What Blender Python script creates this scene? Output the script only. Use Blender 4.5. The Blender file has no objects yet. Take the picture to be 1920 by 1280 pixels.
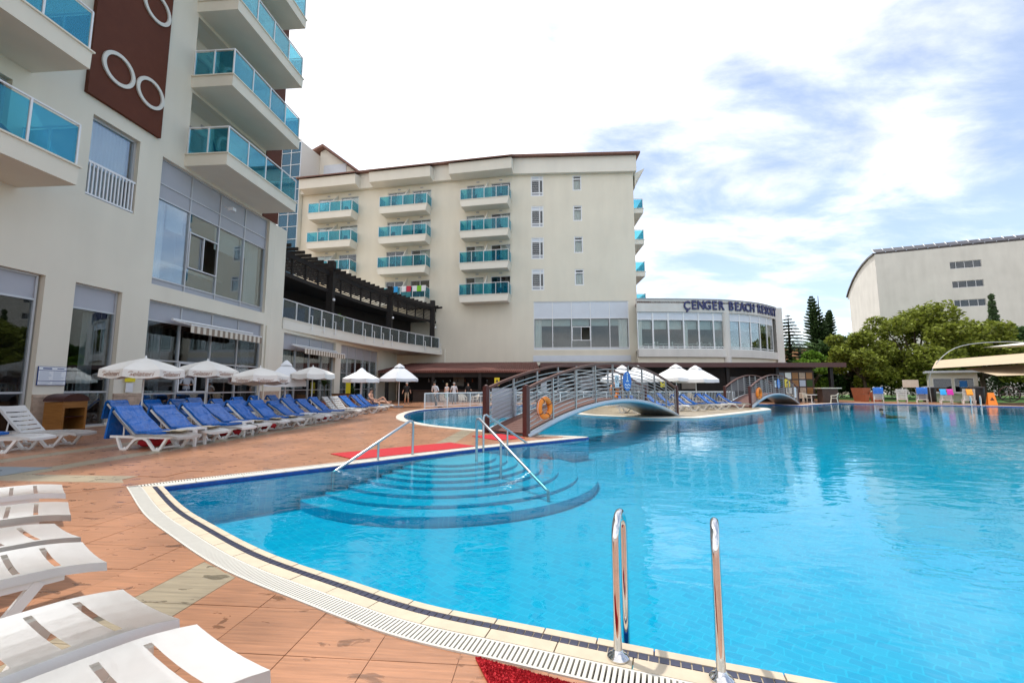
import bpy, bmesh, math, random
from math import sin, cos, pi, radians, hypot, atan2, sqrt
from mathutils import Vector, Matrix
from mathutils.geometry import delaunay_2d_cdt
random.seed(7)
SC = bpy.context.scene
COL = SC.collection

# ------------------------------------------------------------------ camera
CAMH = 1.4
cam_d = bpy.data.cameras.new('camera')
cam_d.sensor_width = 36.0
cam_d.lens = 15.0
cam_d.clip_start = 0.05
cam_d.clip_end = 3000
cam = bpy.data.objects.new('camera', cam_d)
COL.objects.link(cam)
cam.location = (0, 0, CAMH)
cam.rotation_euler = (radians(90 + 6.07), 0, 0)
SC.camera = cam

# ------------------------------------------------------------------ world + sun
SUN = Vector((-0.25, 0.20, 1.0)).normalized()          # direction towards the sun
elev = math.asin(SUN.z)
azim = atan2(SUN.x, SUN.y)
W = bpy.data.worlds.new('World')
SC.world = W
W.use_nodes = True
nt = W.node_tree
nt.nodes.clear()
def wn(t, **k):
    n = nt.nodes.new(t)
    for a, b in k.items(): setattr(n, a, b)
    return n
wout = wn('ShaderNodeOutputWorld'); wbg = wn('ShaderNodeBackground')
wbg.inputs['Strength'].default_value = 0.1
sky = wn('ShaderNodeTexSky')
sky.sky_type = 'NISHITA'; sky.sun_disc = False
sky.sun_elevation = elev; sky.sun_rotation = azim
sky.air_density = 1.0; sky.dust_density = 0.6; sky.ozone_density = 0.8
tc = wn('ShaderNodeTexCoord')
sep = wn('ShaderNodeSeparateXYZ'); nt.links.new(tc.outputs['Generated'], sep.inputs[0])
def wmath(op, a, b=None, clamp=False):
    n = wn('ShaderNodeMath', operation=op, use_clamp=clamp)
    for i, v in enumerate((a, b)):
        if v is None: continue
        if isinstance(v, (int, float)): n.inputs[i].default_value = v
        else: nt.links.new(v, n.inputs[i])
    return n.outputs[0]
zc = wmath('MAXIMUM', sep.outputs[2], 0.0)
zd = wmath('ADD', zc, 0.22)
comb = wn('ShaderNodeCombineXYZ')
nt.links.new(wmath('DIVIDE', sep.outputs[0], zd), comb.inputs[0])
nt.links.new(wmath('DIVIDE', sep.outputs[1], zd), comb.inputs[1])
mp = wn('ShaderNodeMapping'); mp.inputs['Location'].default_value = (3.1, 1.7, 0.0)
mp.inputs['Rotation'].default_value = (0, 0, radians(35)); mp.inputs['Scale'].default_value = (0.9, 1.5, 1)
nt.links.new(comb.outputs[0], mp.inputs[0])
nz = wn('ShaderNodeTexNoise'); nz.inputs['Scale'].default_value = 1.9; nz.inputs['Detail'].default_value = 9
nz.inputs['Roughness'].default_value = 0.58; nz.inputs['Distortion'].default_value = 0.25
nt.links.new(mp.outputs[0], nz.inputs['Vector'])
# the cover thins towards the right (east), where the photograph shows blue
cov = wmath('ADD', nz.outputs['Fac'], wmath('MULTIPLY', sep.outputs[0], -0.27))
cr = wn('ShaderNodeMapRange', clamp=True, interpolation_type='SMOOTHSTEP')
cr.inputs['From Min'].default_value = 0.24; cr.inputs['From Max'].default_value = 0.56
nt.links.new(cov, cr.inputs['Value'])
cfac = wmath('MULTIPLY', wmath('ADD', wmath('MULTIPLY', cr.outputs[0], 0.84), 0.15), 1.0, True)
nz2 = wn('ShaderNodeTexNoise'); nz2.inputs['Scale'].default_value = 2.4; nz2.inputs['Detail'].default_value = 6
nt.links.new(mp.outputs[0], nz2.inputs['Vector'])
cshade = wn('ShaderNodeMapRange', clamp=True)
cshade.inputs['From Min'].default_value = 0.3; cshade.inputs['From Max'].default_value = 0.62
cshade.inputs['To Min'].default_value = 11.5; cshade.inputs['To Max'].default_value = 15.5
nt.links.new(nz2.outputs['Fac'], cshade.inputs['Value'])
ccol = wn('ShaderNodeVectorMath', operation='SCALE')
ccol.inputs[0].default_value = (0.98, 0.99, 1.03)
nt.links.new(cshade.outputs[0], ccol.inputs['Scale'])
skg = wn('ShaderNodeVectorMath', operation='SCALE'); skg.inputs['Scale'].default_value = 2.0
nt.links.new(sky.outputs[0], skg.inputs[0])
wmx = wn('ShaderNodeMix', data_type='RGBA')
nt.links.new(cfac, wmx.inputs['Factor'])
nt.links.new(skg.outputs[0], wmx.inputs['A']); nt.links.new(ccol.outputs[0], wmx.inputs['B'])
nt.links.new(wmx.outputs['Result'], wbg.inputs['Color'])
nt.links.new(wbg.outputs[0], wout.inputs['Surface'])

sl = bpy.data.lights.new('sun', 'SUN')
sl.energy = 3.3; sl.angle = radians(1.2); sl.color = (1.0, 0.955, 0.88)
so = bpy.data.objects.new('sun', sl); COL.objects.link(so)
so.rotation_euler = SUN.to_track_quat('Z', 'Y').to_euler()
so.location = (-20, 20, 60)

SC.view_settings.view_transform = 'Standard'
SC.view_settings.look = 'None'
SC.view_settings.exposure = 0.12
SC.view_settings.gamma = 1.0
SC.view_settings.use_curve_mapping = False
SC.render.engine = 'CYCLES'
cy = SC.cycles
cy.max_bounces = 8; cy.diffuse_bounces = 4; cy.glossy_bounces = 4; cy.transmission_bounces = 6
cy.transparent_max_bounces = 24; cy.caustics_reflective = False; cy.caustics_refractive = False
cy.use_adaptive_sampling = True; cy.adaptive_threshold = 0.015
cy.sample_clamp_indirect = 8.0
try:
    cy.use_denoising = True; cy.denoiser = 'OPENIMAGEDENOISE'
except Exception: pass

# ------------------------------------------------------------------ materials
MATS = {}
def newmat(name):
    m = bpy.data.materials.new(name); m.use_nodes = True
    n = m.node_tree; n.nodes.clear()
    o = n.nodes.new('ShaderNodeOutputMaterial')
    MATS[name] = m
    return m, n, o
def nd(n, t, **k):
    x = n.nodes.new(t)
    for a, b in k.items(): setattr(x, a, b)
    return x
def pbsdf(n, o, col, rough, metal=0.0, spec=0.5):
    p = nd(n, 'ShaderNodeBsdfPrincipled')
    p.inputs['Base Color'].default_value = (*col, 1); p.inputs['Roughness'].default_value = rough
    p.inputs['Metallic'].default_value = metal; p.inputs['Specular IOR Level'].default_value = spec
    n.links.new(p.outputs[0], o.inputs['Surface'])
    return p
def noise_col(n, p, col, amt, scale, detail=4, coord='Object', stretch=(1, 1, 1), rough=0.6):
    tcn = nd(n, 'ShaderNodeTexCoord'); mpn = nd(n, 'ShaderNodeMapping')
    mpn.inputs['Scale'].default_value = stretch
    n.links.new(tcn.outputs[coord], mpn.inputs[0])
    t = nd(n, 'ShaderNodeTexNoise'); t.inputs['Scale'].default_value = scale; t.inputs['Detail'].default_value = detail
    t.inputs['Roughness'].default_value = rough
    n.links.new(mpn.outputs[0], t.inputs['Vector'])
    r = nd(n, 'ShaderNodeMapRange'); r.inputs['From Min'].default_value = 0.25; r.inputs['From Max'].default_value = 0.75
    r.inputs['To Min'].default_value = 1 - amt; r.inputs['To Max'].default_value = 1 + amt
    n.links.new(t.outputs['Fac'], r.inputs['Value'])
    v = nd(n, 'ShaderNodeVectorMath', operation='SCALE'); v.inputs[0].default_value = col
    n.links.new(r.outputs[0], v.inputs['Scale'])
    n.links.new(v.outputs[0], p.inputs['Base Color'])
    return t, v, mpn
def bump(n, p, src, strength, dist=0.01):
    b = nd(n, 'ShaderNodeBump'); b.inputs['Strength'].default_value = strength; b.inputs['Distance'].default_value = dist
    n.links.new(src, b.inputs['Height']); n.links.new(b.outputs[0], p.inputs['Normal'])
    return b
def plain(name, col, rough=0.6, metal=0.0, amt=0.08, scale=6.0, bmp=0.0, spec=0.5, stretch=(1, 1, 1), detail=4, dist=0.01):
    m, n, o = newmat(name); p = pbsdf(n, o, col, rough, metal, spec)
    if amt > 0:
        t, v, mpn = noise_col(n, p, col, amt, scale, detail, stretch=stretch)
        if bmp > 0: bump(n, p, t.outputs['Fac'], bmp, dist)
    return m
def glassmat(name, tint, refl=0.1, rough=0.01, gain=1.0, body=None, bfac=0.0):
    """thin pane: clear tinted see-through plus mirror reflection that grows at grazing angles"""
    m, n, o = newmat(name)
    tint = tuple(t**0.5 for t in tint); refl *= 0.5; bfac *= 0.6      # every pane has two faces
    tr = nd(n, 'ShaderNodeBsdfTransparent'); tr.inputs[0].default_value = (*tint, 1)
    gl = nd(n, 'ShaderNodeBsdfGlossy'); gl.inputs['Roughness'].default_value = rough
    gl.inputs['Color'].default_value = (0.95, 0.97, 1, 1)
    fr = nd(n, 'ShaderNodeFresnel'); fr.inputs['IOR'].default_value = 1.5
    mr = nd(n, 'ShaderNodeMapRange', clamp=True)
    mr.inputs['From Min'].default_value = 0.04; mr.inputs['From Max'].default_value = 1.0
    mr.inputs['To Min'].default_value = refl; mr.inputs['To Max'].default_value = min(1.0, 0.75 * gain + refl)
    n.links.new(fr.outputs[0], mr.inputs['Value'])
    mx = nd(n, 'ShaderNodeMixShader'); clear = tr.outputs[0]
    if body:
        df = nd(n, 'ShaderNodeBsdfDiffuse'); df.inputs[0].default_value = (*body, 1)
        tl = nd(n, 'ShaderNodeBsdfTranslucent'); tl.inputs[0].default_value = (*body, 1)
        m1 = nd(n, 'ShaderNodeMixShader'); m1.inputs[0].default_value = 0.5
        n.links.new(df.outputs[0], m1.inputs[1]); n.links.new(tl.outputs[0], m1.inputs[2])
        m2 = nd(n, 'ShaderNodeMixShader'); m2.inputs[0].default_value = bfac
        n.links.new(tr.outputs[0], m2.inputs[1]); n.links.new(m1.outputs[0], m2.inputs[2]); clear = m2.outputs[0]
    n.links.new(mr.outputs[0], mx.inputs[0]); n.links.new(clear, mx.inputs[1]); n.links.new(gl.outputs[0], mx.inputs[2])
    n.links.new(mx.outputs[0], o.inputs['Surface'])
    return m

def stucco(name, col, stain=0.10):
    m, n, o = newmat(name); p = pbsdf(n, o, col, 0.88, 0, 0.25)
    tcn = nd(n, 'ShaderNodeTexCoord')
    t1 = nd(n, 'ShaderNodeTexNoise'); t1.inputs['Scale'].default_value = 0.35; t1.inputs['Detail'].default_value = 6
    n.links.new(tcn.outputs['Object'], t1.inputs['Vector'])
    mpn = nd(n, 'ShaderNodeMapping'); mpn.inputs['Scale'].default_value = (0.9, 0.9, 0.22)
    n.links.new(tcn.outputs['Object'], mpn.inputs[0])
    t2 = nd(n, 'ShaderNodeTexNoise'); t2.inputs['Scale'].default_value = 1.2; t2.inputs['Detail'].default_value = 5
    n.links.new(mpn.outputs[0], t2.inputs['Vector'])
    ad = nd(n, 'ShaderNodeMath', operation='ADD'); n.links.new(t1.outputs['Fac'], ad.inputs[0]); n.links.new(t2.outputs['Fac'], ad.inputs[1])
    r = nd(n, 'ShaderNodeMapRange'); r.inputs['From Min'].default_value = 0.6; r.inputs['From Max'].default_value = 1.4
    r.inputs['To Min'].default_value = 1 - stain; r.inputs['To Max'].default_value = 1 + stain * 0.6
    n.links.new(ad.outputs[0], r.inputs['Value'])
    v = nd(n, 'ShaderNodeVectorMath', operation='SCALE'); v.inputs[0].default_value = col
    n.links.new(r.outputs[0], v.inputs['Scale']); n.links.new(v.outputs[0], p.inputs['Base Color'])
    t3 = nd(n, 'ShaderNodeTexNoise'); t3.inputs['Scale'].default_value = 60; t3.inputs['Detail'].default_value = 3
    n.links.new(tcn.outputs['Object'], t3.inputs['Vector'])
    bump(n, p, t3.outputs['Fac'], 0.25, 0.006)
    return m

stucco('stucco', (0.75, 0.70, 0.585), 0.08)
stucco('stucco_light', (0.77, 0.735, 0.65), 0.06)
stucco('stucco_white', (0.68, 0.66, 0.62), 0.12)
stucco('soffit', (0.60, 0.58, 0.55), 0.05)
plain('brown_panel', (0.115, 0.034, 0.018), 0.65, amt=0.10, scale=3, spec=0.2)
plain('ring_white', (0.66, 0.64, 0.58), 0.6, amt=0.03)
plain('panel_grey', (0.40, 0.41, 0.45), 0.42, amt=0.04, scale=1.2)
plain('panel_pale', (0.62, 0.66, 0.72), 0.4, amt=0.04, scale=1.2)
plain('alu', (0.55, 0.56, 0.58), 0.38, 0.55, amt=0.05)
plain('white_metal', (0.74, 0.75, 0.76), 0.35, 0.0, amt=0.04)
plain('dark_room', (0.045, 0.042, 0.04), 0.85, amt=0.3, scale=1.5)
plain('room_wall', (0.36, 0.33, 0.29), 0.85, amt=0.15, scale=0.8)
plain('curtain', (0.80, 0.82, 0.78), 0.85, amt=0.08, scale=3, stretch=(1, 1, 0.1))
plain('blind', (0.55, 0.63, 0.60), 0.8, amt=0.05, scale=2)
plain('white_plastic', (0.73, 0.725, 0.705), 0.34, amt=0.035, scale=9)
plain('cream_plastic', (0.66, 0.60, 0.49), 0.45, amt=0.05, scale=9)
plain('steel_rail', (0.42, 0.44, 0.46), 0.32, 0.85, amt=0.08, scale=14)
plain('bridge_tube', (0.46, 0.54, 0.60), 0.4, 0.35, amt=0.06, scale=6)
plain('maroon', (0.075, 0.022, 0.018), 0.42, amt=0.12, scale=8)
plain('maroon_wood', (0.13, 0.058, 0.042), 0.5, amt=0.2, scale=5, stretch=(1, 8, 8))
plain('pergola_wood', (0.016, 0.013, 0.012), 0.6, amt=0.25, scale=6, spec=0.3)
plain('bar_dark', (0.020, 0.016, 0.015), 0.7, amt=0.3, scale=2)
plain('bar_brown', (0.060, 0.034, 0.024), 0.65, amt=0.25, scale=3)
plain('roof_brown', (0.20, 0.10, 0.075), 0.75, amt=0.2, scale=4)
plain('roof_tile', (0.15, 0.055, 0.042), 0.75, amt=0.28, scale=2.2)
plain('wood_cabinet', (0.30, 0.13, 0.030), 0.42, amt=0.28, scale=3.2, stretch=(0.6, 0.6, 9))
plain('wood_dark', (0.055, 0.016, 0.010), 0.35, amt=0.15)
plain('red_rubber', (0.44, 0.008, 0.016), 0.8, amt=0.10, scale=40, bmp=0.6)
plain('canvas_white', (0.80, 0.80, 0.80), 0.8, amt=0.03, scale=3)
plain('canvas_cream', (0.78, 0.75, 0.69), 0.8, amt=0.05, scale=3)
plain('canvas_shaded', (0.64, 0.65, 0.68), 0.8, amt=0.04, scale=3)  # canvas greyed in its colour, standing in for a backlit canopy
plain('canvas_sail', (0.50, 0.39, 0.26), 0.8, amt=0.05, scale=1.5)
plain('print_brown', (0.36, 0.20, 0.14), 0.8, amt=0)
plain('sign_blue', (0.030, 0.035, 0.13), 0.4, amt=0.05)
plain('print_navy', (0.03, 0.06, 0.20), 0.6, amt=0)
plain('print_grey', (0.45, 0.50, 0.58), 0.7, amt=0)
plain('board_white', (0.78, 0.79, 0.80), 0.5, amt=0.02)
plain('board_blue', (0.010, 0.16, 0.52), 0.4, amt=0.03)
plain('yellow', (0.80, 0.66, 0.02), 0.5, amt=0.03)
plain('orange', (0.85, 0.24, 0.015), 0.42, amt=0.06)
plain('black', (0.012, 0.012, 0.013), 0.5, amt=0.1)
plain('stone_clad', (0.48, 0.36, 0.27), 0.8, amt=0.3, scale=5, bmp=0.5)
plain('grass', (0.055, 0.13, 0.018), 0.9, amt=0.35, scale=6)
plain('ground', (0.18, 0.16, 0.10), 0.95, amt=0.25, scale=0.4)
plain('earth', (0.09, 0.06, 0.04), 0.95, amt=0.25, scale=4)
plain('bark', (0.085, 0.062, 0.045), 0.9, amt=0.3, scale=5, bmp=0.6, stretch=(1, 1, 0.25))
plain('terracotta', (0.36, 0.12, 0.055), 0.8, amt=0.12, scale=6)
plain('house_orange', (0.50, 0.24, 0.13), 0.85, amt=0.1, scale=1)
plain('solar', (0.055, 0.045, 0.040), 0.3, amt=0.2, scale=2)
plain('grey_plate', (0.26, 0.30, 0.33), 0.45, 0.3, amt=0.1)
plain('skin', (0.52, 0.27, 0.17), 0.55, amt=0.08, scale=8)
plain('skin_pale', (0.58, 0.34, 0.24), 0.55, amt=0.08, scale=8)
plain('hair_dark', (0.02, 0.014, 0.010), 0.6, amt=0.2)
plain('hair_fair', (0.48, 0.36, 0.22), 0.6, amt=0.2)
plain('hair_grey', (0.42, 0.40, 0.38), 0.6, amt=0.2)
plain('cloth_black', (0.018, 0.018, 0.02), 0.85, amt=0.2)
plain('cloth_white', (0.70, 0.70, 0.72), 0.85, amt=0.05)
plain('cloth_mint', (0.25, 0.60, 0.48), 0.85, amt=0.06)
plain('cloth_navy', (0.03, 0.04, 0.10), 0.85, amt=0.1)
plain('cloth_grey', (0.20, 0.21, 0.23), 0.85, amt=0.1)
plain('cloth_khaki', (0.42, 0.34, 0.24), 0.85, amt=0.1)
plain('towel_red', (0.50, 0.03, 0.06), 0.9, amt=0.08)
plain('towel_green', (0.20, 0.50, 0.03), 0.9, amt=0.08)
plain('towel_orange', (0.80, 0.30, 0.03), 0.9, amt=0.08)
plain('towel_blue', (0.03, 0.30, 0.65), 0.9, amt=0.08)
plain('towel_magenta', (0.50, 0.02, 0.28), 0.9, amt=0.08)
plain('towel_beige', (0.66, 0.55, 0.38), 0.9, amt=0.08)
plain('stripe_a', (0.66, 0.60, 0.50), 0.8, amt=0.04)
plain('stripe_b', (0.26, 0.20, 0.15), 0.8, amt=0.04)
glassmat('glass_window', (0.82, 0.88, 0.87), 0.09)
glassmat('glass_dark', (0.42, 0.47, 0.48), 0.12)
glassmat('glass_teal', (0.18, 0.74, 0.86), 0.05, body=(0.006, 0.40, 0.62), bfac=0.27)
glassmat('glass_terrace', (0.16, 0.24, 0.29), 0.10)
glassmat('glass_tower', (0.04, 0.22, 0.34), 0.10, body=(0.008, 0.22, 0.38), bfac=0.75, gain=0.4)

def vinyl():
    m, n, o = newmat('vinyl_blue'); p = pbsdf(n, o, (0.002, 0.105, 0.41), 0.27, 0, 0.5)
    t, v, mpn = noise_col(n, p, (0.002, 0.105, 0.41), 0.22, 2.5)
    t3 = nd(n, 'ShaderNodeTexNoise'); t3.inputs['Scale'].default_value = 7; t3.inputs['Detail'].default_value = 2
    n.links.new(mpn.outputs[0], t3.inputs['Vector'])
    bump(n, p, t3.outputs['Fac'], 0.8, 0.05)
vinyl()

def chrome():
    m, n, o = newmat('chrome'); p = pbsdf(n, o, (0.72, 0.71, 0.70), 0.07, 1.0)
    noise_col(n, p, (0.70, 0.69, 0.68), 0.05, 30)
chrome()

def deck_mat(name, col, joints):
    """wood-look stone tile: long grain streaks, damp blotches; joints=True adds far tile joints"""
    m, n, o = newmat(name); p = pbsdf(n, o, col, 0.62, 0, 0.85)
    tcn = nd(n, 'ShaderNodeTexCoord'); geo = nd(n, 'ShaderNodeNewGeometry')
    mpn = nd(n, 'ShaderNodeMapping'); mpn.inputs['Rotation'].default_value = (0, 0, 0.079)
    n.links.new(geo.outputs['Position'], mpn.inputs[0])
    st = nd(n, 'ShaderNodeMapping'); st.inputs['Scale'].default_value = (1.3, 26, 1)
    n.links.new(mpn.outputs[0], st.inputs[0])
    g = nd(n, 'ShaderNodeTexNoise'); g.inputs['Scale'].default_value = 1.6; g.inputs['Detail'].default_value = 5; g.inputs['Roughness'].default_value = 0.65
    n.links.new(st.outputs[0], g.inputs['Vector'])
    b = nd(n, 'ShaderNodeTexNoise'); b.inputs['Scale'].default_value = 0.55; b.inputs['Detail'].default_value = 5
    n.links.new(mpn.outputs[0], b.inputs['Vector'])
    oi = nd(n, 'ShaderNodeObjectInfo')
    ad = nd(n, 'ShaderNodeMath', operation='ADD'); n.links.new(g.outputs['Fac'], ad.inputs[0]); n.links.new(b.outputs['Fac'], ad.inputs[1])
    r = nd(n, 'ShaderNodeMapRange'); r.inputs['From Min'].default_value = 0.55; r.inputs['From Max'].default_value = 1.45
    r.inputs['To Min'].default_value = 0.42; r.inputs['To Max'].default_value = 1.55
    n.links.new(ad.outputs[0], r.inputs['Value'])
    # small tile to tile difference
    rr = nd(n, 'ShaderNodeMapRange'); rr.inputs['To Min'].default_value = 0.93; rr.inputs['To Max'].default_value = 1.07
    n.links.new(oi.outputs['Random'], rr.inputs['Value'])
    mu = nd(n, 'ShaderNodeMath', operation='MULTIPLY'); n.links.new(r.outputs[0], mu.inputs[0]); n.links.new(rr.outputs[0], mu.inputs[1])
    # damp splashes: small dark shapes
    d = nd(n, 'ShaderNodeTexNoise'); d.inputs['Scale'].default_value = 4.2; d.inputs['Detail'].default_value = 3; d.inputs['Distortion'].default_value = 0.6
    dm = nd(n, 'ShaderNodeMapping'); dm.inputs['Scale'].default_value = (1.0, 2.2, 1); n.links.new(mpn.outputs[0], dm.inputs[0])
    n.links.new(dm.outputs[0], d.inputs['Vector'])
    dr = nd(n, 'ShaderNodeMapRange', clamp=True); dr.inputs['From Min'].default_value = 0.625; dr.inputs['From Max'].default_value = 0.67
    dr.inputs['To Min'].default_value = 1.0; dr.inputs['To Max'].default_value = 0.52
    n.links.new(d.outputs['Fac'], dr.inputs['Value'])
    mu2 = nd(n, 'ShaderNodeMath', operation='MULTIPLY'); n.links.new(mu.outputs[0], mu2.inputs[0]); n.links.new(dr.outputs[0], mu2.inputs[1])
    last = mu2.outputs[0]
    if joints:
        bt = nd(n, 'ShaderNodeTexBrick'); bt.offset = 0.0
        bt.inputs['Scale'].default_value = 1.0; bt.inputs['Brick Width'].default_value = 0.46; bt.inputs['Row Height'].default_value = 0.46
        bt.inputs['Mortar Size'].default_value = 0.006; bt.inputs['Color1'].default_value = (1, 1, 1, 1); bt.inputs['Color2'].default_value = (0.92, 0.92, 0.92, 1)
        bt.inputs['Mortar'].default_value = (0.8, 0.78, 0.76, 1)
        n.links.new(mpn.outputs[0], bt.inputs['Vector'])
        mu3 = nd(n, 'ShaderNodeMath', operation='MULTIPLY'); n.links.new(last, mu3.inputs[0]); n.links.new(bt.outputs['Color'], mu3.inputs[1])
        last = mu3.outputs[0]
    v = nd(n, 'ShaderNodeVectorMath', operation='SCALE'); v.inputs[0].default_value = col
    n.links.new(last, v.inputs['Scale']); n.links.new(v.outputs[0], p.inputs['Base Color'])
    # wet spots are glossier
    r2 = nd(n, 'ShaderNodeMapRange', clamp=True); r2.inputs['From Min'].default_value = 0.625; r2.inputs['From Max'].default_value = 0.67
    r2.inputs['To Min'].default_value = 0.34; r2.inputs['To Max'].default_value = 0.12
    n.links.new(d.outputs['Fac'], r2.inputs['Value']); n.links.new(r2.outputs[0], p.inputs['Roughness'])
    bump(n, p, g.outputs['Fac'], 0.3, 0.005)
    return m
deck_mat('deck', (0.38, 0.175, 0.088), True)
deck_mat('deck_tile', (0.38, 0.175, 0.088), False)
deck_mat('strip_tile', (0.33, 0.27, 0.18), False)
plain('grout', (0.30, 0.22, 0.16), 0.9, amt=0.15, scale=8)
plain('coping', (0.54, 0.455, 0.335), 0.6, amt=0.10, scale=7)
plain('coping_white', (0.62, 0.57, 0.49), 0.6, amt=0.08, scale=5)
plain('mosaic_navy', (0.040, 0.042, 0.075), 0.3, amt=0.35, scale=9)
plain('grate', (0.60, 0.575, 0.51), 0.5, amt=0.06, scale=12)
plain('drain_dark', (0.05, 0.045, 0.04), 0.9, amt=0.2)

def pool_mat(name, c1, c2, mortar, w, h):
    m, n, o = newmat(name); p = pbsdf(n, o, c1, 0.35, 0, 0.4)
    geo = nd(n, 'ShaderNodeNewGeometry'); mpn = nd(n, 'ShaderNodeMapping')
    mpn.inputs['Rotation'].default_value = (0, 0, radians(42))
    n.links.new(geo.outputs['Position'], mpn.inputs[0])
    bt = nd(n, 'ShaderNodeTexBrick'); bt.offset = 0.5
    bt.inputs['Scale'].default_value = 1.0; bt.inputs['Brick Width'].default_value = w; bt.inputs['Row Height'].default_value = h
    bt.inputs['Mortar Size'].default_value = 0.006; bt.inputs['Color1'].default_value = (*c1, 1); bt.inputs['Color2'].default_value = (*c2, 1)
    bt.inputs['Mortar'].default_value = (*mortar, 1); bt.inputs['Bias'].default_value = 0.0
    # slight wobble from the moving surface
    t = nd(n, 'ShaderNodeTexNoise'); t.inputs['Scale'].default_value = 2.5; t.inputs['Detail'].default_value = 3
    n.links.new(mpn.outputs[0], t.inputs['Vector'])
    vm = nd(n, 'ShaderNodeVectorMath', operation='MULTIPLY_ADD')
    vm.inputs[1].default_value = (0.16, 0.16, 0.0)
    n.links.new(t.outputs['Color'], vm.inputs[0]); n.links.new(mpn.outputs[0], vm.inputs[2])
    n.links.new(vm.outputs[0], bt.inputs['Vector'])
    n.links.new(bt.outputs['Color'], p.inputs['Base Color'])
    return m
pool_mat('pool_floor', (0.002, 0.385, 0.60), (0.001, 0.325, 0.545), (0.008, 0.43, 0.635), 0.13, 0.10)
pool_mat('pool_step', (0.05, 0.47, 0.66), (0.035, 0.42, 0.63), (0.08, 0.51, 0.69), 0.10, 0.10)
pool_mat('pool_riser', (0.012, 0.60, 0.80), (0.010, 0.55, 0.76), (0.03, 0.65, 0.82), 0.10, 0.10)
pool_mat('pool_wall', (0.04, 0.70, 0.88), (0.03, 0.63, 0.84), (0.09, 0.75, 0.90), 0.10, 0.10)  # wall and riser tiles paled in place of light scattered by the water
plain('waterline_tile', (0.006, 0.05, 0.26), 0.25, amt=0.3, scale=20)

def water_mat():
    m, n, o = newmat('water')
    tr = nd(n, 'ShaderNodeBsdfTransparent'); tr.inputs[0].default_value = (0.52, 0.955, 0.97, 1)
    gl = nd(n, 'ShaderNodeBsdfGlossy'); gl.inputs['Roughness'].default_value = 0.015
    gl.inputs['Color'].default_value = (0.95, 0.98, 1, 1)
    fr = nd(n, 'ShaderNodeFresnel'); fr.inputs['IOR'].default_value = 1.33
    geo = nd(n, 'ShaderNodeNewGeometry')
    m1 = nd(n, 'ShaderNodeMapping'); m1.inputs['Scale'].default_value = (1.0, 1.6, 1); m1.inputs['Rotation'].default_value = (0, 0, 0.3)
    n.links.new(geo.outputs['Position'], m1.inputs[0])
    a = nd(n, 'ShaderNodeTexNoise'); a.inputs['Scale'].default_value = 2.1; a.inputs['Detail'].default_value = 3; a.inputs['Roughness'].default_value = 0.5
    a.inputs['Distortion'].default_value = 0.6
    n.links.new(m1.outputs[0], a.inputs['Vector'])
    b = nd(n, 'ShaderNodeTexNoise'); b.inputs['Scale'].default_value = 0.45; b.inputs['Detail'].default_value = 2
    n.links.new(m1.outputs[0], b.inputs['Vector'])
    ml = nd(n, 'ShaderNodeMath', operation='MULTIPLY_ADD'); ml.inputs[1].default_value = 2.2
    n.links.new(b.outputs['Fac'], ml.inputs[0]); n.links.new(a.outputs['Fac'], ml.inputs[2])
    bp = nd(n, 'ShaderNodeBump'); bp.inputs['Strength'].default_value = 0.085; bp.inputs['Distance'].default_value = 0.10
    n.links.new(ml.outputs[0], bp.inputs['Height'])
    n.links.new(bp.outputs[0], gl.inputs['Normal']); n.links.new(bp.outputs[0], fr.inputs['Normal'])
    mx = nd(n, 'ShaderNodeMixShader')
    n.links.new(fr.outputs[0], mx.inputs[0]); n.links.new(tr.outputs[0], mx.inputs[1]); n.links.new(gl.outputs[0], mx.inputs[2])
    n.links.new(mx.outputs[0], o.inputs['Surface'])
water_mat()

def leafmat(name, col, var=0.35):
    m, n, o = newmat(name); p = pbsdf(n, o, col, 0.55, 0, 0.3)
    geo = nd(n, 'ShaderNodeNewGeometry')
    r = nd(n, 'ShaderNodeMapRange'); r.inputs['To Min'].default_value = 1 - var; r.inputs['To Max'].default_value = 1 + var
    n.links.new(geo.outputs['Random Per Island'], r.inputs['Value'])
    v = nd(n, 'ShaderNodeVectorMath', operation='SCALE'); v.inputs[0].default_value = col
    n.links.new(r.outputs[0], v.inputs['Scale']); n.links.new(v.outputs[0], p.inputs['Base Color'])
    tl = nd(n, 'ShaderNodeBsdfTranslucent')
    n.links.new(v.outputs[0], tl.inputs[0])
    mx = nd(n, 'ShaderNodeMixShader'); mx.inputs[0].default_value = 0.30
    n.links.new(p.outputs[0], mx.inputs[1]); n.links.new(tl.outputs[0], mx.inputs[2]); n.links.new(mx.outputs[0], o.inputs['Surface'])
leafmat('leaf_olive', (0.20, 0.235, 0.032), 0.55)
leafmat('leaf_dark', (0.050, 0.10, 0.025), 0.45)
leafmat('leaf_bright', (0.15, 0.27, 0.03), 0.4)
leafmat('leaf_conifer', (0.075, 0.125, 0.05), 0.4)
leafmat('leaf_palm', (0.10, 0.17, 0.05))

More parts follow.
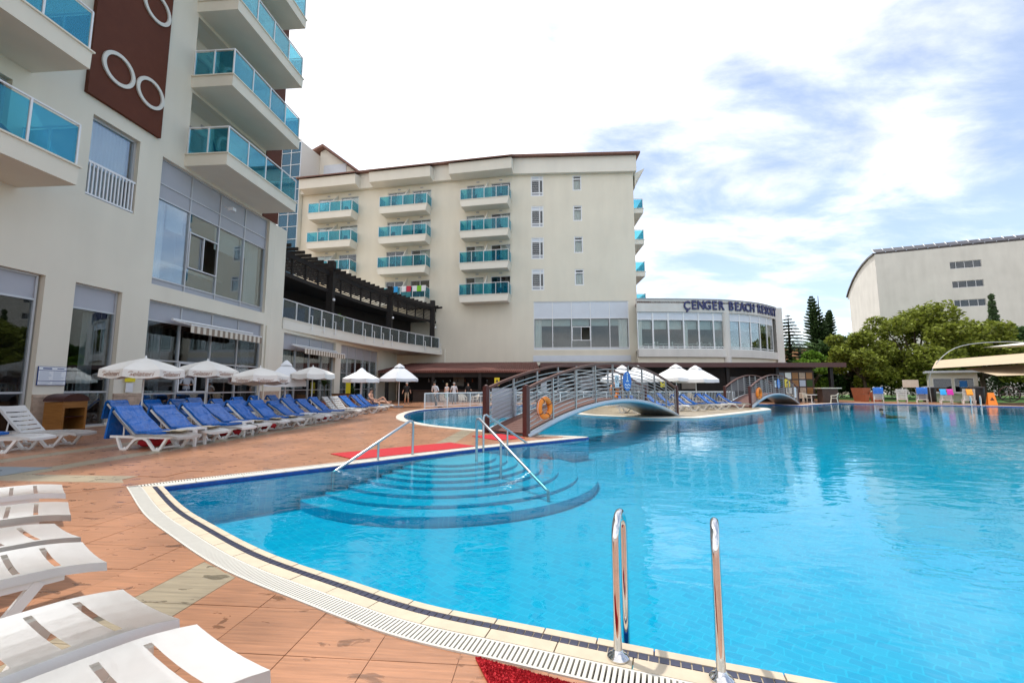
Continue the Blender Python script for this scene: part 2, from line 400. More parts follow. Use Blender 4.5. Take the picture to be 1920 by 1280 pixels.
# ------------------------------------------------------------------ mesh helpers
class MB:
    def __init__(s): s.v = []; s.f = []; s.m = []; s.cur = 0
    def add(s, vs, fs):
        b = len(s.v); s.v += [tuple(p) for p in vs]
        for f in fs: s.f.append(tuple(b + i for i in f)); s.m.append(s.cur)
    def quad(s, a, b, c, d): s.add([a, b, c, d], [(0, 1, 2, 3)])
    def box(s, x0, x1, y0, y1, z0, z1):
        s.add([(x0,y0,z0),(x1,y0,z0),(x1,y1,z0),(x0,y1,z0),(x0,y0,z1),(x1,y0,z1),(x1,y1,z1),(x0,y1,z1)],
              [(0,3,2,1),(4,5,6,7),(0,1,5,4),(1,2,6,5),(2,3,7,6),(3,0,4,7)])
    def hexa(s, lo, hi):
        """four bottom points, four top points, same order"""
        s.add(list(lo) + list(hi), [(0,3,2,1),(4,5,6,7),(0,1,5,4),(1,2,6,5),(2,3,7,6),(3,0,4,7)])
    def prism(s, poly, z0, z1):
        n = len(poly)
        s.add([(x,y,z0) for x,y in poly] + [(x,y,z1) for x,y in poly],
              [tuple(range(n-1,-1,-1)), tuple(range(n,2*n))] + [(i,(i+1)%n,n+(i+1)%n,n+i) for i in range(n)])
    def prism_y(s, poly, y0, y1):
        """poly in (x,z), extruded along y"""
        n = len(poly)
        s.add([(x,y0,z) for x,z in poly] + [(x,y1,z) for x,z in poly],
              [tuple(range(n)), tuple(range(2*n-1,n-1,-1))] + [(i,n+i,n+(i+1)%n,(i+1)%n) for i in range(n)])
    def ribbon_y(s, path, th, y0, y1):
        """path in (x,z) thickened by th upward along its normal, extruded along y"""
        top = []
        for i in range(len(path)):
            a = path[max(i-1,0)]; b = path[min(i+1,len(path)-1)]
            dx, dz = b[0]-a[0], b[1]-a[1]; L = hypot(dx,dz) or 1
            top.append((path[i][0]-dz/L*th, path[i][1]+dx/L*th))
        n = len(path)
        vs = [(x,y0,z) for x,z in path]+[(x,y1,z) for x,z in path]+[(x,y0,z) for x,z in top]+[(x,y1,z) for x,z in top]
        fs = []
        for i in range(n-1):
            fs += [(i,n+i,n+i+1,i+1),(2*n+i,2*n+i+1,3*n+i+1,3*n+i),(i,i+1,2*n+i+1,2*n+i),(n+i,3*n+i,3*n+i+1,n+i+1)]
        fs += [(0,2*n,3*n,n),(n-1,2*n-1,4*n-1,3*n-1)]
        s.add(vs, fs)
    def tube(s, pts, r, seg=8, closed=False, caps=True):
        pts = [Vector(p) for p in pts]; n = len(pts)
        rr = r if isinstance(r, (list, tuple)) else [r]*n
        rings = []; up = None
        for i in range(n):
            if closed: t = pts[(i+1)%n]-pts[(i-1)%n]
            else: t = pts[min(i+1,n-1)]-pts[max(i-1,0)]
            if t.length < 1e-9: t = Vector((0,0,1))
            t.normalize()
            if up is None:
                up = Vector((0,0,1)) if abs(t.z) < 0.9 else Vector((1,0,0))
            x = up - t*up.dot(t)
            if x.length < 1e-6: x = t.orthogonal()
            x.normalize(); y = t.cross(x); up = x
            rings.append([pts[i]+(x*cos(2*pi*k/seg)+y*sin(2*pi*k/seg))*rr[i] for k in range(seg)])
        vs = [p for ring in rings for p in ring]; fs = []
        for i in range(n if closed else n-1):
            j = (i+1)%n
            for k in range(seg): fs.append((i*seg+k, i*seg+(k+1)%seg, j*seg+(k+1)%seg, j*seg+k))
        if caps and not closed:
            fs.append(tuple(range(seg-1,-1,-1))); fs.append(tuple((n-1)*seg+k for k in range(seg)))
        s.add(vs, fs)
    def lathe(s, prof, seg=16, c=(0,0,0), cap=True):
        vs = []; fs = []
        for r, z in prof:
            for k in range(seg): vs.append((c[0]+r*cos(2*pi*k/seg), c[1]+r*sin(2*pi*k/seg), c[2]+z))
        for i in range(len(prof)-1):
            for k in range(seg): fs.append((i*seg+k, i*seg+(k+1)%seg, (i+1)*seg+(k+1)%seg, (i+1)*seg+k))
        if cap:
            fs.append(tuple(range(seg-1,-1,-1))); fs.append(tuple((len(prof)-1)*seg+k for k in range(seg)))
        s.add(vs, fs)
    def mesh(s, name, mat, smooth=False):
        me = bpy.data.meshes.new(name); me.from_pydata(s.v, [], s.f)
        mats = mat if isinstance(mat, (list, tuple)) else [mat]
        for mm in mats: me.materials.append(MATS[mm])
        if len(mats) > 1: me.polygons.foreach_set('material_index', s.m)
        if smooth: me.polygons.foreach_set('use_smooth', [True]*len(me.polygons))
        me.update()
        return me
    def build(s, name, mat, parent=None, smooth=False, loc=None, rz=None):
        return link(name, s.mesh(name, mat, smooth), parent, loc, rz)
def link(name, data, parent=None, loc=None, rz=None):
    o = bpy.data.objects.new(name, data); COL.objects.link(o)
    if parent is not None: o.parent = parent
    if loc is not None: o.location = loc
    if rz is not None: o.rotation_euler = (0, 0, rz)
    return o
def tag(o, label, cat, group=None):
    o['label'] = label; o['category'] = cat
    if group: o['group'] = group
    return o
def thing(name, label, cat, loc=(0,0,0), rz=0.0, group=None):
    o = bpy.data.objects.new(name, None); COL.objects.link(o)
    o.location = loc; o.rotation_euler = (0, 0, rz); o.empty_display_size = 0.2
    return tag(o, label, cat, group)
def struct(o): o['kind'] = 'structure'; return o
def smooth_auto(o, ang=40):
    me = o.data
    me.polygons.foreach_set('use_smooth', [True]*len(me.polygons))
    try: me.set_sharp_from_angle(angle=radians(ang))
    except Exception: pass
    return o
def copy_tree(o, parent=None):
    c = o.copy(); COL.objects.link(c); c.parent = parent
    for ch in list(o.children): copy_tree(ch, c)
    return c
def remove_tree(o):
    for ch in list(o.children): remove_tree(ch)
    bpy.data.objects.remove(o)
ORD = ['first','second','third','fourth','fifth','sixth','seventh','eighth','ninth','tenth','eleventh','twelfth',
       'thirteenth','fourteenth','fifteenth','sixteenth','seventeenth','eighteenth','nineteenth','twentieth']
def text(name, body, size, mat, parent=None, loc=(0,0,0), rot=(0,0,0), ext=0.0, align='CENTER', shear=0.0, offset=0.0, sx=1.0):
    cu = bpy.data.curves.new(name, 'FONT'); cu.body = body; cu.size = size; cu.extrude = ext
    cu.align_x = align; cu.align_y = 'CENTER'; cu.shear = shear; cu.offset = offset; cu.resolution_u = 3
    cu.materials.append(MATS[mat])
    key = (body, size, ext, shear, offset, mat)
    me = _TXT.get(key)
    if me is None:
        t = bpy.data.objects.new('tmp_text', cu); COL.objects.link(t)
        me = bpy.data.meshes.new_from_object(t.evaluated_get(bpy.context.evaluated_depsgraph_get()))
        bpy.data.objects.remove(t); _TXT[key] = me
        if not me.materials: me.materials.append(MATS[mat])
    bpy.data.curves.remove(cu)
    o = bpy.data.objects.new(name, me); COL.objects.link(o)
    o.parent = parent; o.location = loc; o.rotation_euler = rot; o.scale = (sx, 1, 1)
    return o
_TXT = {}
def catmull(pts, n=6, closed=False):
    out = []; N = len(pts)
    rng = range(N) if closed else range(N-1)
    for i in rng:
        p0 = pts[(i-1)%N] if closed or i > 0 else pts[0]
        p1 = pts[i]; p2 = pts[(i+1)%N]
        p3 = pts[(i+2)%N] if closed or i+2 < N else pts[-1]
        for k in range(n):
            t = k/n
            out.append(tuple(0.5*((2*p1[d])+(-p0[d]+p2[d])*t+(2*p0[d]-5*p1[d]+4*p2[d]-p3[d])*t*t+(-p0[d]+3*p1[d]-3*p2[d]+p3[d])*t**3) for d in range(len(p1))))
    if not closed: out.append(tuple(pts[-1]))
    return out
def resample(pts, step):
    out = [pts[0]]; acc = 0.0
    for a, b in zip(pts, pts[1:]):
        L = hypot(b[0]-a[0], b[1]-a[1]); d = step-acc
        while d <= L:
            t = d/L; out.append((a[0]+(b[0]-a[0])*t, a[1]+(b[1]-a[1])*t)); d += step
        acc = L-(d-step)
    return out
def normals(pts, closed=False):
    """unit normals to the right of the travelling direction"""
    N = len(pts); res = []
    for i in range(N):
        a = pts[(i-1)%N] if closed or i > 0 else pts[i]
        b = pts[(i+1)%N] if closed or i < N-1 else pts[i]
        dx, dy = b[0]-a[0], b[1]-a[1]; L = hypot(dx, dy) or 1
        res.append((dy/L, -dx/L))
    return res
def inside(p, poly):
    x, y = p; r = False; n = len(poly)
    for i in range(n):
        x1, y1 = poly[i]; x2, y2 = poly[(i+1)%n]
        if (y1 > y) != (y2 > y) and x < (x2-x1)*(y-y1)/(y2-y1)+x1: r = not r
    return r
def sheet(outer, holes, z):
    """flat triangulated sheet: outer ring minus hole rings"""
    vs = []; es = []
    for ring in [outer]+holes:
        b = len(vs); vs += [Vector(p) for p in ring]; n = len(ring)
        es += [(b+i, b+(i+1)%n) for i in range(n)]
    ov, oe, of, *_ = delaunay_2d_cdt(vs, es, [], 1, 1e-5)
    mb = MB(); vs3 = [(p.x, p.y, z) for p in ov]; fs = []
    for f in of:
        c = sum((ov[i] for i in f), Vector((0, 0)))/len(f)
        if not inside(c, outer) or any(inside(c, h) for h in holes): continue
        a = (ov[f[1]]-ov[f[0]]).cross(ov[f[2]]-ov[f[0]])
        fs.append(tuple(f) if a > 0 else tuple(reversed(f)))
    mb.add(vs3, fs)
    return mb

# ================================================================== GROUND, DECK, POOL
def dens(pts, step): return resample(pts, step)
near_c = [(-4.93,6.21),(-3.85,5.18),(-3.03,4.51),(-2.09,3.80),(-1.25,3.30),(-0.55,2.92),(0.13,2.67),(0.94,2.38),(1.62,2.15),(3.2,1.60),(6,0.7),(10,-0.4),(16,-1.6)]
NEAR = resample(catmull(near_c, 8), 0.1)
RIGHT = [(17,-1.8),(26,-1.5),(34,4),(41,14),(42,24),(39.6,28.3),(36.6,30.8),(32.6,34.4),(28.7,37.8)]
CORN = [(25.2,35.3),(21.9,32.7)]
LAG = catmull([(21.4,33.2),(20.2,36.2),(16,37.4),(9,37.2),(3,35.2),(-1.76,31.7),(-3.98,29.25),(-5.45,26.53),(-5.55,22.83),(-4.7,19.05),(-3.22,16.35),(-2.04,15.07),(-0.96,14.1),(0.3,13.1)], 6)
PEN = [(1.0,12.75),(2.15,12.22)]
FARE = resample(catmull([(2.05,12.1),(0.54,10.98),(-0.75,9.98),(-3.05,7.86),(-4.19,6.87),(-4.88,6.27)], 8), 0.12)
OUT = NEAR + RIGHT + CORN + LAG + PEN + FARE
def miter(poly):
    n = len(poly); res = []
    for i in range(n):
        a, b, c = poly[i-1], poly[i], poly[(i+1)%n]
        d1 = Vector((b[0]-a[0], b[1]-a[1])); d2 = Vector((c[0]-b[0], c[1]-b[1]))
        d1 = d1.normalized() if d1.length > 1e-9 else d2.normalized()
        d2 = d2.normalized() if d2.length > 1e-9 else d1
        n1 = Vector((d1.y, -d1.x)); n2 = Vector((d2.y, -d2.x))
        m = n1+n2; k = 1+n1.dot(n2)
        m = m/max(k, 0.35)
        res.append((m.x, m.y))
    return res
MIT = miter(OUT)
def off(i, d): i %= len(OUT); return (OUT[i][0]+MIT[i][0]*d, OUT[i][1]+MIT[i][1]*d)
nN = len(NEAR); iF0 = len(OUT)-len(FARE)
def band(mb, i0, i1, d0, d1, z0, z1):
    """closed strip between two offsets of the pool edge, vertex range i0..i1"""
    for i in range(i0, i1):
        a, b = off(i, d0), off(i+1, d0); c, d = off(i+1, d1), off(i, d1)
        mb.hexa([(d[0],d[1],z0),(c[0],c[1],z0),(b[0],b[1],z0),(a[0],a[1],z0)], [(d[0],d[1],z1),(c[0],c[1],z1),(b[0],b[1],z1),(a[0],a[1],z1)])
DRAIN = 0.36
hole = [off(i, DRAIN) for i in range(len(OUT))]
deck = sheet([(-45,-12),(75,-12),(75,75),(-45,75)], [hole], -0.006).build('deck', 'deck')
struct(deck)
ring = [(-45,-12),(75,-12),(75,75),(-45,75)]
struct(sheet([(-900,-900),(900,-900),(900,900),(-900,900)], [ring], -0.02).build('ground', 'ground'))
lawn = MB(); lawn.add([(37,41,0.012),(75,24,0.012),(75,75,0.012),(30,75,0.012)], [(0,1,2,3)])
struct(lawn.build('lawn', 'grass'))

# ---- deck tiles near the camera, each its own piece
T = 0.46; CA, SA = cos(0.079), sin(0.079)
def tl2w(x, y): return (x*CA+y*SA, -x*SA+y*CA)
def px(X, Y, Z):
    s, c = sin(radians(6.07)), cos(radians(6.07)); Z -= CAMH
    d = Y*c+Z*s
    if d < 0.1: return None
    return (960+800*X/d, 640-800*(-Y*s+Z*c)/d)
def clip_half(poly, q, nn):
    out = []; n = len(poly)
    for i in range(n):
        a, b = poly[i], poly[(i+1)%n]
        da = (a[0]-q[0])*nn[0]+(a[1]-q[1])*nn[1]; db = (b[0]-q[0])*nn[0]+(b[1]-q[1])*nn[1]
        if da >= 0: out.append(a)
        if (da >= 0) != (db >= 0):
            t = da/(da-db); out.append((a[0]+(b[0]-a[0])*t, a[1]+(b[1]-a[1])*t))
    return out
hn = [(MIT[i][0], MIT[i][1]) for i in range(len(OUT))]
tiles = []
for i in range(-36, 8):
    for j in range(2, 40):
        g = 0.0025
        loc = [(i*T+g, j*T+g), ((i+1)*T-g, j*T+g), ((i+1)*T-g, (j+1)*T-g), (i*T+g, (j+1)*T-g)]
        w = [tl2w(*p) for p in loc]
        c = (sum(p[0] for p in w)/4, sum(p[1] for p in w)/4)
        if c[1] > 17.5 or c[0] < -13.2: continue
        ps = [px(p[0], p[1], 0) for p in w]
        if any(p is None for p in ps): continue
        if max(p[0] for p in ps) < -30 or min(p[0] for p in ps) > 1950 or min(p[1] for p in ps) > 1310: continue
        # nearest drain vertex
        k = min(range(len(hole)), key=lambda q: (hole[q][0]-c[0])**2+(hole[q][1]-c[1])**2)
        dd = hypot(hole[k][0]-c[0], hole[k][1]-c[1])
        if dd < 0.8:
            for kk in ((k-3) % len(hole), k, (k+3) % len(hole)):
                nn = hn[kk]; L = hypot(*nn)
                q = (hole[kk][0]+nn[0]/L*0.004, hole[kk][1]+nn[1]/L*0.004)
                w = clip_half(w, q, nn)
                if len(w) < 3: break
            if len(w) < 3: continue
            c = (sum(p[0] for p in w)/len(w), sum(p[1] for p in w)/len(w))
            if inside(c, hole): continue
        elif inside(c, hole): continue
        strip = i == -6 or (i in (-19, -23)) or (j == 13 and i <= -14)
        tiles.append((hypot(*c), c, w, strip))
tiles.sort(key=lambda t: t[0])
rest = MB(); rest_s = MB()
for n_, (d, c, w, strip) in enumerate(tiles):
    dz = random.uniform(-0.0012, 0.0008)
    if n_ < 300:
        mb = MB(); mb.prism([(p[0]-c[0], p[1]-c[1]) for p in w], -0.02, dz)
        mb.build('tile', 'strip_tile' if strip else 'deck_tile', deck, loc=(c[0], c[1], 0))
    else:
        (rest_s if strip else rest).prism(w, -0.02, dz)
for mb, mt in ((rest, 'deck_tile'), (rest_s, 'strip_tile')):
    if mb.v:
        o = mb.build('tile_field', mt, deck); o['kind'] = 'stuff'

# ---- pool shell
wall = MB()
for i in range(len(OUT)):
    a, b = off(i, 0.0), off(i+1, 0.0)
    wall.quad((a[0],a[1],-0.65), (b[0],b[1],-0.65), (b[0],b[1],-0.07), (a[0],a[1],-0.07))
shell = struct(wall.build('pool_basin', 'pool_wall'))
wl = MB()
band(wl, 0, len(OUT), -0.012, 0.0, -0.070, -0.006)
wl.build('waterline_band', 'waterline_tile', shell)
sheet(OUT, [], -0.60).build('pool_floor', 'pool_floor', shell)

ISL = catmull([(3.2,23.2),(3.5,21.9),(4.36,20.77),(5.83,19.75)], 5) + catmull([(8.36,19.40),(12.2,22.9),(15.91,26.53)], 4) + catmull([(16.6,28.0),(16.7,30.0),(15.6,32.0),(12.5,33.0),(8.5,32.6),(5.2,30.6),(3.6,27.4)], 4)
isl = MB(); isl.prism(ISL, -0.65, -0.03)
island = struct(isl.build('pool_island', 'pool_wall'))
n_i = len(ISL); mi = miter(ISL)
ic = MB()
for i in range(n_i):
    j = (i+1)%n_i
    a = (ISL[i][0]+mi[i][0]*0.03, ISL[i][1]+mi[i][1]*0.03); b = (ISL[j][0]+mi[j][0]*0.03, ISL[j][1]+mi[j][1]*0.03)
    c = (ISL[j][0]-mi[j][0]*0.5, ISL[j][1]-mi[j][1]*0.5); d = (ISL[i][0]-mi[i][0]*0.5, ISL[i][1]-mi[i][1]*0.5)
    ic.hexa([(a[0],a[1],-0.029),(b[0],b[1],-0.029),(c[0],c[1],-0.029),(d[0],d[1],-0.029)], [(a[0],a[1],0.03),(b[0],b[1],0.03),(c[0],c[1],0.03),(d[0],d[1],0.03)])
ic.build('island_coping', 'coping_white', island)
it = MB(); it.prism([(ISL[i][0]-mi[i][0]*0.5, ISL[i][1]-mi[i][1]*0.5) for i in range(n_i)], -0.029, 0.022)
it.build('island_paving', 'strip_tile', island)

water = sheet([off(i, -0.001) for i in range(len(OUT))], [ISL], -0.045).build('water', 'water')
struct(water)

# ---- round entry steps under water
SCX, SCY = -1.30, 9.42
edge_dir = Vector((0.757, 0.653)); edge_n = Vector((0.653, -0.757))
radii = [0.95, 1.2, 1.42, 1.64, 1.92, 2.28, 2.68, 3.08]
for k, r in enumerate(radii):
    z1 = -0.10-0.05*k; z0 = z1-0.055 if k < len(radii)-1 else -0.58
    mb = MB(); a0 = atan2(-edge_dir.y, -edge_dir.x)
    arc = []
    for q in range(41):
        t = -pi*0.03 + (pi*1.06)*q/40
        v = edge_dir*cos(t)*-1 + edge_n*sin(t)
        arc.append((SCX+v.x*r, SCY+v.y*r))
    arc = [p for p in arc if inside(p, OUT) ] 
    poly = arc
    # close along the pool wall behind
    a, b = arc[0], arc[-1]
    back = [(SCX+edge_dir.x*s_-edge_n.x*0.6, SCY+edge_dir.y*s_-edge_n.y*0.6) for s_ in (r*0.9, -r*0.9)]
    poly = arc + back
    n = len(poly)
    mb.cur = 0; mb.add([(x,y,z1) for x,y in poly], [tuple(range(n))])
    mb.cur = 1
    for q in range(len(arc)-1):
        p, s_ = arc[q], arc[q+1]
        mb.quad((p[0],p[1],z0-0.02),(s_[0],s_[1],z0-0.02),(s_[0],s_[1],z1),(p[0],p[1],z1))
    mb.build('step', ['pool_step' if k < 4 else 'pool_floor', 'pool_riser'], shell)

# ---- coping slabs, blue mosaic line, grate
cop = MB()
for i in range(nN, iF0): pass
band(cop, nN-1, iF0-len(PEN)-2, 0.001, DRAIN-0.004, -0.03, 0.012)
coping = struct(cop.build('pool_coping', 'coping_white'))
def pieces(i0, i1, step, d0, d1, name, mat, z1, gap=0.004):
    i = i0
    while i < i1:
        j = min(i+step, i1); mb = MB()
        pts0 = [off(q, d0) for q in range(i, j+1)]; pts1 = [off(q, d1) for q in range(i, j+1)]
        def shr(p):
            a, b = p[0], p[1]; L = hypot(b[0]-a[0], b[1]-a[1]) or 1; p[0] = (a[0]+(b[0]-a[0])/L*gap, a[1]+(b[1]-a[1])/L*gap)
            a, b = p[-1], p[-2]; L = hypot(b[0]-a[0], b[1]-a[1]) or 1; p[-1] = (a[0]+(b[0]-a[0])/L*gap, a[1]+(b[1]-a[1])/L*gap)
        shr(pts0); shr(pts1)
        poly = pts1+pts0[::-1]
        mb.prism(poly, -0.03, z1+random.uniform(-0.0015, 0.0015))
        mb.build(name, mat, coping)
        i = j
iNv = max(i for i in range(nN) if NEAR[i][0] < 6.5)
pieces(0, iNv, 3, 0.001, 0.058, 'coping_slab', 'coping', 0.008)
pieces(0, iNv, 4, 0.112, 0.205, 'coping_slab', 'coping', 0.006)
g = MB(); band(g, 0, iNv, 0.0585, 0.1115, -0.03, -0.001); g.build('mosaic_bed', 'coping', coping)
g = MB(); band(g, iNv, nN-1, 0.001, DRAIN-0.004, -0.03, 0.008); g.build('coping_band', 'coping', coping)
pieces(iF0-len(PEN), len(OUT), 5, 0.001, 0.20, 'coping_slab', 'coping_white', 0.008)
g = MB(); band(g, iF0-len(PEN)-2, iF0-len(PEN), 0.001, DRAIN-0.004, -0.03, 0.010); g.build('coping_band', 'coping_white', coping)
# mosaic tiles
mid = [off(i, 0.085) for i in range(0, iNv+1)]
ms = resample(mid, 0.052); mn = normals(ms)
tm = MB(); tm.box(-0.0225,0.0225,-0.0235,0.0235,-0.02,0.007); tmesh = tm.mesh('mosaic_tile', 'mosaic_navy')
for q, (p, nn) in enumerate(zip(ms[1:-1], mn[1:-1])):
    if q < 190: link('mosaic_tile', tmesh, coping, (p[0], p[1], random.uniform(-0.001, 0.001)), atan2(nn[1], nn[0])+pi/2)
# grate
dr = MB(); band(dr, 0, iNv, 0.206, DRAIN, -0.06, -0.028); band(dr, iF0, len(OUT), 0.201, DRAIN, -0.06, -0.028)
drain = struct(dr.build('drain_channel', 'drain_dark'))
rim = MB(); band(rim, 0, iNv, 0.345, DRAIN, -0.03, 0.004); band(rim, 0, iNv, 0.206, 0.218, -0.03, 0.004)
band(rim, iF0, len(OUT), 0.345, DRAIN, -0.03, 0.004)
rim.build('grate_rim', 'grate', drain)
mid = [off(i, 0.282) for i in range(0, iNv+1)]
gs = resample(mid, 0.0275); gn = normals(gs)
gm = MB(); gm.box(-0.0085,0.0085,-0.0635,0.0635,-0.018,0.005); gmesh = gm.mesh('grate_slat', 'grate')
far = MB()
slats = sorted(zip(gs[1:-1], gn[1:-1]), key=lambda t: hypot(*t[0]))
for q, (p, nn) in enumerate(slats):
    a = atan2(nn[1], nn[0])-pi/2
    if q < 300: link('grate_slat', gmesh, drain, (p[0], p[1], 0), a)
    else:
        c, s = cos(a), sin(a)
        def rt(x, y): return (p[0]+x*c-y*s, p[1]+x*s+y*c)
        far.prism([rt(-0.0085,-0.0635), rt(0.0085,-0.0635), rt(0.0085,0.0635), rt(-0.0085,0.0635)], -0.018, 0.005)
mid = [off(i, 0.275) for i in range(iF0, len(OUT)+1)]
gs = resample(mid, 0.035); gn = normals(gs)
for p, nn in zip(gs[1:-1], gn[1:-1]):
    a = atan2(nn[1], nn[0])-pi/2; c, s = cos(a), sin(a)
    def rt(x, y): return (p[0]+x*c-y*s, p[1]+x*s+y*c)
    far.prism([rt(-0.010,-0.068), rt(0.010,-0.068), rt(0.010,0.068), rt(-0.010,0.068)], -0.018, 0.005)
o = far.build('grate_field', 'grate', drain); o['kind'] = 'stuff'

# ================================================================== BUILDINGS
def wall_holes(mb, u0, u1, z0, z1, holes, y=0.0, depth=0.25):
    """front face at local y with rectangular openings and reveals going back by depth"""
    us = sorted(set([u0,u1]+[h[0] for h in holes]+[h[1] for h in holes])); us = [u for u in us if u0 <= u <= u1]
    zs = sorted(set([z0,z1]+[h[2] for h in holes]+[h[3] for h in holes])); zs = [z for z in zs if z0 <= z <= z1]
    for a, b in zip(us, us[1:]):
        for c, d in zip(zs, zs[1:]):
            m = ((a+b)/2, (c+d)/2)
            if any(h[0] < m[0] < h[1] and h[2] < m[1] < h[3] for h in holes): continue
            mb.quad((a,y,c),(b,y,c),(b,y,d),(a,y,d))
    for a, b, c, d in holes:
        e = y+depth
        mb.quad((a,y,c),(a,y,d),(a,e,d),(a,e,c)); mb.quad((b,y,c),(b,e,c),(b,e,d),(b,y,d))
        mb.quad((a,y,d),(b,y,d),(b,e,d),(a,e,d)); mb.quad((a,y,c),(a,e,c),(b,e,c),(b,y,c))
def room(parent, u0, u1, z0, z1, y0, depth, mat='room_wall', name='interior'):
    mb = MB(); y1 = y0+depth
    mb.quad((u0,y1,z0),(u1,y1,z0),(u1,y1,z1),(u0,y1,z1))
    mb.quad((u0,y0,z0),(u0,y1,z0),(u0,y1,z1),(u0,y0,z1)); mb.quad((u1,y0,z0),(u1,y0,z1),(u1,y1,z1),(u1,y1,z0))
    mb.quad((u0,y0,z0),(u1,y0,z0),(u1,y1,z0),(u0,y1,z0)); mb.quad((u0,y0,z1),(u0,y1,z1),(u1,y1,z1),(u1,y0,z1))
    return mb.build(name, mat, parent)
def curtain(parent, u0, u1, z0, z1, y, waves=0.16, amp=0.04, mat='curtain', name='curtain'):
    mb = MB(); n = max(6, int((u1-u0)/waves*6)); vs = []; fs = []
    for i in range(n+1):
        u = u0+(u1-u0)*i/n; yy = y+amp*sin(2*pi*(u-u0)/waves)+random.uniform(-0.006,0.006)
        vs += [(u,yy,z0),(u,yy,z1)]
    fs = [(2*i,2*i+2,2*i+3,2*i+1) for i in range(n)]
    mb.add(vs, fs); return mb.build(name, mat, parent, smooth=True)
def bar(mb, a, b, w, d):
    """frame member along u or z between local (u,z) points at y range w"""
    pass
def glazing(parent, us, zs, y, glass='glass_window', fw=0.06, frame='alu', panel=None, name='window', skip=(), fd=0.08):
    """framed glazing: us/zs are grid lines; panel: set of (row) indexes filled by grey panels. frame mesh is the part, panes its sub-parts"""
    fr = MB(); h = fw/2
    for k, u in enumerate(us):
        a, b = (u, u+fw) if k == 0 else (u-fw, u) if k == len(us)-1 else (u-h, u+h)
        fr.box(a, b, y-fd, y+0.02, zs[0], zs[-1])
    for j, z in enumerate(zs):
        a, b = (z, z+fw) if j == 0 else (z-fw, z) if j == len(zs)-1 else (z-h, z+h)
        for k in range(len(us)-1):
            fr.box(us[k]+(fw if k == 0 else h), us[k+1]-(fw if k == len(us)-2 else h), y-fd+0.004, y+0.016, a, b)
    f = fr.build(name, frame, parent)
    for k in range(len(us)-1):
        for j in range(len(zs)-1):
            if (k, j) in skip: continue
            pn = panel and j in panel
            mb = MB(); yy = y-0.02
            a, b, c, d = us[k]+h*0.8, us[k+1]-h*0.8, zs[j]+h*0.8, zs[j+1]-h*0.8
            if pn: mb.box(a, b, yy-0.01, yy+0.01, c, d); mb.build('panel', panel[j], f)
            else: mb.box(a, b, yy-0.004, yy+0.004, c, d); mb.build('pane', glass, f)
    return f
def balcony(parent, u0, u1, zb, zt, rail, proj, n_front, side_l=True, side_r=True, slab_mat='stucco_light', y0=0.0, lip=0.05, div=False, n_side=1, taper=0.0, glass='glass_teal'):
    """slab part; panes, posts, handrail are its sub-parts"""
    sb = MB()
    sb.hexa([(u0+taper,y0,zb),(u0+taper,y0-proj+0.02,zb),(u1-taper,y0-proj+0.02,zb),(u1-taper,y0,zb)],
            [(u0,y0,zt-0.05),(u0,y0-proj,zt-0.05),(u1,y0-proj,zt-0.05),(u1,y0,zt-0.05)])
    sb.box(u0-lip, u1+lip, y0-proj-lip, y0-0.001, zt-0.05, zt)
    s = sb.build('balcony', slab_mat, parent)
    pts = []
    yf = y0-proj+0.06
    L = []
    if side_l: L += [[(u0+0.06, y0-0.05), (u0+0.06, yf)]]
    L += [[(u0+0.06, yf), (u1-0.06, yf)]]
    if side_r: L += [[(u1-0.06, yf), (u1-0.06, y0-0.05)]]
    hr = MB(); po = []
    path = [L[0][0]]+[seg[1] for seg in L]
    hr.tube([(p[0], p[1], rail) for p in path], 0.035, 6)
    hr.build('handrail', 'white_metal', s)
    for seg in L:
        a, b = seg; front = abs(a[1]-b[1]) < 1e-6
        n = n_front if front else n_side
        for k in range(n+1):
            t = k/n; p = (a[0]+(b[0]-a[0])*t, a[1]+(b[1]-a[1])*t)
            if (round(p[0],3), round(p[1],3)) not in po: po.append((round(p[0],3), round(p[1],3)))
            if k < n:
                q = (a[0]+(b[0]-a[0])*(k+1)/n, a[1]+(b[1]-a[1])*(k+1)/n)
                mb = MB(); g = 0.04
                if front: mb.box(min(p[0],q[0])+g, max(p[0],q[0])-g, yf-0.006, yf+0.006, zt+0.05, rail-0.09)
                else: mb.box(p[0]-0.006, p[0]+0.006, min(p[1],q[1])+g, max(p[1],q[1])-g, zt+0.05, rail-0.09)
                mb.build('glass_pane', glass, s)
    for p in po:
        mb = MB(); mb.box(p[0]-0.025, p[0]+0.025, p[1]-0.025, p[1]+0.025, zt, rail); mb.build('post', 'white_metal', s)
    return s

# ------------------------------------------------------------------ left hotel wing
ANG_L = atan2(1.0, 0.079)
HL = thing('hotel_wing', 'tall cream hotel wing at the left with brown ring panel and teal glass balconies', 'building', (-16,0,0), ANG_L)
TOPZ = 28.0
holes = [(7.0,13.42,0.02,4.95),(14.3,15.92,0.02,4.95),(17.05,24.08,0.02,4.93),(17.05,24.08,5.57,11.02),(14.28,16.05,8.08,11.05)]
for zb in (7.4,11.15,14.9,18.65,22.4):
    if zb > 7.5: holes.append((18.2,23.3,zb+0.57,min(zb+3.6,TOPZ-1.2)))
    holes.append((7.6,12.0,zb+0.6,zb+3.2))
w = MB(); wall_holes(w, 2.0, 24.62, 0.0, TOPZ, holes, 0.0, 0.3)
w.quad((24.62,0,11.0),(24.62,14,11.0),(24.62,14,TOPZ),(24.62,0,TOPZ))
w.quad((2,0,0),(2,0,TOPZ),(2,14,TOPZ),(2,14,0)); w.quad((2,14,0),(2,14,TOPZ),(24.62,14,TOPZ),(24.62,14,11.0))
w.quad((2,0,TOPZ),(24.62,0,TOPZ),(24.62,14,TOPZ),(2,14,TOPZ))
w.build('wall', 'stucco', HL)
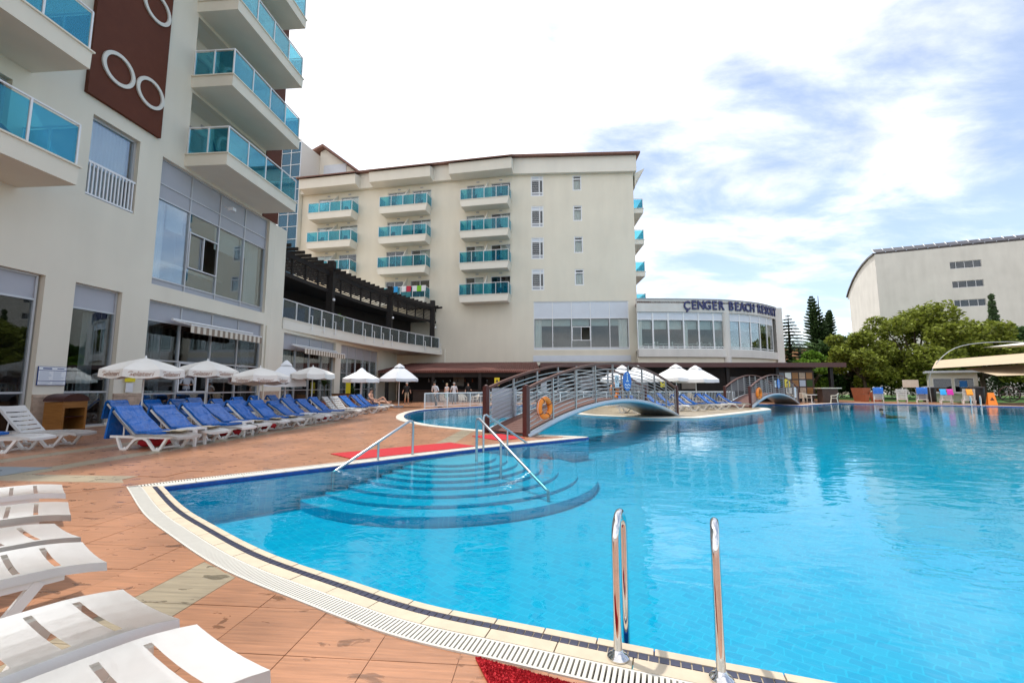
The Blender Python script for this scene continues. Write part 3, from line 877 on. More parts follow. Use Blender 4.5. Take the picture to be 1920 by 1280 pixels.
pw = MB(); pw.box(24.62,25.72,-0.004,1.5,0,11.0); pw.build('end_pillar', 'stucco', HL)
rf = MB(); rf.box(1.5,25.1,-0.7,14.5,TOPZ,TOPZ+0.5); rf.build('roof', 'roof_brown', HL)
bp = MB(); bp.box(23.36,24.7,-0.06,0.0,11.03,TOPZ-0.2); bp.build('brown_strip', 'brown_panel', HL)
bp = MB(); bp.box(13.9,16.75,-0.14,0.0,11.62,27.0); bpo = bp.build('brown_panel', 'brown_panel', HL)
bpo['label'] = 'dark brown wall panel with raised white rings'
for u, z, r in ((14.82,13.15,0.61),(16.1,13.14,0.60),(16.05,16.85,0.62),(14.9,19.4,0.6),(15.9,21.3,0.6)):
    t = MB(); n = 40; vs = []; fs = []
    for k in range(n):
        a = 2*pi*k/n
        for rr, yy in ((r,-0.15),(r,-0.21),(r*0.79,-0.21),(r*0.79,-0.15)): vs.append((u+rr*cos(a), yy, z+rr*sin(a)))
    for k in range(n):
        j = (k+1)%n
        for q in range(4): fs.append((4*k+q,4*j+q,4*j+(q+1)%4,4*k+(q+1)%4))
    t.add(vs, fs); t.build('ring', 'ring_white', bpo)
# rooms + glazing
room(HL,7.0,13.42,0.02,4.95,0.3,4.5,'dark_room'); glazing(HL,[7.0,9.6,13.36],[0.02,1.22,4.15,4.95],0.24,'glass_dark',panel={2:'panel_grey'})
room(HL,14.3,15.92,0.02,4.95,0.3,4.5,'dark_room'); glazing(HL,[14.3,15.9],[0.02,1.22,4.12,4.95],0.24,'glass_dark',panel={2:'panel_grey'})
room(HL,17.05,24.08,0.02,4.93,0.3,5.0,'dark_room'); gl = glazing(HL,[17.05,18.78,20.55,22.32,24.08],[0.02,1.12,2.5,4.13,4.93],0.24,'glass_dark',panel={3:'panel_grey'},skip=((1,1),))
room(HL,17.05,24.08,5.57,11.02,0.3,5.5,'room_wall')
gl2 = glazing(HL,[17.05,18.8,20.56,22.32,24.08],[5.57,5.88,9.3,9.95,11.02],0.24,'glass_window',panel={0:'panel_grey',2:'panel_grey',3:'panel_grey'},skip=((1,1),))
# bay with the tilted sash
sm = MB()
for a, b, c, d in ((18.83,20.53,8.36,8.42),(18.83,20.53,6.74,6.80),(18.83,18.88,6.8,8.36),(20.47,20.53,6.8,8.36),(19.62,19.68,6.8,8.36)): sm.box(a,b,0.12,0.2,c,d)
sash = sm.build('sash', 'alu', HL)
for a, b, c, d in ((18.83,20.53,8.43,9.27),(18.83,20.53,5.91,6.73),(18.9,19.6,6.81,8.35)):
    mb = MB(); mb.box(a,b,0.215,0.223,c,d); mb.build('pane', 'glass_window', sash)
sm = MB()
for a, b, c, d in ((18.83,20.52,1.15,1.21),(18.83,20.52,2.42,2.47),(18.83,18.88,1.21,2.42),(20.46,20.52,1.21,2.42),(19.75,19.81,1.21,2.42)): sm.box(a,b,0.12,0.2,c,d)
sash = sm.build('sash', 'white_metal', HL)
mb = MB(); mb.box(19.82,20.45,0.15,0.158,1.22,2.41); mb.build('pane', 'glass_dark', sash)
for u0, u1 in ((17.12,17.9),(23.0,24.0)): curtain(HL,u0,u1,5.9,9.6,0.55)
for u0, u1 in ((17.9,18.75),(20.6,22.28)):
    b_ = MB(); b_.box(u0,u1,0.42,0.44,8.2,9.3); b_.build('blind', 'blind', HL)
b_ = MB(); b_.box(22.36,23.0,0.42,0.44,8.4,9.3); b_.build('blind', 'blind', HL)
b_ = MB(); b_.box(17.1,24.0,2.6,2.9,7.3,7.5); b_.build('inner_beam', 'stucco_light', HL)
for u0, u1, y_ in ((12.4,12.9,0.9),(15.3,15.8,0.8),(18.2,18.7,0.9),(23.3,24.0,0.7)):
    curtain(HL,u0,u1,0.1,4.1,y_)
# narrow upper window with railing
room(HL,14.28,16.05,8.08,11.05,0.3,2.0,'room_wall'); glazing(HL,[14.28,16.05],[8.08,11.05],0.24,'glass_window',fw=0.09)
curtain(HL,14.34,15.85,8.15,10.95,0.36,0.13,0.03)
rl = MB(); rl.box(14.3,16.03,0.02,0.07,9.28,9.36); rlo = rl.build('window_railing', 'white_metal', HL)
rl = MB(); rl.box(14.3,16.03,0.02,0.07,8.12,8.18); rl.build('bottom_bar', 'white_metal', rlo)
for k in range(13):
    mb = MB(); u = 14.38+k*0.131; mb.box(u-0.022,u+0.022,0.025,0.065,8.18,9.28); mb.build('baluster', 'white_metal', rlo)
# balconies, right column
for q, zb in enumerate((11.15,14.9,18.65,22.4)):
    balcony(HL,18.1,23.33,zb,zb+0.57,zb+1.82,2.0,4,n_side=2,slab_mat='stucco')
    zt = zb+0.57; zc = min(zb+3.6,TOPZ-1.2)
    bw = MB(); wall_holes(bw,18.2,23.3,zt,zc,[(18.5,20.4,zt+0.02,zt+2.25),(21.2,23.0,zt+0.02,zt+2.25)],1.1,0.12); bw.build('recess_wall','stucco_light',HL)
    sd = MB(); sd.quad((18.2,0.3,zt),(18.2,1.1,zt),(18.2,1.1,zc),(18.2,0.3,zc)); sd.quad((23.3,0.3,zt),(23.3,0.3,zc),(23.3,1.1,zc),(23.3,1.1,zt)); sd.quad((18.2,0.3,zc),(18.2,1.1,zc),(23.3,1.1,zc),(23.3,0.3,zc)); sd.quad((18.2,0,zt),(23.3,0,zt),(23.3,1.1,zt),(18.2,1.1,zt)); sd.build('recess_side','stucco_light',HL)
    fin = MB(); fin.box(20.75,20.87,-1.75,1.1,zt,zt+1.2); fin.build('divider','stucco_light',HL)
    for a, b in ((18.5,20.4),(21.2,23.0)):
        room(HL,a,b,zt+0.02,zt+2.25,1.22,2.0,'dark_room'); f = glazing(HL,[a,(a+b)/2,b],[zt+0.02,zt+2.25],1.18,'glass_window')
        curtain(HL,(a+b)/2+0.1,b-0.08,zt+0.05,zt+2.2,1.32,0.14,0.03)
    vt = MB(); vt.box(20.0,20.35,1.05,1.1,zt+2.5,zt+2.68); vt.build('vent','panel_grey',HL)
# balconies, left column
for q, zb in enumerate((7.4,11.15,14.9,18.65)):
    balcony(HL,7.4,12.42,zb,zb+0.6,zb+1.88,2.0,4,n_side=2,slab_mat='stucco')
    zt = zb+0.6
    room(HL,7.6,12.0,zt,zt+2.6,0.3,2.2,'room_wall'); glazing(HL,[7.6,9.0,10.5,12.0],[zt,zt+2.6],0.27,'glass_window'); curtain(HL,10.6,11.9,zt+0.05,zt+2.5,0.45,0.15,0.03)
# stone cladding on the pillars' feet
for a, b in ((13.44,14.28),(15.94,17.03),(24.1,25.72)):
    mb = MB(); mb.box(a-0.02,b+0.02,-0.06,-0.003,0.0,1.05); mb.build('stone_base','stone_clad',HL)
    mb = MB(); mb.box(a-0.03,b+0.03,-0.075,-0.003,1.052,1.16); mb.build('stone_band','stone_clad',HL)
def awning(parent, u0, u1, z, y_out=0.75):
    n = max(8, int((u1-u0)/0.16)); mb = MB()
    for k in range(n):
        a = u0+(u1-u0)*k/n; b = u0+(u1-u0)*(k+1)/n
        mb.cur = k%2
        mb.hexa([(a,0.05,z-0.02),(b,0.05,z-0.02),(b,-y_out,z-0.20),(a,-y_out,z-0.20)][::-1], [(a,0.05,z),(b,0.05,z),(b,-y_out,z-0.18),(a,-y_out,z-0.18)][::-1])
        zz = z-0.50-0.015*(k%2)
        mb.hexa([(a,-y_out-0.02,zz),(b,-y_out-0.02,zz),(b,-y_out,zz),(a,-y_out,zz)], [(a,-y_out-0.02,z-0.2),(b,-y_out-0.02,z-0.2),(b,-y_out,z-0.2),(a,-y_out,z-0.2)])
    o = mb.build('awning', ['stripe_a','stripe_b'], parent)
    t = MB(); t.tube([(u0-0.2,-0.06,z+0.05),(u1+0.2,-0.06,z+0.05)],0.06,8); t.tube([(u0,-y_out,z-0.17),(u1,-y_out,z-0.17)],0.035,8); t.tube([(u0-0.15,0.0,z+0.03),(u0-0.1,-y_out,z-0.17)],0.025,6)
    t.build('awning_tube','white_metal',o)
    return o
awning(HL,18.3,22.9,4.22)
mb = MB(); mb.tube([(20.6,-0.02,10.35),(20.6,-0.3,10.25)],0.03,6); mb.box(20.5,20.72,-0.52,-0.24,10.12,10.28); mb.build('security_camera','white_metal',HL)
mb = MB(); mb.tube([(24.3,-0.05,0.2),(24.3,-0.05,4.9)],0.04,6); mb.build('drainpipe','stucco',HL)

# things fixed on or standing by the left wing
def put(name, label, cat, s, y, z=0.0, rz=0.0, group=None):
    d = Vector((0.0788, 0.9969)); n = Vector((-0.9969, 0.0788))
    return thing(name, label, cat, (-16+d.x*s+n.x*y, d.y*s+n.y*y, z), ANG_L+rz, group)
sg = put('notice_board','white pool rules notice board on the pillar above the wooden cabinet','sign',13.88,-0.015,1.75)
mb = MB(); mb.box(-0.40,0.40,-0.03,0,-0.30,0.30); mb.build('frame','print_navy',sg)
mb = MB(); mb.box(-0.385,0.385,-0.034,-0.03,-0.285,0.285); mb.build('sheet','board_white',sg)
mb = MB()
mb.box(-0.385,0.385,-0.038,-0.034,0.165,0.185); mb.box(-0.385,0.385,-0.038,-0.034,-0.165,-0.145)
mb.box(-0.28,-0.03,-0.038,-0.034,0.215,0.255); mb.box(0.12,0.32,-0.038,-0.034,0.225,0.25)
mb.build('heading','print_navy',sg)
mb = MB()
for r in range(9):
    z = 0.135-r*0.03; mb.box(-0.36,-0.36+random.uniform(0.25,0.34),-0.037,-0.034,z-0.006,z+0.006); mb.box(0.02,0.02+random.uniform(0.22,0.34),-0.037,-0.034,z-0.006,z+0.006)
for r in range(3):
    z = -0.195-r*0.03; mb.box(-0.36,-0.36+random.uniform(0.25,0.34),-0.037,-0.034,z-0.006,z+0.006); mb.box(0.02,0.02+random.uniform(0.22,0.34),-0.037,-0.034,z-0.006,z+0.006)
mb.build('print_lines','print_grey',sg)
yt = put('warning_sign','yellow triangular slippery floor sign on the pillar behind the first cream parasol','sign',16.45,-0.08,1.75)
mb = MB(); mb.box(-0.2,0.2,-0.02,0,-0.16,0.02); mb.prism_y([(-0.17,0.02),(0.17,0.02),(0,0.26)],-0.02,0); mb.build('plate','yellow',yt)
mb = MB(); mb.box(-0.12,0.12,-0.024,-0.02,0.0,0.012); mb.prism_y([(-0.05,0.05),(0.05,0.05),(0,0.17)],-0.024,-0.02); mb.build('print','black',yt)
mb = MB(); mb.box(-0.14,0.14,-0.012,0,-0.55,-0.2); mb.build('paper','board_white',yt)

# ------------------------------------------------------------------ terrace with pergola (joins the two blocks)
TR = thing('terrace_building', 'low curved terrace block with glass balustrade and dark pergola between the hotel blocks', 'building', (0,0,0))
edge = catmull([(-13.93,25.72),(-13.62,28.2),(-13.0,31.9),(-12.2,35.8),(-11.0,39.8),(-9.5,43.6),(-7.75,47.3)], 8)
back_pts = [(-26,50.8),(-26,25.72)]
sl_ = MB(); sl_.prism(edge+back_pts, 4.92, 5.56); sl_.build('terrace_slab','stucco_light',TR)
en = normals(edge)
cap = MB()
for i in range(len(edge)-1):
    a, b = edge[i], edge[i+1]; n0, n1 = en[i], en[i+1]
    cap.hexa([(a[0]-n0[0]*0.25,a[1]-n0[1]*0.25,5.561),(a[0]+n0[0]*0.05,a[1]+n0[1]*0.05,5.561),(b[0]+n1[0]*0.05,b[1]+n1[1]*0.05,5.561),(b[0]-n1[0]*0.25,b[1]-n1[1]*0.25,5.561)],
             [(a[0]-n0[0]*0.25,a[1]-n0[1]*0.25,5.62),(a[0]+n0[0]*0.05,a[1]+n0[1]*0.05,5.62),(b[0]+n1[0]*0.05,b[1]+n1[1]*0.05,5.62),(b[0]-n1[0]*0.25,b[1]-n1[1]*0.25,5.62)])
cap.build('edge_cap','stucco_light',TR)
rp = resample(edge, 1.38); rn = normals(rp)
hr = MB(); hr.tube([(p[0]-n[0]*0.1,p[1]-n[1]*0.1,6.78) for p,n in zip(rp,rn)],0.035,6); hr.build('handrail','white_metal',TR)
for i, (p, n) in enumerate(zip(rp, rn)):
    q = (p[0]-n[0]*0.1, p[1]-n[1]*0.1)
    mb = MB(); mb.box(q[0]-0.03,q[0]+0.03,q[1]-0.03,q[1]+0.03,5.62,6.78); mb.build('post','white_metal',TR)
    if i < len(rp)-1:
        r_ = (rp[i+1][0]-rn[i+1][0]*0.1, rp[i+1][1]-rn[i+1][1]*0.1); t = 0.05
        a = (q[0]+(r_[0]-q[0])*t, q[1]+(r_[1]-q[1])*t); b = (q[0]+(r_[0]-q[0])*(1-t), q[1]+(r_[1]-q[1])*(1-t))
        mb = MB(); mb.prism([(a[0]-0.006,a[1]),(a[0]+0.006,a[1]),(b[0]+0.006,b[1]),(b[0]-0.006,b[1])],5.68,6.70); mb.build('glass_pane','glass_terrace',TR)
for i in (2,3,4,7,8,9,10,14,16):
    if i >= len(rp): continue
    p, n = rp[i], rn[i]; q = (p[0]+n[0]*0.14, p[1]+n[1]*0.14)
    mb = MB(); mb.tube([(q[0],q[1],5.15),(q[0],q[1],6.15),(q[0]-0.12,q[1]-0.02,6.15)],0.03,6); mb.tube([(p[0],p[1],5.3),(q[0],q[1],5.3)],0.025,6); mb.build('pipe_post','white_metal',TR)
# ground floor front under the slab
gf = bpy.data.objects.new('front_wall', None)
GF = MB(); wall_holes(GF, 25.72, 46.0, 0.0, 4.92, [(26.0,32.5,0.02,4.72),(33.4,40.9,0.02,4.72)], 0.0, 0.3)
gfo = GF.build('front_wall','stucco',TR,loc=(-16,0,0),rz=ANG_L)
def sub_at(o): o.location = (-16,0,0); o.rotation_euler = (0,0,ANG_L); return o
for a, b in ((26.0,32.5),(33.4,40.9)):
    sub_at(room(TR,a,b,0.02,4.72,0.3,4.5,'dark_room'))
    n = 4 if b < 33 else 5
    us = [a+(b-a)*k/n for k in range(n+1)]
    sub_at(glazing(TR,us,[0.02,1.2,2.5,3.75,4.72],0.24,'glass_window',panel={3:'panel_grey'}))
    for k in range(n):
        if k != 2: sub_at(curtain(TR,us[k]+0.06,us[k+1]-(0.3 if k%2 else 0.06),1.3 if k == 1 else 0.1,3.7,0.42))
aw = MB()
sub_at(awning(TR,27.0,32.4,4.0,0.8))
# pergola
pe = [(p[0]-n[0]*0.75, p[1]-n[1]*0.75) for p, n in zip(edge, en)]
pe = [p for p in pe if p[1] > 25.9]; pr = resample(pe, 0.72); pn = normals(pr)
def strip_beam(mb, pts, w, z0, z1):
    ns = normals(pts)
    for i in range(len(pts)-1):
        a, b, n0, n1 = pts[i], pts[i+1], ns[i], ns[i+1]
        mb.hexa([(a[0]-n0[0]*w,a[1]-n0[1]*w,z0),(a[0]+n0[0]*w,a[1]+n0[1]*w,z0),(b[0]+n1[0]*w,b[1]+n1[1]*w,z0),(b[0]-n1[0]*w,b[1]-n1[1]*w,z0)],
                [(a[0]-n0[0]*w,a[1]-n0[1]*w,z1),(a[0]+n0[0]*w,a[1]+n0[1]*w,z1),(b[0]+n1[0]*w,b[1]+n1[1]*w,z1),(b[0]-n1[0]*w,b[1]-n1[1]*w,z1)])
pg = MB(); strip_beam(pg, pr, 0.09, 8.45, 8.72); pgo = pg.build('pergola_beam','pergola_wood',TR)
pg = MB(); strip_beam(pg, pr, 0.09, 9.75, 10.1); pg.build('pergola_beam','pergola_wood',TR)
for z in (8.85,9.0,9.15,9.3,9.45,9.6):
    mb = MB(); strip_beam(mb, pr, 0.025, z-0.03, z+0.03); mb.build('louver','pergola_wood',pgo)
for i, (p, n) in enumerate(zip(pr, pn)):
    if i%2 == 0:
        mb = MB(); mb.box(p[0]-0.06,p[0]+0.06,p[1]-0.06,p[1]+0.06,8.72,9.75); mb.build('upright','pergola_wood',pgo)
    a = (p[0]+n[0]*0.85, p[1]+n[1]*0.85); b = (p[0]-n[0]*3.4, p[1]-n[1]*3.4); t = (-n[1]*0.05, n[0]*0.05)
    mb = MB(); mb.prism([(a[0]-t[0],a[1]-t[1]),(b[0]-t[0],b[1]-t[1]),(b[0]+t[0],b[1]+t[1]),(a[0]+t[0],a[1]+t[1])],10.101,10.3); mb.build('rafter','pergola_wood',pgo)
for Yp in (31.9,39.9,46.6):
    k = min(range(len(pr)), key=lambda i: abs(pr[i][1]-Yp)); p, n = pr[k], pn[k]
    q = (p[0]+n[0]*0.1, p[1]+n[1]*0.1)
    mb = MB(); mb.box(q[0]-0.24,q[0]+0.24,q[1]-0.24,q[1]+0.24,5.6,10.9); mb.build('pergola_post','pergola_wood',TR)
    mb = MB(); mb.tube([(q[0]+0.25,q[1]-0.2,7.9),(q[0]+0.4,q[1]-0.35,7.9)],0.02,6); mb.lathe([(0.02,0.0),(0.09,0.03),(0.11,0.12),(0.06,0.2)],10,(q[0]+0.42,q[1]-0.37,7.75)); mb.build('globe_lamp','board_white',TR)
pb = [(p[0]-n[0]*3.2, p[1]-n[1]*3.2) for p, n in zip(pr, pn)]
mb = MB(); strip_beam(mb, pb, 0.08, 5.57, 8.75); mb.build('shade_backing','bar_dark',TR)  # added near-black backing, stands in for the deep shade under the pergola
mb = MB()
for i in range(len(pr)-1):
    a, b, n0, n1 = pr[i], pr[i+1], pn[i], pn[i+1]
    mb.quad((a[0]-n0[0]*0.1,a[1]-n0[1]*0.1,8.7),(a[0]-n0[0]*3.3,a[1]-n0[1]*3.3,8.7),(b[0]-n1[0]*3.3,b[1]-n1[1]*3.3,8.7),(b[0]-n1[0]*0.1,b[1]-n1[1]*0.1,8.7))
mb.build('shade_sheet','bar_dark',TR)  # added dark sheet overhead, part of the painted pergola shade

# ------------------------------------------------------------------ middle hotel block
ANG_M = atan2(-0.198, 1.0)
HM = thing('hotel_block', 'cream six storey hotel block facing the pool with three columns of teal glass balconies', 'building', (-3.1,46.6,0), ANG_M)
cols = [(-21.6,-15.7),(-12.3,-6.35),(-2.5,3.1)]
rowtop = [22.1,18.5,14.9,11.3]
mh = []
doors = []
for ci, (a, b) in enumerate(cols):
    for ri, zt in enumerate(rowtop):
        if ci == 0 and ri == 3: continue
        L = b-a
        for d0, d1 in ((a+0.06*L, a+0.44*L), (a+0.58*L, b-0.02*L)):
            h = (d0, d1, zt+0.02, zt+2.3); mh.append(h); doors.append(h)
winl = [(2.08,3.48,22.62,25.02),(2.1,3.48,19.04,21.49),(2.1,3.48,15.4,17.86),(2.12,3.5,11.89,14.29)]
winr = [(6.74,7.74,23.19,24.97),(6.76,7.76,19.67,21.45),(6.8,7.8,16.03,17.9),(6.83,7.83,12.39,14.22)]
ANG_2 = atan2(-0.047, 1.0)
def sub2(o): o.location = (3.2,0,0); o.rotation_euler = (0,0,ANG_2-ANG_M); return o
mb = MB(); wall_holes(mb,-23.5,3.2,0,25.15,mh,0.0,0.18)
mb.quad((-23.5,0,0),(-23.5,0,25.15),(-23.5,14,25.15),(-23.5,14,0))
mb.build('wall','stucco',HM)
mb = MB(); wall_holes(mb,0,13.45,0,25.15,winl+winr+[(2.32,12.55,5.36,10.65)],0.0,0.18)
mb.quad((13.45,0,0),(13.45,14,0),(13.45,14,25.15),(13.45,0,25.15)); sub2(mb.build('wall','stucco',HM))
mb = MB(); mb.box(-23.6,3.2,-0.45,14,25.13,26.95)
for a, b in cols: mb.hexa([(a-1.3,-1.5,25.25),(b+0.3,-1.5,25.25),(b+0.3,-0.449,25.05),(a-1.3,-0.449,25.05)],[(a-1.3,-1.65,26.4),(b+0.3,-1.65,26.4),(b+0.3,-0.449,26.7),(a-1.3,-0.449,26.7)])
mb.build('fascia','stucco_light',HM)
mb = MB(); mb.box(-0.1,13.75,-0.45,13.4,25.12,26.94); sub2(mb.build('fascia','stucco_light',HM))
mb = MB(); mb.hexa([(-23.9,-0.9,26.96),(3.4,-0.9,26.96),(3.4,14.5,26.96),(-23.9,14.5,26.96)],[(-23.9,-0.9,27.16),(3.4,-0.9,27.16),(3.4,6,28.4),(-22,6,28.4)])
for a, b in cols: mb.hexa([(a-1.5,-1.95,26.42),(b+0.5,-1.95,26.42),(b+0.5,-0.8,26.95),(a-1.5,-0.8,26.95)],[(a-1.5,-1.95,26.56),(b+0.5,-1.95,26.56),(b+0.5,-0.8,27.1),(a-1.5,-0.8,27.1)])
mb.build('roof','roof_brown',HM)
mb = MB(); mb.hexa([(-0.3,-0.9,26.955),(14.1,-0.9,26.955),(14.1,13.8,26.955),(-0.3,13.8,26.955)],[(-0.3,-0.9,27.155),(14.1,-0.9,27.155),(12.5,6,28.4),(-0.3,6,28.4)])
mb.box(-0.2,9.9,0.2,2.0,27.3,27.75); sub2(mb.build('roof','roof_brown',HM))
for ci, (a, b) in enumerate(cols):
    for ri, zt in enumerate(rowtop):
        if ci == 0 and ri == 3: continue
        s = balcony(HM,a,b,zt-0.8,zt,zt+1.25,1.5,4,slab_mat='stucco_light',taper=0.18)
        L = b-a; m = a+0.51*L
        mb = MB(); mb.prism_y([(0,0),(0.06,0),(0.06,2.9),(0,2.9)],0,0.01); 
        fin = MB(); fin.hexa([(m,-1.4,zt),(m+0.08,-1.4,zt),(m+0.08,-0.002,zt),(m,-0.002,zt)],[(m,-1.38,zt+1.2),(m+0.08,-1.38,zt+1.2),(m+0.08,-0.002,zt+2.7),(m,-0.002,zt+2.7)])
        fin.build('divider','stucco_light',HM)
        for x in (a+0.3*L, a+0.78*L):
            v_ = MB(); v_.box(x-0.17,x+0.17,-0.05,-0.001,zt+2.55,zt+2.68); v_.build('vent','panel_grey',HM)
for (a, b, c, d) in doors:
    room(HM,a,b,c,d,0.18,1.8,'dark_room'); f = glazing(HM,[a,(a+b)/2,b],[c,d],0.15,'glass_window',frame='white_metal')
    r = random.random()
    if r < 0.75: curtain(HM,(a+b)/2-0.0 if r < 0.4 else a+0.08,b-0.08,c+0.05,d-0.05,0.3,0.2,0.04)
for (a, b, c, d) in winl:
    sub2(room(HM,a,b,c,d,0.18,1.0,'dark_room')); s2 = c+0.42
    sub2(glazing(HM,[a,a+0.95,b],[c,s2,d-0.5,d],0.10,'glass_window',frame='white_metal',fw=0.12,panel={2:'panel_pale',0:'panel_grey'}))
    gr = MB()
    for k in range(6): z = s2+0.18+k*0.22; gr.box(a+0.12,a+0.89,-0.012,0.0,z-0.012,z+0.012)
    sub2(gr.build('window_bars','alu',HM))
for (a, b, c, d) in winr:
    sub2(room(HM,a,b,c,d,0.18,1.0,'room_wall')); sub2(glazing(HM,[a,b],[c,d-0.42,d],0.12,'glass_window',frame='white_metal',fw=0.13)); sub2(curtain(HM,a+0.12,b-0.12,c+0.1,d-0.5,0.28,0.16,0.03))
sub2(room(HM,2.32,12.55,5.36,10.65,0.18,5,'room_wall'))
us = [2.32+2.046*k for k in range(6)]
sub2(glazing(HM,us,[5.36,5.6,8.78,10.65],0.12,'glass_window',frame='white_metal',fw=0.08,panel={2:'panel_pale',0:'panel_pale'},skip=((2,1),)))
sm = MB()
for a, b, c, d in ((6.46,8.42,7.8,7.88),(6.46,8.42,6.35,6.43),(6.46,6.52,6.43,7.8),(8.36,8.42,6.43,7.8),(7.41,7.47,6.43,7.8)): sm.box(a,b,0.02,0.1,c,d)
sash = sub2(sm.build('sash','white_metal',HM))
for a, b, c, d in ((6.48,8.40,7.9,8.74),(6.48,8.40,5.64,6.34),(6.54,7.40,6.44,7.79)):
    mb = MB(); mb.box(a,b,0.09,0.1,c,d); mb.build('pane','glass_window',sash)
b_ = MB()
for k in range(5): b_.box(2.4+2.046*k,4.28+2.046*k,0.5,0.52,8.0,8.74)
sub2(b_.build('blind','blind',HM))
sub2(curtain(HM,2.45,3.2,5.6,8.7,0.4)); sub2(curtain(HM,11.5,12.4,5.6,8.7,0.4))
mb = MB(); mb.box(2.25,12.65,-0.05,-0.002,4.1,4.75); sub2(mb.build('lower_panel','panel_pale',HM))
mb = MB(); mb.tube([(-4.45,-0.08,3.6),(-4.45,-0.08,5.6)],0.06,8); mb.build('drainpipe','stucco_light',HM)
# balconies on the right flank
for zt in (21.35,17.75,14.1,10.5):
    s = balcony(HM,0.0,5.0,zt-0.55,zt,zt+1.13,1.25,3,slab_mat='stucco_light',taper=0.0)
    da = ANG_2-ANG_M; s.location = (3.2+13.45*cos(da)-0.8*sin(da), 13.45*sin(da)+0.8*cos(da), 0); s.rotation_euler = (0,0,da+pi/2)
mb = MB(); mb.hexa([(13.76,0.5,23.6),(13.9,0.5,24.4),(13.9,6,24.4),(13.76,6,23.6)],[(13.76,0.5,25.3),(14.9,0.5,25.9),(14.9,6,25.9),(13.76,6,25.3)]); sub2(mb.build('flank_cornice','stucco_light',HM))
# stair tower of blue glass and tall rear block
mb = MB(); mb.box(-26.25,-23.55,-0.6,6,0,32.0); tw = mb.build('glass_tower_core','stucco_light',HM)
for k in range(2):
    for j in range(20):
        a = -26.22+k*1.34; z = 0.2+j*1.6
        if z > 31: continue
        p_ = MB(); p_.box(a+0.03,a+1.31,-0.68,-0.62,z+0.03,min(z+1.57,31.9)); p_.build('tower_pane','glass_tower',tw)
mb = MB()
for k in range(3): mb.box(-26.25+k*1.34-0.03,-26.25+k*1.34+0.03,-0.72,-0.601,0,32.05)
for j in range(21): mb.box(-26.24,-23.56,-0.70,-0.602,0.17+j*1.6-0.03,0.17+j*1.6+0.03)
mb.build('tower_mullion','white_metal',tw)
mb = MB(); mb.prism_y([(-23.54,0),(-23.54,32.6),(-22.8,32.9),(-15.5,27.2),(-15.5,0)],3.0,14); mb.build('rear_block','stucco_light',HM)
mb = MB(); mb.prism_y([(-24.6,32.55),(-22.8,33.3),(-15.3,27.45),(-15.3,27.15),(-22.8,32.95),(-24.6,32.3)],2.3,14); mb.build('rear_roof','roof_brown',HM)
mb = MB(); mb.box(-22.9,-19.6,2.93,2.999,27.4,30.6); mb.build('rear_panel','panel_pale',HM)

# ------------------------------------------------------------------ round restaurant wing with the name sign
HW = thing('restaurant_wing', 'pale two storey restaurant wing with rounded front carrying the blue hotel name letters', 'building', (0,0,0))
wf = catmull([(12.9,43.36),(17.6,43.55),(22.4,44.1),(26.6,45.7),(30.3,48.4)], 8)
wn_ = normals(wf)
def wband(mb, d0, d1, z0, z1, i0=0, i1=None):
    i1 = len(wf)-1 if i1 is None else i1
    for i in range(i0, i1):
        a, b, n0, n1 = wf[i], wf[i+1], wn_[i], wn_[i+1]
        P = lambda p, n, d: (p[0]+n[0]*d, p[1]+n[1]*d)
        q = [P(a,n0,d0), P(a,n0,d1), P(b,n1,d1), P(b,n1,d0)]
        mb.hexa([(x,y,z0) for x,y in q], [(x,y,z1) for x,y in q])
mb = MB(); wband(mb,-0.4,0.0,9.1,10.42); mb.build('parapet','stucco_white',HW)
mb = MB(); wband(mb,-0.5,0.08,10.421,10.5); mb.build('parapet_cap','panel_grey',HW)
mb = MB(); wband(mb,-0.4,0.06,4.45,5.25); mb.build('sill_band','stucco_white',HW)
mb = MB(); wband(mb,-0.6,-0.2,3.3,4.449); mb.build('lower_wall','stucco',HW)
mb = MB(); mb.prism(wf+[(33,60),(16,60)],10.0,10.2); mb.build('roof','roof_brown',HW)
mb = MB(); mb.prism([(p[0]-n[0]*5,p[1]-n[1]*5) for p,n in zip(wf,wn_)]+[(32,58),(16,58)],4.5,9.1); mb.build('core','room_wall',HW)
mb = MB(); mb.prism([(p[0]-n[0]*0.4,p[1]-n[1]*0.4) for p,n in zip(wf,wn_)]+[(31,56),(15,54)],5.0,5.15); mb.build('floor','room_wall',HW)
mb = MB(); mb.box(30.1,30.9,48.2,56,3.3,10.4); mb.build('end_wall','stucco_white',HW)
for k_, fr in ((16,0.0),):
    p = wf[16]; mb = MB(); mb.lathe([(0.42,3.4),(0.42,9.1)],16,(p[0],p[1]+0.25,0)); smooth_auto(mb.build('column','stucco_white',HW))
ws = resample(wf, 1.62); wsn = normals(ws)
for i in range(len(ws)-1):
    a, b, n0, n1 = ws[i], ws[i+1], wsn[i], wsn[i+1]
    L = hypot(b[0]-a[0], b[1]-a[1]); rz = atan2(b[1]-a[1], b[0]-a[0])
    f = glazing(HW,[0,L],[5.26,5.5,8.3,9.08],0.0,'glass_window',frame='white_metal',fw=0.08,panel={2:'panel_pale'})
    f.location = (a[0]-n0[0]*0.2, a[1]-n0[1]*0.2, 0); f.rotation_euler = (0,0,rz)
    mb = MB(); mb.box(0.06,L-0.06,0.35,0.37,7.35,8.25); o = mb.build('blind','blind',HW); o.location = f.location; o.rotation_euler = f.rotation_euler
    if i%3 == 0:
        o = curtain(HW,0.1,0.6,5.4,8.2,0.3); o.location = f.location; o.rotation_euler = f.rotation_euler
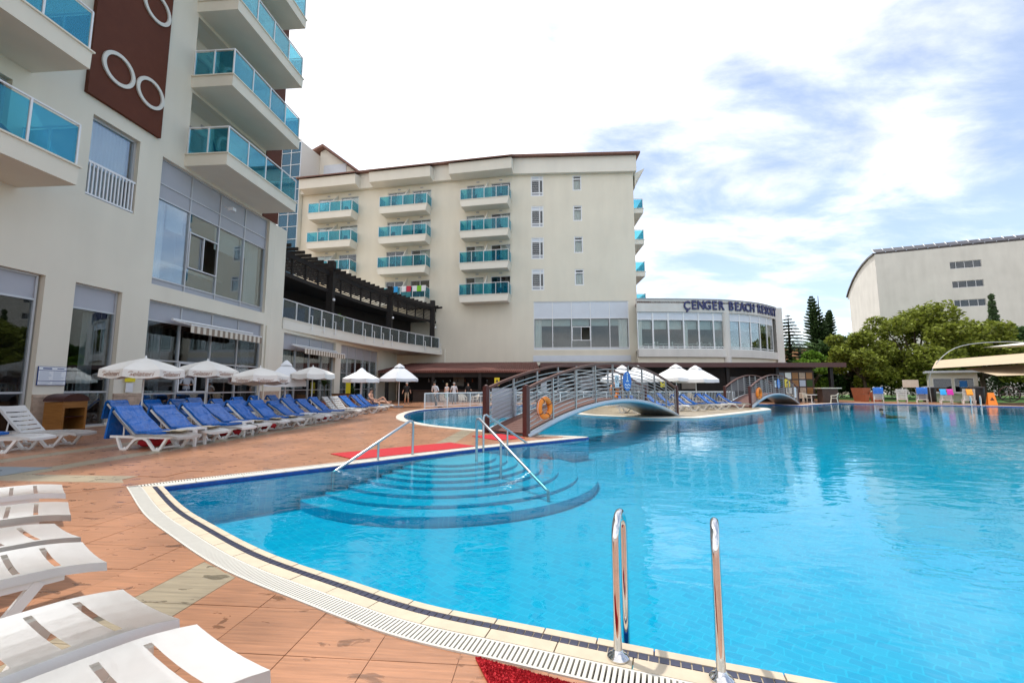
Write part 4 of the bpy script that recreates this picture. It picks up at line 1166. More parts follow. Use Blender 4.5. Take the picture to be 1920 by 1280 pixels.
# tables and chairs seen inside the restaurant
mb = MB()
for i in range(1, len(ws)-1):
    a, n0 = ws[i], wsn[i]; q = (a[0]-n0[0]*1.6, a[1]-n0[1]*1.6)
    mb.box(q[0]-0.5,q[0]+0.5,q[1]-0.4,q[1]+0.4,5.85,5.9); mb.box(q[0]-0.05,q[0]+0.05,q[1]-0.05,q[1]+0.05,5.15,5.85)
    for s_ in (-0.75,0.75): mb.box(q[0]+s_-0.2,q[0]+s_+0.2,q[1]-0.2,q[1]+0.2,5.15,5.62); mb.box(q[0]+s_*1.25-0.03,q[0]+s_*1.25+0.03,q[1]-0.2,q[1]+0.2,5.62,6.15)
mb.build('dining_furniture','curtain',HW)
# sign letters
SG = thing('name_sign','dark blue raised letters reading ÇENGER BEACH RESORT on the rounded parapet','sign',(0,0,0))
msg = 'ÇENGER BEACH RESORT'
path = resample(wf, 0.05); pnm = normals(path)
start = min(range(len(path)), key=lambda i: abs(path[i][0]-17.75)); total = len(path)-start-3
adv = {' ':0.55,'I':0.45}
wsum = sum(adv.get(ch,1.0) for ch in msg); pos = 0.0
for ch in msg:
    wd = adv.get(ch,1.0)
    if ch != ' ':
        i = min(len(path)-1, start+int((pos+wd/2)/wsum*total)); p, n = path[i], pnm[i]
        o = text('letter', ch, 1.28, 'sign_blue', SG, (p[0]+n[0]*0.07, p[1]+n[1]*0.07, 9.78 if ch != 'Ç' else 9.72), (pi/2,0,atan2(-n[0]*-1, -n[1])*-1 if False else atan2(n[1],n[0])+pi/2), ext=0.06, offset=0.028, sx=0.84)
    pos += wd

# ------------------------------------------------------------------ far right hotel
ANG_R = atan2(-0.42, 1.0)
HR = thing('far_hotel', 'pale windowless hotel flank with curved roof and solar panels behind the trees', 'building', (70,79,0), ANG_R)
mb = MB(); wh = [(9.85,14.1,22.5,23.8),(9.9,14.1,19.0,20.22),(9.9,14.1,15.55,16.8)]
wall_holes(mb,-0.8,40,0,26.5,wh,0.0,0.25); mb.build('wall','stucco_white',HR)
mb = MB(); prof = [(0,26.5),(3,26.4),(6,26.0),(9,25.3),(12,24.2),(15,22.6),(16.6,21.4),(16.6,20.9),(15.6,20.9),(15.6,0),(0,0)]
n = len(prof)
mb.add([(-0.8,y,z) for y,z in prof], [tuple(range(n))])
mb.build('flank_wall','stucco_white',HR)
mb = MB()
for i in range(6):
    (y0,z0),(y1,z1) = prof[i],prof[i+1]
    mb.hexa([(-1.1,y0,z0),(40,y0,z0),(40,y1,z1),(-1.1,y1,z1)],[(-1.1,y0,z0+0.3),(40,y0,z0+0.3),(40,y1,z1+0.3),(-1.1,y1,z1+0.3)])
mb.build('curved_roof','solar',HR)
for (a, b, c, d) in wh:
    room(HR,a,b,c,d,0.25,1.5,'dark_room'); glazing(HR,[a,a+0.85,a+2,a+3.2,b],[c,d],0.2,'glass_dark',fw=0.07)
for k in range(15):
    a = -0.5+k*1.55; mb = MB(); mb.hexa([(a,0.2,26.85),(a+1.42,0.2,26.85),(a+1.42,1.9,27.9),(a,1.9,27.9)],[(a,0.15,26.93),(a+1.42,0.15,26.93),(a+1.42,1.85,27.98),(a,1.85,27.98)]); mb.build('solar_panel','solar',HR)
mb = MB()
for k in range(16): mb.tube([(-0.55+k*1.55,0.15,26.5),(-0.55+k*1.55,1.9,28.1)],0.05,5)
mb.build('panel_rack','white_metal',HR)
mb = MB(); mb.box(22.8,23.6,0.5,1.4,26.5,30.5); mb.build('chimney','stucco_white',HR)

oh = thing('far_house','orange plastered house with flat roof far behind the hedge','house',(52,80,0))
mb = MB(); wall_holes(mb,-6,6,0,8.5,[(-4,-2.8,4.5,6.2),(-0.6,0.6,4.5,6.2),(2.8,4,4.5,6.2)],0,0.2); mb.quad((-6,0,0),(-6,0,8.5),(-6,8,8.5),(-6,8,0)); mb.quad((6,0,0),(6,8,0),(6,8,8.5),(6,0,8.5)); mb.quad((-6,0,8.5),(6,0,8.5),(6,8,8.5),(-6,8,8.5)); mb.build('wall','house_orange',oh)
for a in (-4,-0.6,2.8):
    mb = MB(); mb.box(a,a+1.2,0.2,0.25,4.5,6.2); mb.build('window','glass_tower',oh)
mb = MB(); mb.box(-6.3,6.3,-0.4,8.3,8.501,8.8); mb.build('roof','roof_tile',oh)

# ================================================================== POOL FURNITURE
# ---- hand rails at the entry steps
def handrail(label, top, end, mid_t, base_z0=-0.12, ext=0.05):
    t0 = Vector(top); e = Vector(end); d = (e-t0)
    o = thing('pool_handrail', label, 'handrail', (t0.x, t0.y, 0), 0, 'stainless handrails at the pool steps')
    P = lambda v: (v.x-t0.x, v.y-t0.y, v.z)
    mb = MB(); back = Vector((t0.x-d.x*0.02, t0.y-d.y*0.02, t0.z))
    pts = [P(Vector((t0.x-d.x*0.06, t0.y-d.y*0.06, base_z0))), P(Vector((t0.x-d.x*0.06, t0.y-d.y*0.06, t0.z-0.06))), P(Vector((t0.x-d.x*0.045, t0.y-d.y*0.045, t0.z-0.012))), P(t0), P(t0+d*0.5), P(t0+d), P(t0+d*(1+ext*0.9)), P(t0+d*(1+ext)+Vector((0,0,0.02)))]
    pts.append((pts[-1][0]+0.005, pts[-1][1], -0.6))
    mb.tube(pts, 0.026, 10); smooth_auto(mb.build('rail', 'steel_rail', o))
    m = t0+d*mid_t
    mb = MB(); mb.tube([P(Vector((m.x, m.y, -0.35))), P(m)], 0.023, 10); smooth_auto(mb.build('post', 'steel_rail', o))
handrail('grey handrail at the left end of the pool steps by the long red mat', (-2.12,8.96,0.70), (-3.08,7.72,-0.05), 0.47)
handrail('grey handrail nearest the camera on the right of the pool steps', (-0.66,8.75,0.76), (0.30,7.53,-0.05), 0.47, ext=0.3)
handrail('grey handrail by the pool edge beside the bridge foot', (-0.60,10.1,0.75), (0.44,10.96,-0.05), 0.47)

# ---- chrome pool ladder in the foreground
ld = thing('pool_ladder', 'chrome pool ladder with two arched grab rails at the near pool edge', 'ladder', (0.55,2.37,0))
for bx, by, lab in ((0.0,0.0,1), (0.455,-0.165,2)):
    dirv = Vector((0.42, 0.90)).normalized()
    h = 0.70; r = 0.115; pts = [(bx,by,0.0)]
    for k in range(5): pts.append((bx, by, 0.12+k*0.11))
    for k in range(0, 13):
        a = pi*k/12; s = r-r*cos(a); pts.append((bx+dirv.x*s, by+dirv.y*s, h-r+r*sin(a)))
    for z in (0.4,0.2,0.0,-0.2,-0.4,-0.56): pts.append((bx+dirv.x*2*r, by+dirv.y*2*r, z))
    mb = MB(); mb.tube(pts, 0.0215, 18); smooth_auto(mb.build('grab_rail','chrome',ld))
    mb = MB(); mb.lathe([(0.055,0.008),(0.056,0.016),(0.045,0.026),(0.030,0.034),(0.0225,0.05)],20,(bx,by,0)); smooth_auto(mb.build('flange','chrome',ld))
for z in (-0.22,-0.45):
    a = Vector((dirv.x*2*r, dirv.y*2*r, z)); b = a+Vector((0.455,-0.165,0))
    mb = MB(); t = (b-a).normalized(); n = Vector((-t.y,t.x,0))*0.04
    mb.hexa([tuple(a-n-Vector((0,0,0.015))),tuple(b-n-Vector((0,0,0.015))),tuple(b+n-Vector((0,0,0.015))),tuple(a+n-Vector((0,0,0.015)))],[tuple(a-n),tuple(b-n),tuple(b+n),tuple(a+n)]); mb.build('tread','chrome',ld)

# ---- red rubber mats
def mat_obj(label, pts, n=26, loops=False):
    c = (sum(p[0] for p in pts)/len(pts), sum(p[1] for p in pts)/len(pts))
    o = thing('red_mat', label, 'mat', (c[0],c[1],0), 0, 'red rubber mats on the deck')
    mb = MB(); mb.prism([(p[0]-c[0],p[1]-c[1]) for p in pts], 0.003, 0.014); mb.build('mat_base','red_rubber',o)
    if loops:
        mb = MB()
        (x0,y0),(x1,y1),(x2,y2),(x3,y3) = [(p[0]-c[0],p[1]-c[1]) for p in pts]
        for k in range(9000):
            u, v = random.random(), random.random()
            x = (x0*(1-u)+x1*u)*(1-v)+(x3*(1-u)+x2*u)*v; y = (y0*(1-u)+y1*u)*(1-v)+(y3*(1-u)+y2*u)*v
            a = random.uniform(0,2*pi); h = random.uniform(0.004,0.011); l = 0.007
            mb.add([(x-l*cos(a),y-l*sin(a),0.013),(x+l*cos(a),y+l*sin(a),0.013),(x+l*0.4*cos(a+0.8),y+l*0.4*sin(a+0.8),0.013+h)],[(0,1,2)])
        q = mb.build('pile','red_rubber',o); q['kind'] = 'stuff'
mat_obj('long red mat lying behind the pool steps', [(-3.8,9.14),(-3.03,8.42),(-0.86,10.27),(-1.56,10.94)])
mat_obj('red mat at the foot of the large bridge', [(-1.14,12.34),(-0.35,11.37),(0.36,11.95),(-0.35,12.95)])
mat_obj('red loop pile mat in the foreground beside the drain grate', [(-0.19,2.37),(0.02,1.85),(0.62,1.95),(0.44,2.10)], loops=True)

# ---- sun loungers
HWD = 0.31
def panel_mesh(name, x0, x1, slots, prof, th=0.022, slot_w=0.028, sl_y=0.245, apron=0.050):
    xe = x1+0.006
    xs = sorted(set([x0, x1, xe]+[s for s in slots]+[s+slot_w for s in slots]+[x0+(x1-x0)*k/14 for k in range(15)]))
    ys = [-HWD,-HWD+0.004,-0.27,-sl_y,-0.12,0,0.12,sl_y,0.27,HWD-0.004,HWD]
    bm = bmesh.new(); V = {}
    for i, x in enumerate(xs):
        for j, y in enumerate(ys):
            z = prof(x)-0.016*(1-(y/HWD)**2)
            if j in (0, len(ys)-1) or x == xe: z -= apron
            V[i,j] = bm.verts.new((x,y,z))
    for i in range(len(xs)-1):
        xm = (xs[i]+xs[i+1])/2
        for j in range(len(ys)-1):
            ym = (ys[j]+ys[j+1])/2
            if abs(ym) < sl_y and any(s < xm < s+slot_w for s in slots): continue
            bm.faces.new((V[i,j],V[i+1,j],V[i+1,j+1],V[i,j+1]))
    r = bmesh.ops.solidify(bm, geom=bm.faces[:], thickness=th)
    bmesh.ops.recalc_face_normals(bm, faces=bm.faces[:])
    me = bpy.data.meshes.new(name); bm.to_mesh(me); bm.free()
    me.materials.append(MATS['white_plastic'])
    me.polygons.foreach_set('use_smooth',[True]*len(me.polygons))
    try: me.set_sharp_from_angle(angle=radians(35))
    except Exception: pass
    return me
def seat_prof(x):
    z = 0.345
    if x > 0.70: z -= 0.032*((x-0.70)/0.28)**2
    return z+0.012*sin((x+0.2)*3.0)
SEAT = panel_mesh('seat_panel', -0.14, 0.98, [0.76-0.165*k for k in range(5)], seat_prof)
BACK = panel_mesh('backrest', 0.0, 0.80, [0.08+0.13*k for k in range(5)], lambda x: 0.0+0.05*(x/0.8)**2*0.6)
def leg_frame_mesh():
    mb = MB(); path = [(-0.62,0.29),(-0.50,0.03),(-0.47,0.012),(-0.36,0.012),(-0.33,0.03),(-0.16,0.22),(-0.05,0.265),(0.08,0.265),(0.19,0.22),(0.36,0.03),(0.39,0.012),(0.50,0.012),(0.53,0.03),(0.70,0.285)]
    n = len(path)
    for i in range(n-1):
        (xa,za),(xb,zb) = path[i],path[i+1]; L = hypot(xb-xa,zb-za); nx, nz = -(zb-za)/L*0.026, (xb-xa)/L*0.026
        mb.hexa([(xa-nx,-0.024,za-nz),(xb-nx,-0.024,zb-nz),(xb-nx,0.024,zb-nz),(xa-nx,0.024,za-nz)],[(xa+nx,-0.024,za+nz),(xb+nx,-0.024,zb+nz),(xb+nx,0.024,zb+nz),(xa+nx,0.024,za+nz)])
    mb.box(-0.80,0.80,-0.02,0.02,0.262,0.315)
    return mb.mesh('leg_frame','white_plastic')
LEGF = leg_frame_mesh()
_b = MB(); _b.lathe([(0.050,0.0),(0.050,0.018),(0.044,0.030),(0.028,0.038),(0.004,0.041)],14); CAP = _b.mesh('corner_cap','white_plastic',True)
_b = MB(); _b.box(-0.02,0.02,-0.27,0.27,0.03,0.07); BRACE = _b.mesh('brace','white_plastic')
def mattress_mesh(ang, hang, x_end, w=0.29, lump=0.0):
    pts = []; hx, hz = -0.14, 0.365; L = 0.82
    tx, tz = hx-L*cos(ang), hz+L*sin(ang)
    path = []
    if hang > 0.05:
        k_n = max(2, int(hang/0.12))
        for k in range(k_n, 0, -1): path.append((tx-0.05-0.09*k/k_n*(0.4+hang), tz-0.03-hang*k/k_n))
    path += [(tx-0.03,tz+0.015),(tx+0.02,tz+0.035)]
    for k in range(1,9): t = k/9; path.append((tx+(hx-tx)*t, tz+(hz-tz)*t+0.012*sin(t*9+lump)))
    path += [(hx+0.02,hz+0.0),(hx+0.1,hz-0.005)]
    n = max(2,int((x_end-0.0)/0.1))
    for k in range(n+1): x = 0.0+x_end*k/n; path.append((x,0.352+0.012*sin(x*7+lump)))
    path = catmull(path,2)
    mb = MB(); mb.ribbon_y(path,0.05,-w,w)
    me = mb.mesh('mattress','vinyl_blue',True)
    try: me.set_sharp_from_angle(angle=radians(50))
    except Exception: pass
    return me
_mcache = {}
def lounger(label, loc, rz, ang=radians(38), hang=None, x_end=0.35, group=None, mat=True, z0=0.0):
    o = thing('sun_lounger', label, 'sun lounger', (loc[0],loc[1],z0), rz, group)
    link('seat_panel', SEAT, o)
    b = link('backrest', BACK, o); b.location = (-0.14,0,0.345); b.rotation_euler = (0,-ang,pi)
    for y in (-0.27,0.27): link('leg_frame', LEGF, o, (0,y,0))
    for x in (-0.41,0.44): link('brace', BRACE, o, (x,0,0))
    if ang > 0.15:
        mb = _mcache.get(('strut',round(ang,2)))
        if mb is None:
            q = MB(); bx = -0.14-0.5*cos(ang); bz = 0.335+0.5*sin(ang)
            for y in (-0.22,0.22): q.tube([(bx,y,bz),(-0.52,y,0.29)],0.014,6)
            q.tube([(-0.52,-0.25,0.29),(-0.52,0.25,0.29)],0.014,6)
            mb = q.mesh('back_support','white_plastic'); _mcache[('strut',round(ang,2))] = mb
        link('back_support', mb, o)
    if mat:
        h = 0.12 if hang is None else hang; key = (round(ang,2),round(h,2),round(x_end,2))
        if key not in _mcache: _mcache[key] = mattress_mesh(ang,h,x_end,lump=len(_mcache))
        link('mattress', _mcache[key], o)
    return o
# foreground row, backs folded flat, feet towards the pool
fg = [((-0.97,1.79),(-1.44,2.08)),((-1.56,2.13),(-2.14,2.45)),((-2.52,2.78),(-3.08,3.17)),((-3.18,3.26),(-3.67,3.55)),((-3.78,3.78),(-4.26,4.22)),((-4.63,4.55),(-5.04,4.91))]
fgl = ['white lounger nearest the camera at the bottom left corner','white slatted lounger second from the camera at bottom left','white lounger third from the camera at the left edge','white lounger fourth from the camera at the left edge','white lounger fifth from the camera at the left edge','white lounger farthest of the foreground row at the left edge']
for (a, b), lab in zip(fg, fgl):
    ex, ey = b[0]-a[0], b[1]-a[1]; rz = atan2(-ex, ey) if False else atan2(ey, ex)-pi/2
    mx, my = (a[0]+b[0])/2, (a[1]+b[1])/2
    fx, fy = cos(rz), sin(rz)
    lounger(lab, (mx-fx*0.97, my-fy*0.97), rz, ang=radians(4), mat=False, group='white loungers in the foreground')
# long row facing the pool in front of the hotel wing
ys = [9.95,11.0,12.02,12.95,13.95,14.9,15.95,16.9,17.95,18.95,20.0,21.1,22.3,23.5,24.6]
for i, y in enumerate(ys):
    bare = i in (10,11)
    x = -8.28+random.uniform(-0.13,0.13)+0.02*(y-10)
    kind = 'bare white lounger without mattress' if bare else 'white lounger with blue mattress'
    extra = ', mattress hanging over its back' if i in (0,) else ''
    lab = '%s, %s in the front row%s' % (kind, ORD[i], extra) if i < 15 else kind
    lounger(lab, (x,y), radians(-4+random.uniform(-8,8)), ang=radians(36+random.uniform(-4,5)) if not bare else radians(48), hang=0.62 if i in (0,) else 0.42 if i in (1,3,6) else 0.1, x_end=random.choice([0.25,0.42,0.55]), mat=not bare, group='front row of blue loungers by the hotel')
ys2 = [13.5,14.6,15.7,16.4,17.9,19.0,20.4,21.6,23.0]
for i, y in enumerate(ys2):
    lounger('white lounger with blue mattress, %s of the back row under the parasols' % ORD[i], (-11.75+0.03*(y-10)+random.uniform(-0.08,0.08),y), radians(-3+random.uniform(-5,5)), ang=radians(38+random.uniform(-4,6)), hang=0.45 if i in (0,2) else 0.12, x_end=0.4, group='back row of blue loungers by the hotel')
lounger('white lounger with blue mattress cut by the left edge beside the cabinet', (-11.3,9.45), radians(8), ang=radians(12), hang=0.0, x_end=0.05, group='loungers by the wooden cabinet')
lounger('bare white lounger with raised back in front of the wooden cabinet', (-11.25,10.35), radians(8), ang=radians(48), mat=False, group='loungers by the wooden cabinet')
# on the pool island
for i in range(9):
    t = i/8; x = 6.3+t*8.0; y = 22.7+t*5.2+(0.5 if i%2 else 0)
    lounger('blue lounger on the pool island, %s from the large bridge' % ORD[i], (x,y), radians(-38+random.uniform(-4,4)), ang=radians(38+random.uniform(-3,5)), hang=0.12, x_end=0.5, group='blue loungers on the pool island', z0=0.022)
# far right side
for i, (x, y, blue) in enumerate([(31.7,37.2,True),(33.1,36.5,False),(34.3,36.0,True),(35.3,35.0,False),(36.5,34.4,False)]):
    lab = ['blue lounger left of the two bare ones beyond the pool','bare white lounger between two blue ones beyond the pool','blue lounger right of the bare one beyond the pool','bare white lounger left of the pair by the kiosk','bare white lounger right of the pair by the kiosk'][i]
    lounger(lab, (x,y), radians(50+random.uniform(-5,5)), ang=radians(62), hang=0.35, x_end=0.4, mat=blue, group='loungers beyond the pool').scale = (1.15,)*3

# ---- small white side tables between the loungers
def side_table(label, x, y, z=0.0):
    o = thing('side_table', label, 'table', (x,y,z), random.uniform(-0.2,0.2), 'white plastic side tables')
    mb = MB(); mb.box(-0.22,0.22,-0.22,0.22,0.38,0.415); mb.build('tabletop','white_plastic',o)
    for sx in (-1,1):
        for sy in (-1,1):
            mb = MB(); mb.hexa([(sx*0.2-0.025,sy*0.2-0.025,0),(sx*0.2+0.025,sy*0.2-0.025,0),(sx*0.2+0.025,sy*0.2+0.025,0),(sx*0.2-0.025,sy*0.2+0.025,0)],[(sx*0.18-0.035,sy*0.18-0.035,0.379),(sx*0.18+0.035,sy*0.18-0.035,0.379),(sx*0.18+0.035,sy*0.18+0.035,0.379),(sx*0.18-0.035,sy*0.18+0.035,0.379)]); mb.build('leg','white_plastic',o)
for i, (x, y) in enumerate([(-7.75,10.5),(-7.8,12.5),(-7.75,16.42),(-10.3,15.4),(-7.7,20.5)]):
    side_table('small white plastic table, %s from the camera along the lounger row' % ORD[i], x, y)
def towel(label, loc, size, mat, rz, folded=True):
    o = thing('towel', label, 'towel', loc, rz, 'folded towels on the loungers')
    mb = MB(); sx, sy = size
    for k in range(2 if folded else 1):
        n = 6
        vs = []; fs = []
        for i in range(n+1):
            for j in range(4):
                vs.append((-sx/2+sx*i/n, -sy/2+sy*j/3, 0.004+k*0.022+0.006*sin(i*1.7+j+k*2)))
        fs = [(i*4+j,(i+1)*4+j,(i+1)*4+j+1,i*4+j+1) for i in range(n) for j in range(3)]
        b = len(mb.v); mb.add(vs+[(x,y,z+0.018) for x,y,z in vs], [tuple(reversed(f)) for f in fs]+[tuple(q+len(vs) for q in f) for f in fs])
    mb.build('cloth', mat, o, smooth=True)
for i, (x, y) in enumerate([(-7.75,10.0),(-7.75,11.05),(-7.7,12.95),(-7.68,13.95),(-7.66,15.0)]):
    towel('folded beige towel on the foot of the %s lounger of the front row' % ORD[[0,1,3,4,5][i]], (x,y,0.362), (0.42,0.34), 'towel_beige', random.uniform(-0.3,0.3))
for i, (x, y) in enumerate([(-8.5,10.35),(-8.2,14.45),(-8.1,18.5),(-8.15,12.5)]):
    o = thing('float_ring', 'red inflatable stored under the %s gap of the lounger row' % ORD[i], 'float', (x,y,0.02), 0, 'red inflatables under the loungers')
    mb = MB(); mb.tube([(0.24*cos(2*pi*k/20),0.24*sin(2*pi*k/20),0.08) for k in range(20)],0.08,8,closed=True); smooth_auto(mb.build('ring','red_rubber',o))

# ---- parasols
def parasol_round(label, x, y, top, R, mat, printed, group, n=8, rz=0.0, tilt=(0,0)):
    o = thing('parasol', label, 'parasol', (x,y,0), rz, group)
    H0 = top; rim = top-0.42*R/1.2; val = 0.21
    mb = MB(); mb.tube([(0,0,0),(0,0,top-0.02)],0.022,8); mb.build('pole','white_metal',o)
    cvs = []; mb = MB(); seg = n; sub = 4
    ring = []
    for rr, zz in ((0.03,top),(0.36*R,top-(top-rim)*0.27),(0.7*R,top-(top-rim)*0.60),(R,rim)):
        row = []
        for k in range(seg):
            for q in range(sub):
                a = 2*pi*(k+q/sub)/seg; sag = 1-0.05*sin(pi*q/sub)*(rr/R)**2
                f = cos(pi/seg)/cos(pi/seg*(2*q/sub-1)) if True else 1
                row.append((rr*f*sag*cos(a), rr*f*sag*sin(a), zz-0.035*sin(pi*q/sub)*(rr/R)**2 + tilt[0]*rr*cos(a)+tilt[1]*rr*sin(a)))
        ring.append(row)
    row = [(p[0]*1.012,p[1]*1.012,p[2]-val*(1+0.12*abs(sin(pi*(i%sub)/sub)))) for i,p in enumerate(ring[-1])]
    ring.append(row); N = seg*sub
    vs = [p for r in ring for p in r]
    fs = [(i*N+k,i*N+(k+1)%N,(i+1)*N+(k+1)%N,(i+1)*N+k) for i in range(len(ring)-1) for k in range(N)]+[tuple(range(N))]
    mb.add(vs,fs)
    c = mb.build('canopy',mat,o); smooth_auto(c,25)
    mb = MB(); mb.lathe([(0.028,0),(0.03,0.04),(0.012,0.09)],8,(0,0,top-0.01)); mb.build('finial','white_metal',o)
    for k in range(seg):
        a = 2*pi*k/seg; mb = MB(); mb.tube([(0.03*cos(a),0.03*sin(a),top-0.05),(R*0.97*cos(a),R*0.97*sin(a),rim-0.03)],0.008,4); mb.build('rib','white_metal',o)
        if printed:
            am = 2*pi*(k+0.5)/seg; rr = R*cos(pi/seg)*0.965+0.0
            text('lettering','Gelateria',0.19,'print_brown',c,(rr*1.02*cos(am),rr*1.02*sin(am),rim-0.135),(pi/2,0,am+pi/2),shear=0.3,ext=0.002,sx=0.95)
    mb = MB(); mb.lathe([(0.24,0.0),(0.24,0.06),(0.05,0.10)],14); mb.build('base','panel_grey',o)
    return o
def parasol_square(label, x, y, top, half, mat, group, rz=0.0, drop=0.95, n=4, val=0.22, vent=True):
    o = thing('parasol', label, 'parasol', (x,y,0), rz, group)
    mb = MB(); mb.tube([(0,0,0),(0,0,top-0.05)],0.035,8); mb.build('pole','white_metal',o)
    rim = top-drop; R = half*(sqrt(2) if n == 4 else 1.0)
    mb = MB(); rows = []; sub = 6
    for rr, zz in ((0.05,top-0.08),(0.33,top-0.08-drop*0.24),(0.66,top-0.08-drop*0.55),(1.0,rim)):
        row = []
        for k in range(n):
            a0 = 2*pi*(k+0.5)/n; a1 = 2*pi*(k+1.5)/n
            for q in range(sub):
                t = q/sub; X = R*rr*(cos(a0)*(1-t)+cos(a1)*t); Y = R*rr*(sin(a0)*(1-t)+sin(a1)*t)
                s = 1-0.035*sin(pi*t)*rr; row.append((X*s,Y*s,zz-0.03*sin(pi*t)*rr))
        rows.append(row)
    rows.append([(p[0]*1.005,p[1]*1.005,p[2]-val-0.02*abs(sin(i*1.3))) for i,p in enumerate(rows[-1])])
    N = n*sub; vs = [p for r in rows for p in r]
    fs = [(i*N+k,i*N+(k+1)%N,(i+1)*N+(k+1)%N,(i+1)*N+k) for i in range(len(rows)-1) for k in range(N)]+[tuple(range(N))]
    mb.add(vs,fs); smooth_auto(mb.build('canopy',mat,o),25)
    if vent:
        mb = MB(); rows = []
        for rr, zz in ((0.04,top+0.04),(0.25,top-0.17),(0.29,top-0.25)):
            row = []
            for k in range(n):
                a0 = 2*pi*(k+0.5)/n; a1 = 2*pi*(k+1.5)/n
                for q in range(sub):
                    t = q/sub; row.append((R*rr*(cos(a0)*(1-t)+cos(a1)*t),R*rr*(sin(a0)*(1-t)+sin(a1)*t),zz+0.04*sin(pi*t)*(rr/0.29)))
            rows.append(row)
        vs = [p for r in rows for p in r]; mb.add(vs,[(i*N+k,i*N+(k+1)%N,(i+1)*N+(k+1)%N,(i+1)*N+k) for i in range(2) for k in range(N)]+[tuple(range(N))])
        smooth_auto(mb.build('vent_cap',mat,o),25)
    for k in range(n):
        a0 = 2*pi*(k+0.5)/n; mb = MB(); mb.tube([(0,0,top-0.12),(R*0.98*cos(a0),R*0.98*sin(a0),rim-0.02)],0.012,4); mb.build('rib','white_metal',o)
    mb = MB(); mb.box(-0.3,0.3,-0.3,0.3,0,0.08); mb.build('base','panel_grey',o)
    return o
G1 = 'cream printed parasols over the loungers'
parasol_round('cream printed parasol nearest the camera, beside the notice board', -11.0,12.8,2.26,1.03,'canvas_cream',True,G1,rz=0.25)
parasol_round('cream printed parasol second from the camera under the first awning', -11.2,15.7,2.36,1.03,'canvas_cream',True,G1,rz=0.1)
parasol_round('tilted cream printed parasol third from the camera', -9.6,16.3,2.13,1.03,'canvas_cream',True,G1,rz=0.33,tilt=(0.02,-0.06))
parasol_round('cream parasol fourth of its kind, below the second awning', -9.55,20.5,2.36,1.0,'canvas_cream',False,G1,rz=0.2)
G2 = 'white pyramid parasols'
parasol_square('tall white pyramid parasol between the cream ones', -11.1,21.0,2.66,0.88,'canvas_white',G2,rz=0.5,drop=1.0)
parasol_square('white parasol with scalloped rim behind the sunbathing man', -9.5,27.0,2.54,1.14,'canvas_white',G2,rz=0.2,drop=0.62,n=8)
parasol_square('large parasol greyed for shade above the standing group', -7.95,30.2,2.98,1.42,'canvas_shaded',G2,rz=0.1,drop=1.0,n=6,val=0.18)
for i, (x, y, t) in enumerate([(9.4,32.0,2.95),(12.0,31.3,3.0),(13.3,31.0,2.9),(7.9,30.6,2.9)]):
    lab = ['white pyramid parasol seen through the middle of the large bridge','white pyramid parasol right of the large bridge on the island','white pyramid parasol farthest right on the island','white pyramid parasol seen through the left part of the large bridge'][i]
    parasol_square(lab,x,y,t,1.15,'canvas_white',G2,rz=0.3+0.2*i,drop=0.95)

# ---- towel cabinet
cb = thing('towel_cabinet','wooden cabinet with arched dark lid and open front by the left pillar','cabinet',(-14.22,13.75,0),radians(-4)); cb.scale = (0.75,0.9,1.0)
mb = MB()
mb.box(-0.42,0.40,0.36,0.40,0.02,0.93); mb.box(-0.42,0.40,-0.40,-0.36,0.02,0.93); mb.box(-0.42,-0.38,-0.36,0.36,0.02,0.93); mb.box(-0.42,0.40,-0.36,0.36,0.02,0.06)
mb.build('body','wood_cabinet',cb)
mb = MB(); mb.box(0.402,0.43,-0.40,-0.33,0.02,0.95); mb.box(0.402,0.43,0.33,0.40,0.02,0.95); mb.box(0.402,0.43,-0.329,0.329,0.74,0.95); mb.box(0.402,0.43,-0.329,0.329,0.02,0.08); mb.build('front_frame','wood_cabinet',cb)
arc = [(0.44*cos(pi*k/12)*-1, 0.95+0.24*sin(pi*k/12)) for k in range(13)]
mb = MB(); n = len(arc); vs = [( -0.45,y,z) for y,z in arc]+[(0.46,y,z) for y,z in arc]
mb.add(vs,[(i,i+1,n+i+1,n+i) for i in range(n-1)]+[tuple(range(n-1,-1,-1)),tuple(range(n,2*n))]); smooth_auto(mb.build('lid','wood_dark',cb),30)
mb = MB(); mb.box(-0.36,0.39,-0.35,0.35,0.45,0.47); mb.build('shelf','wood_dark',cb)

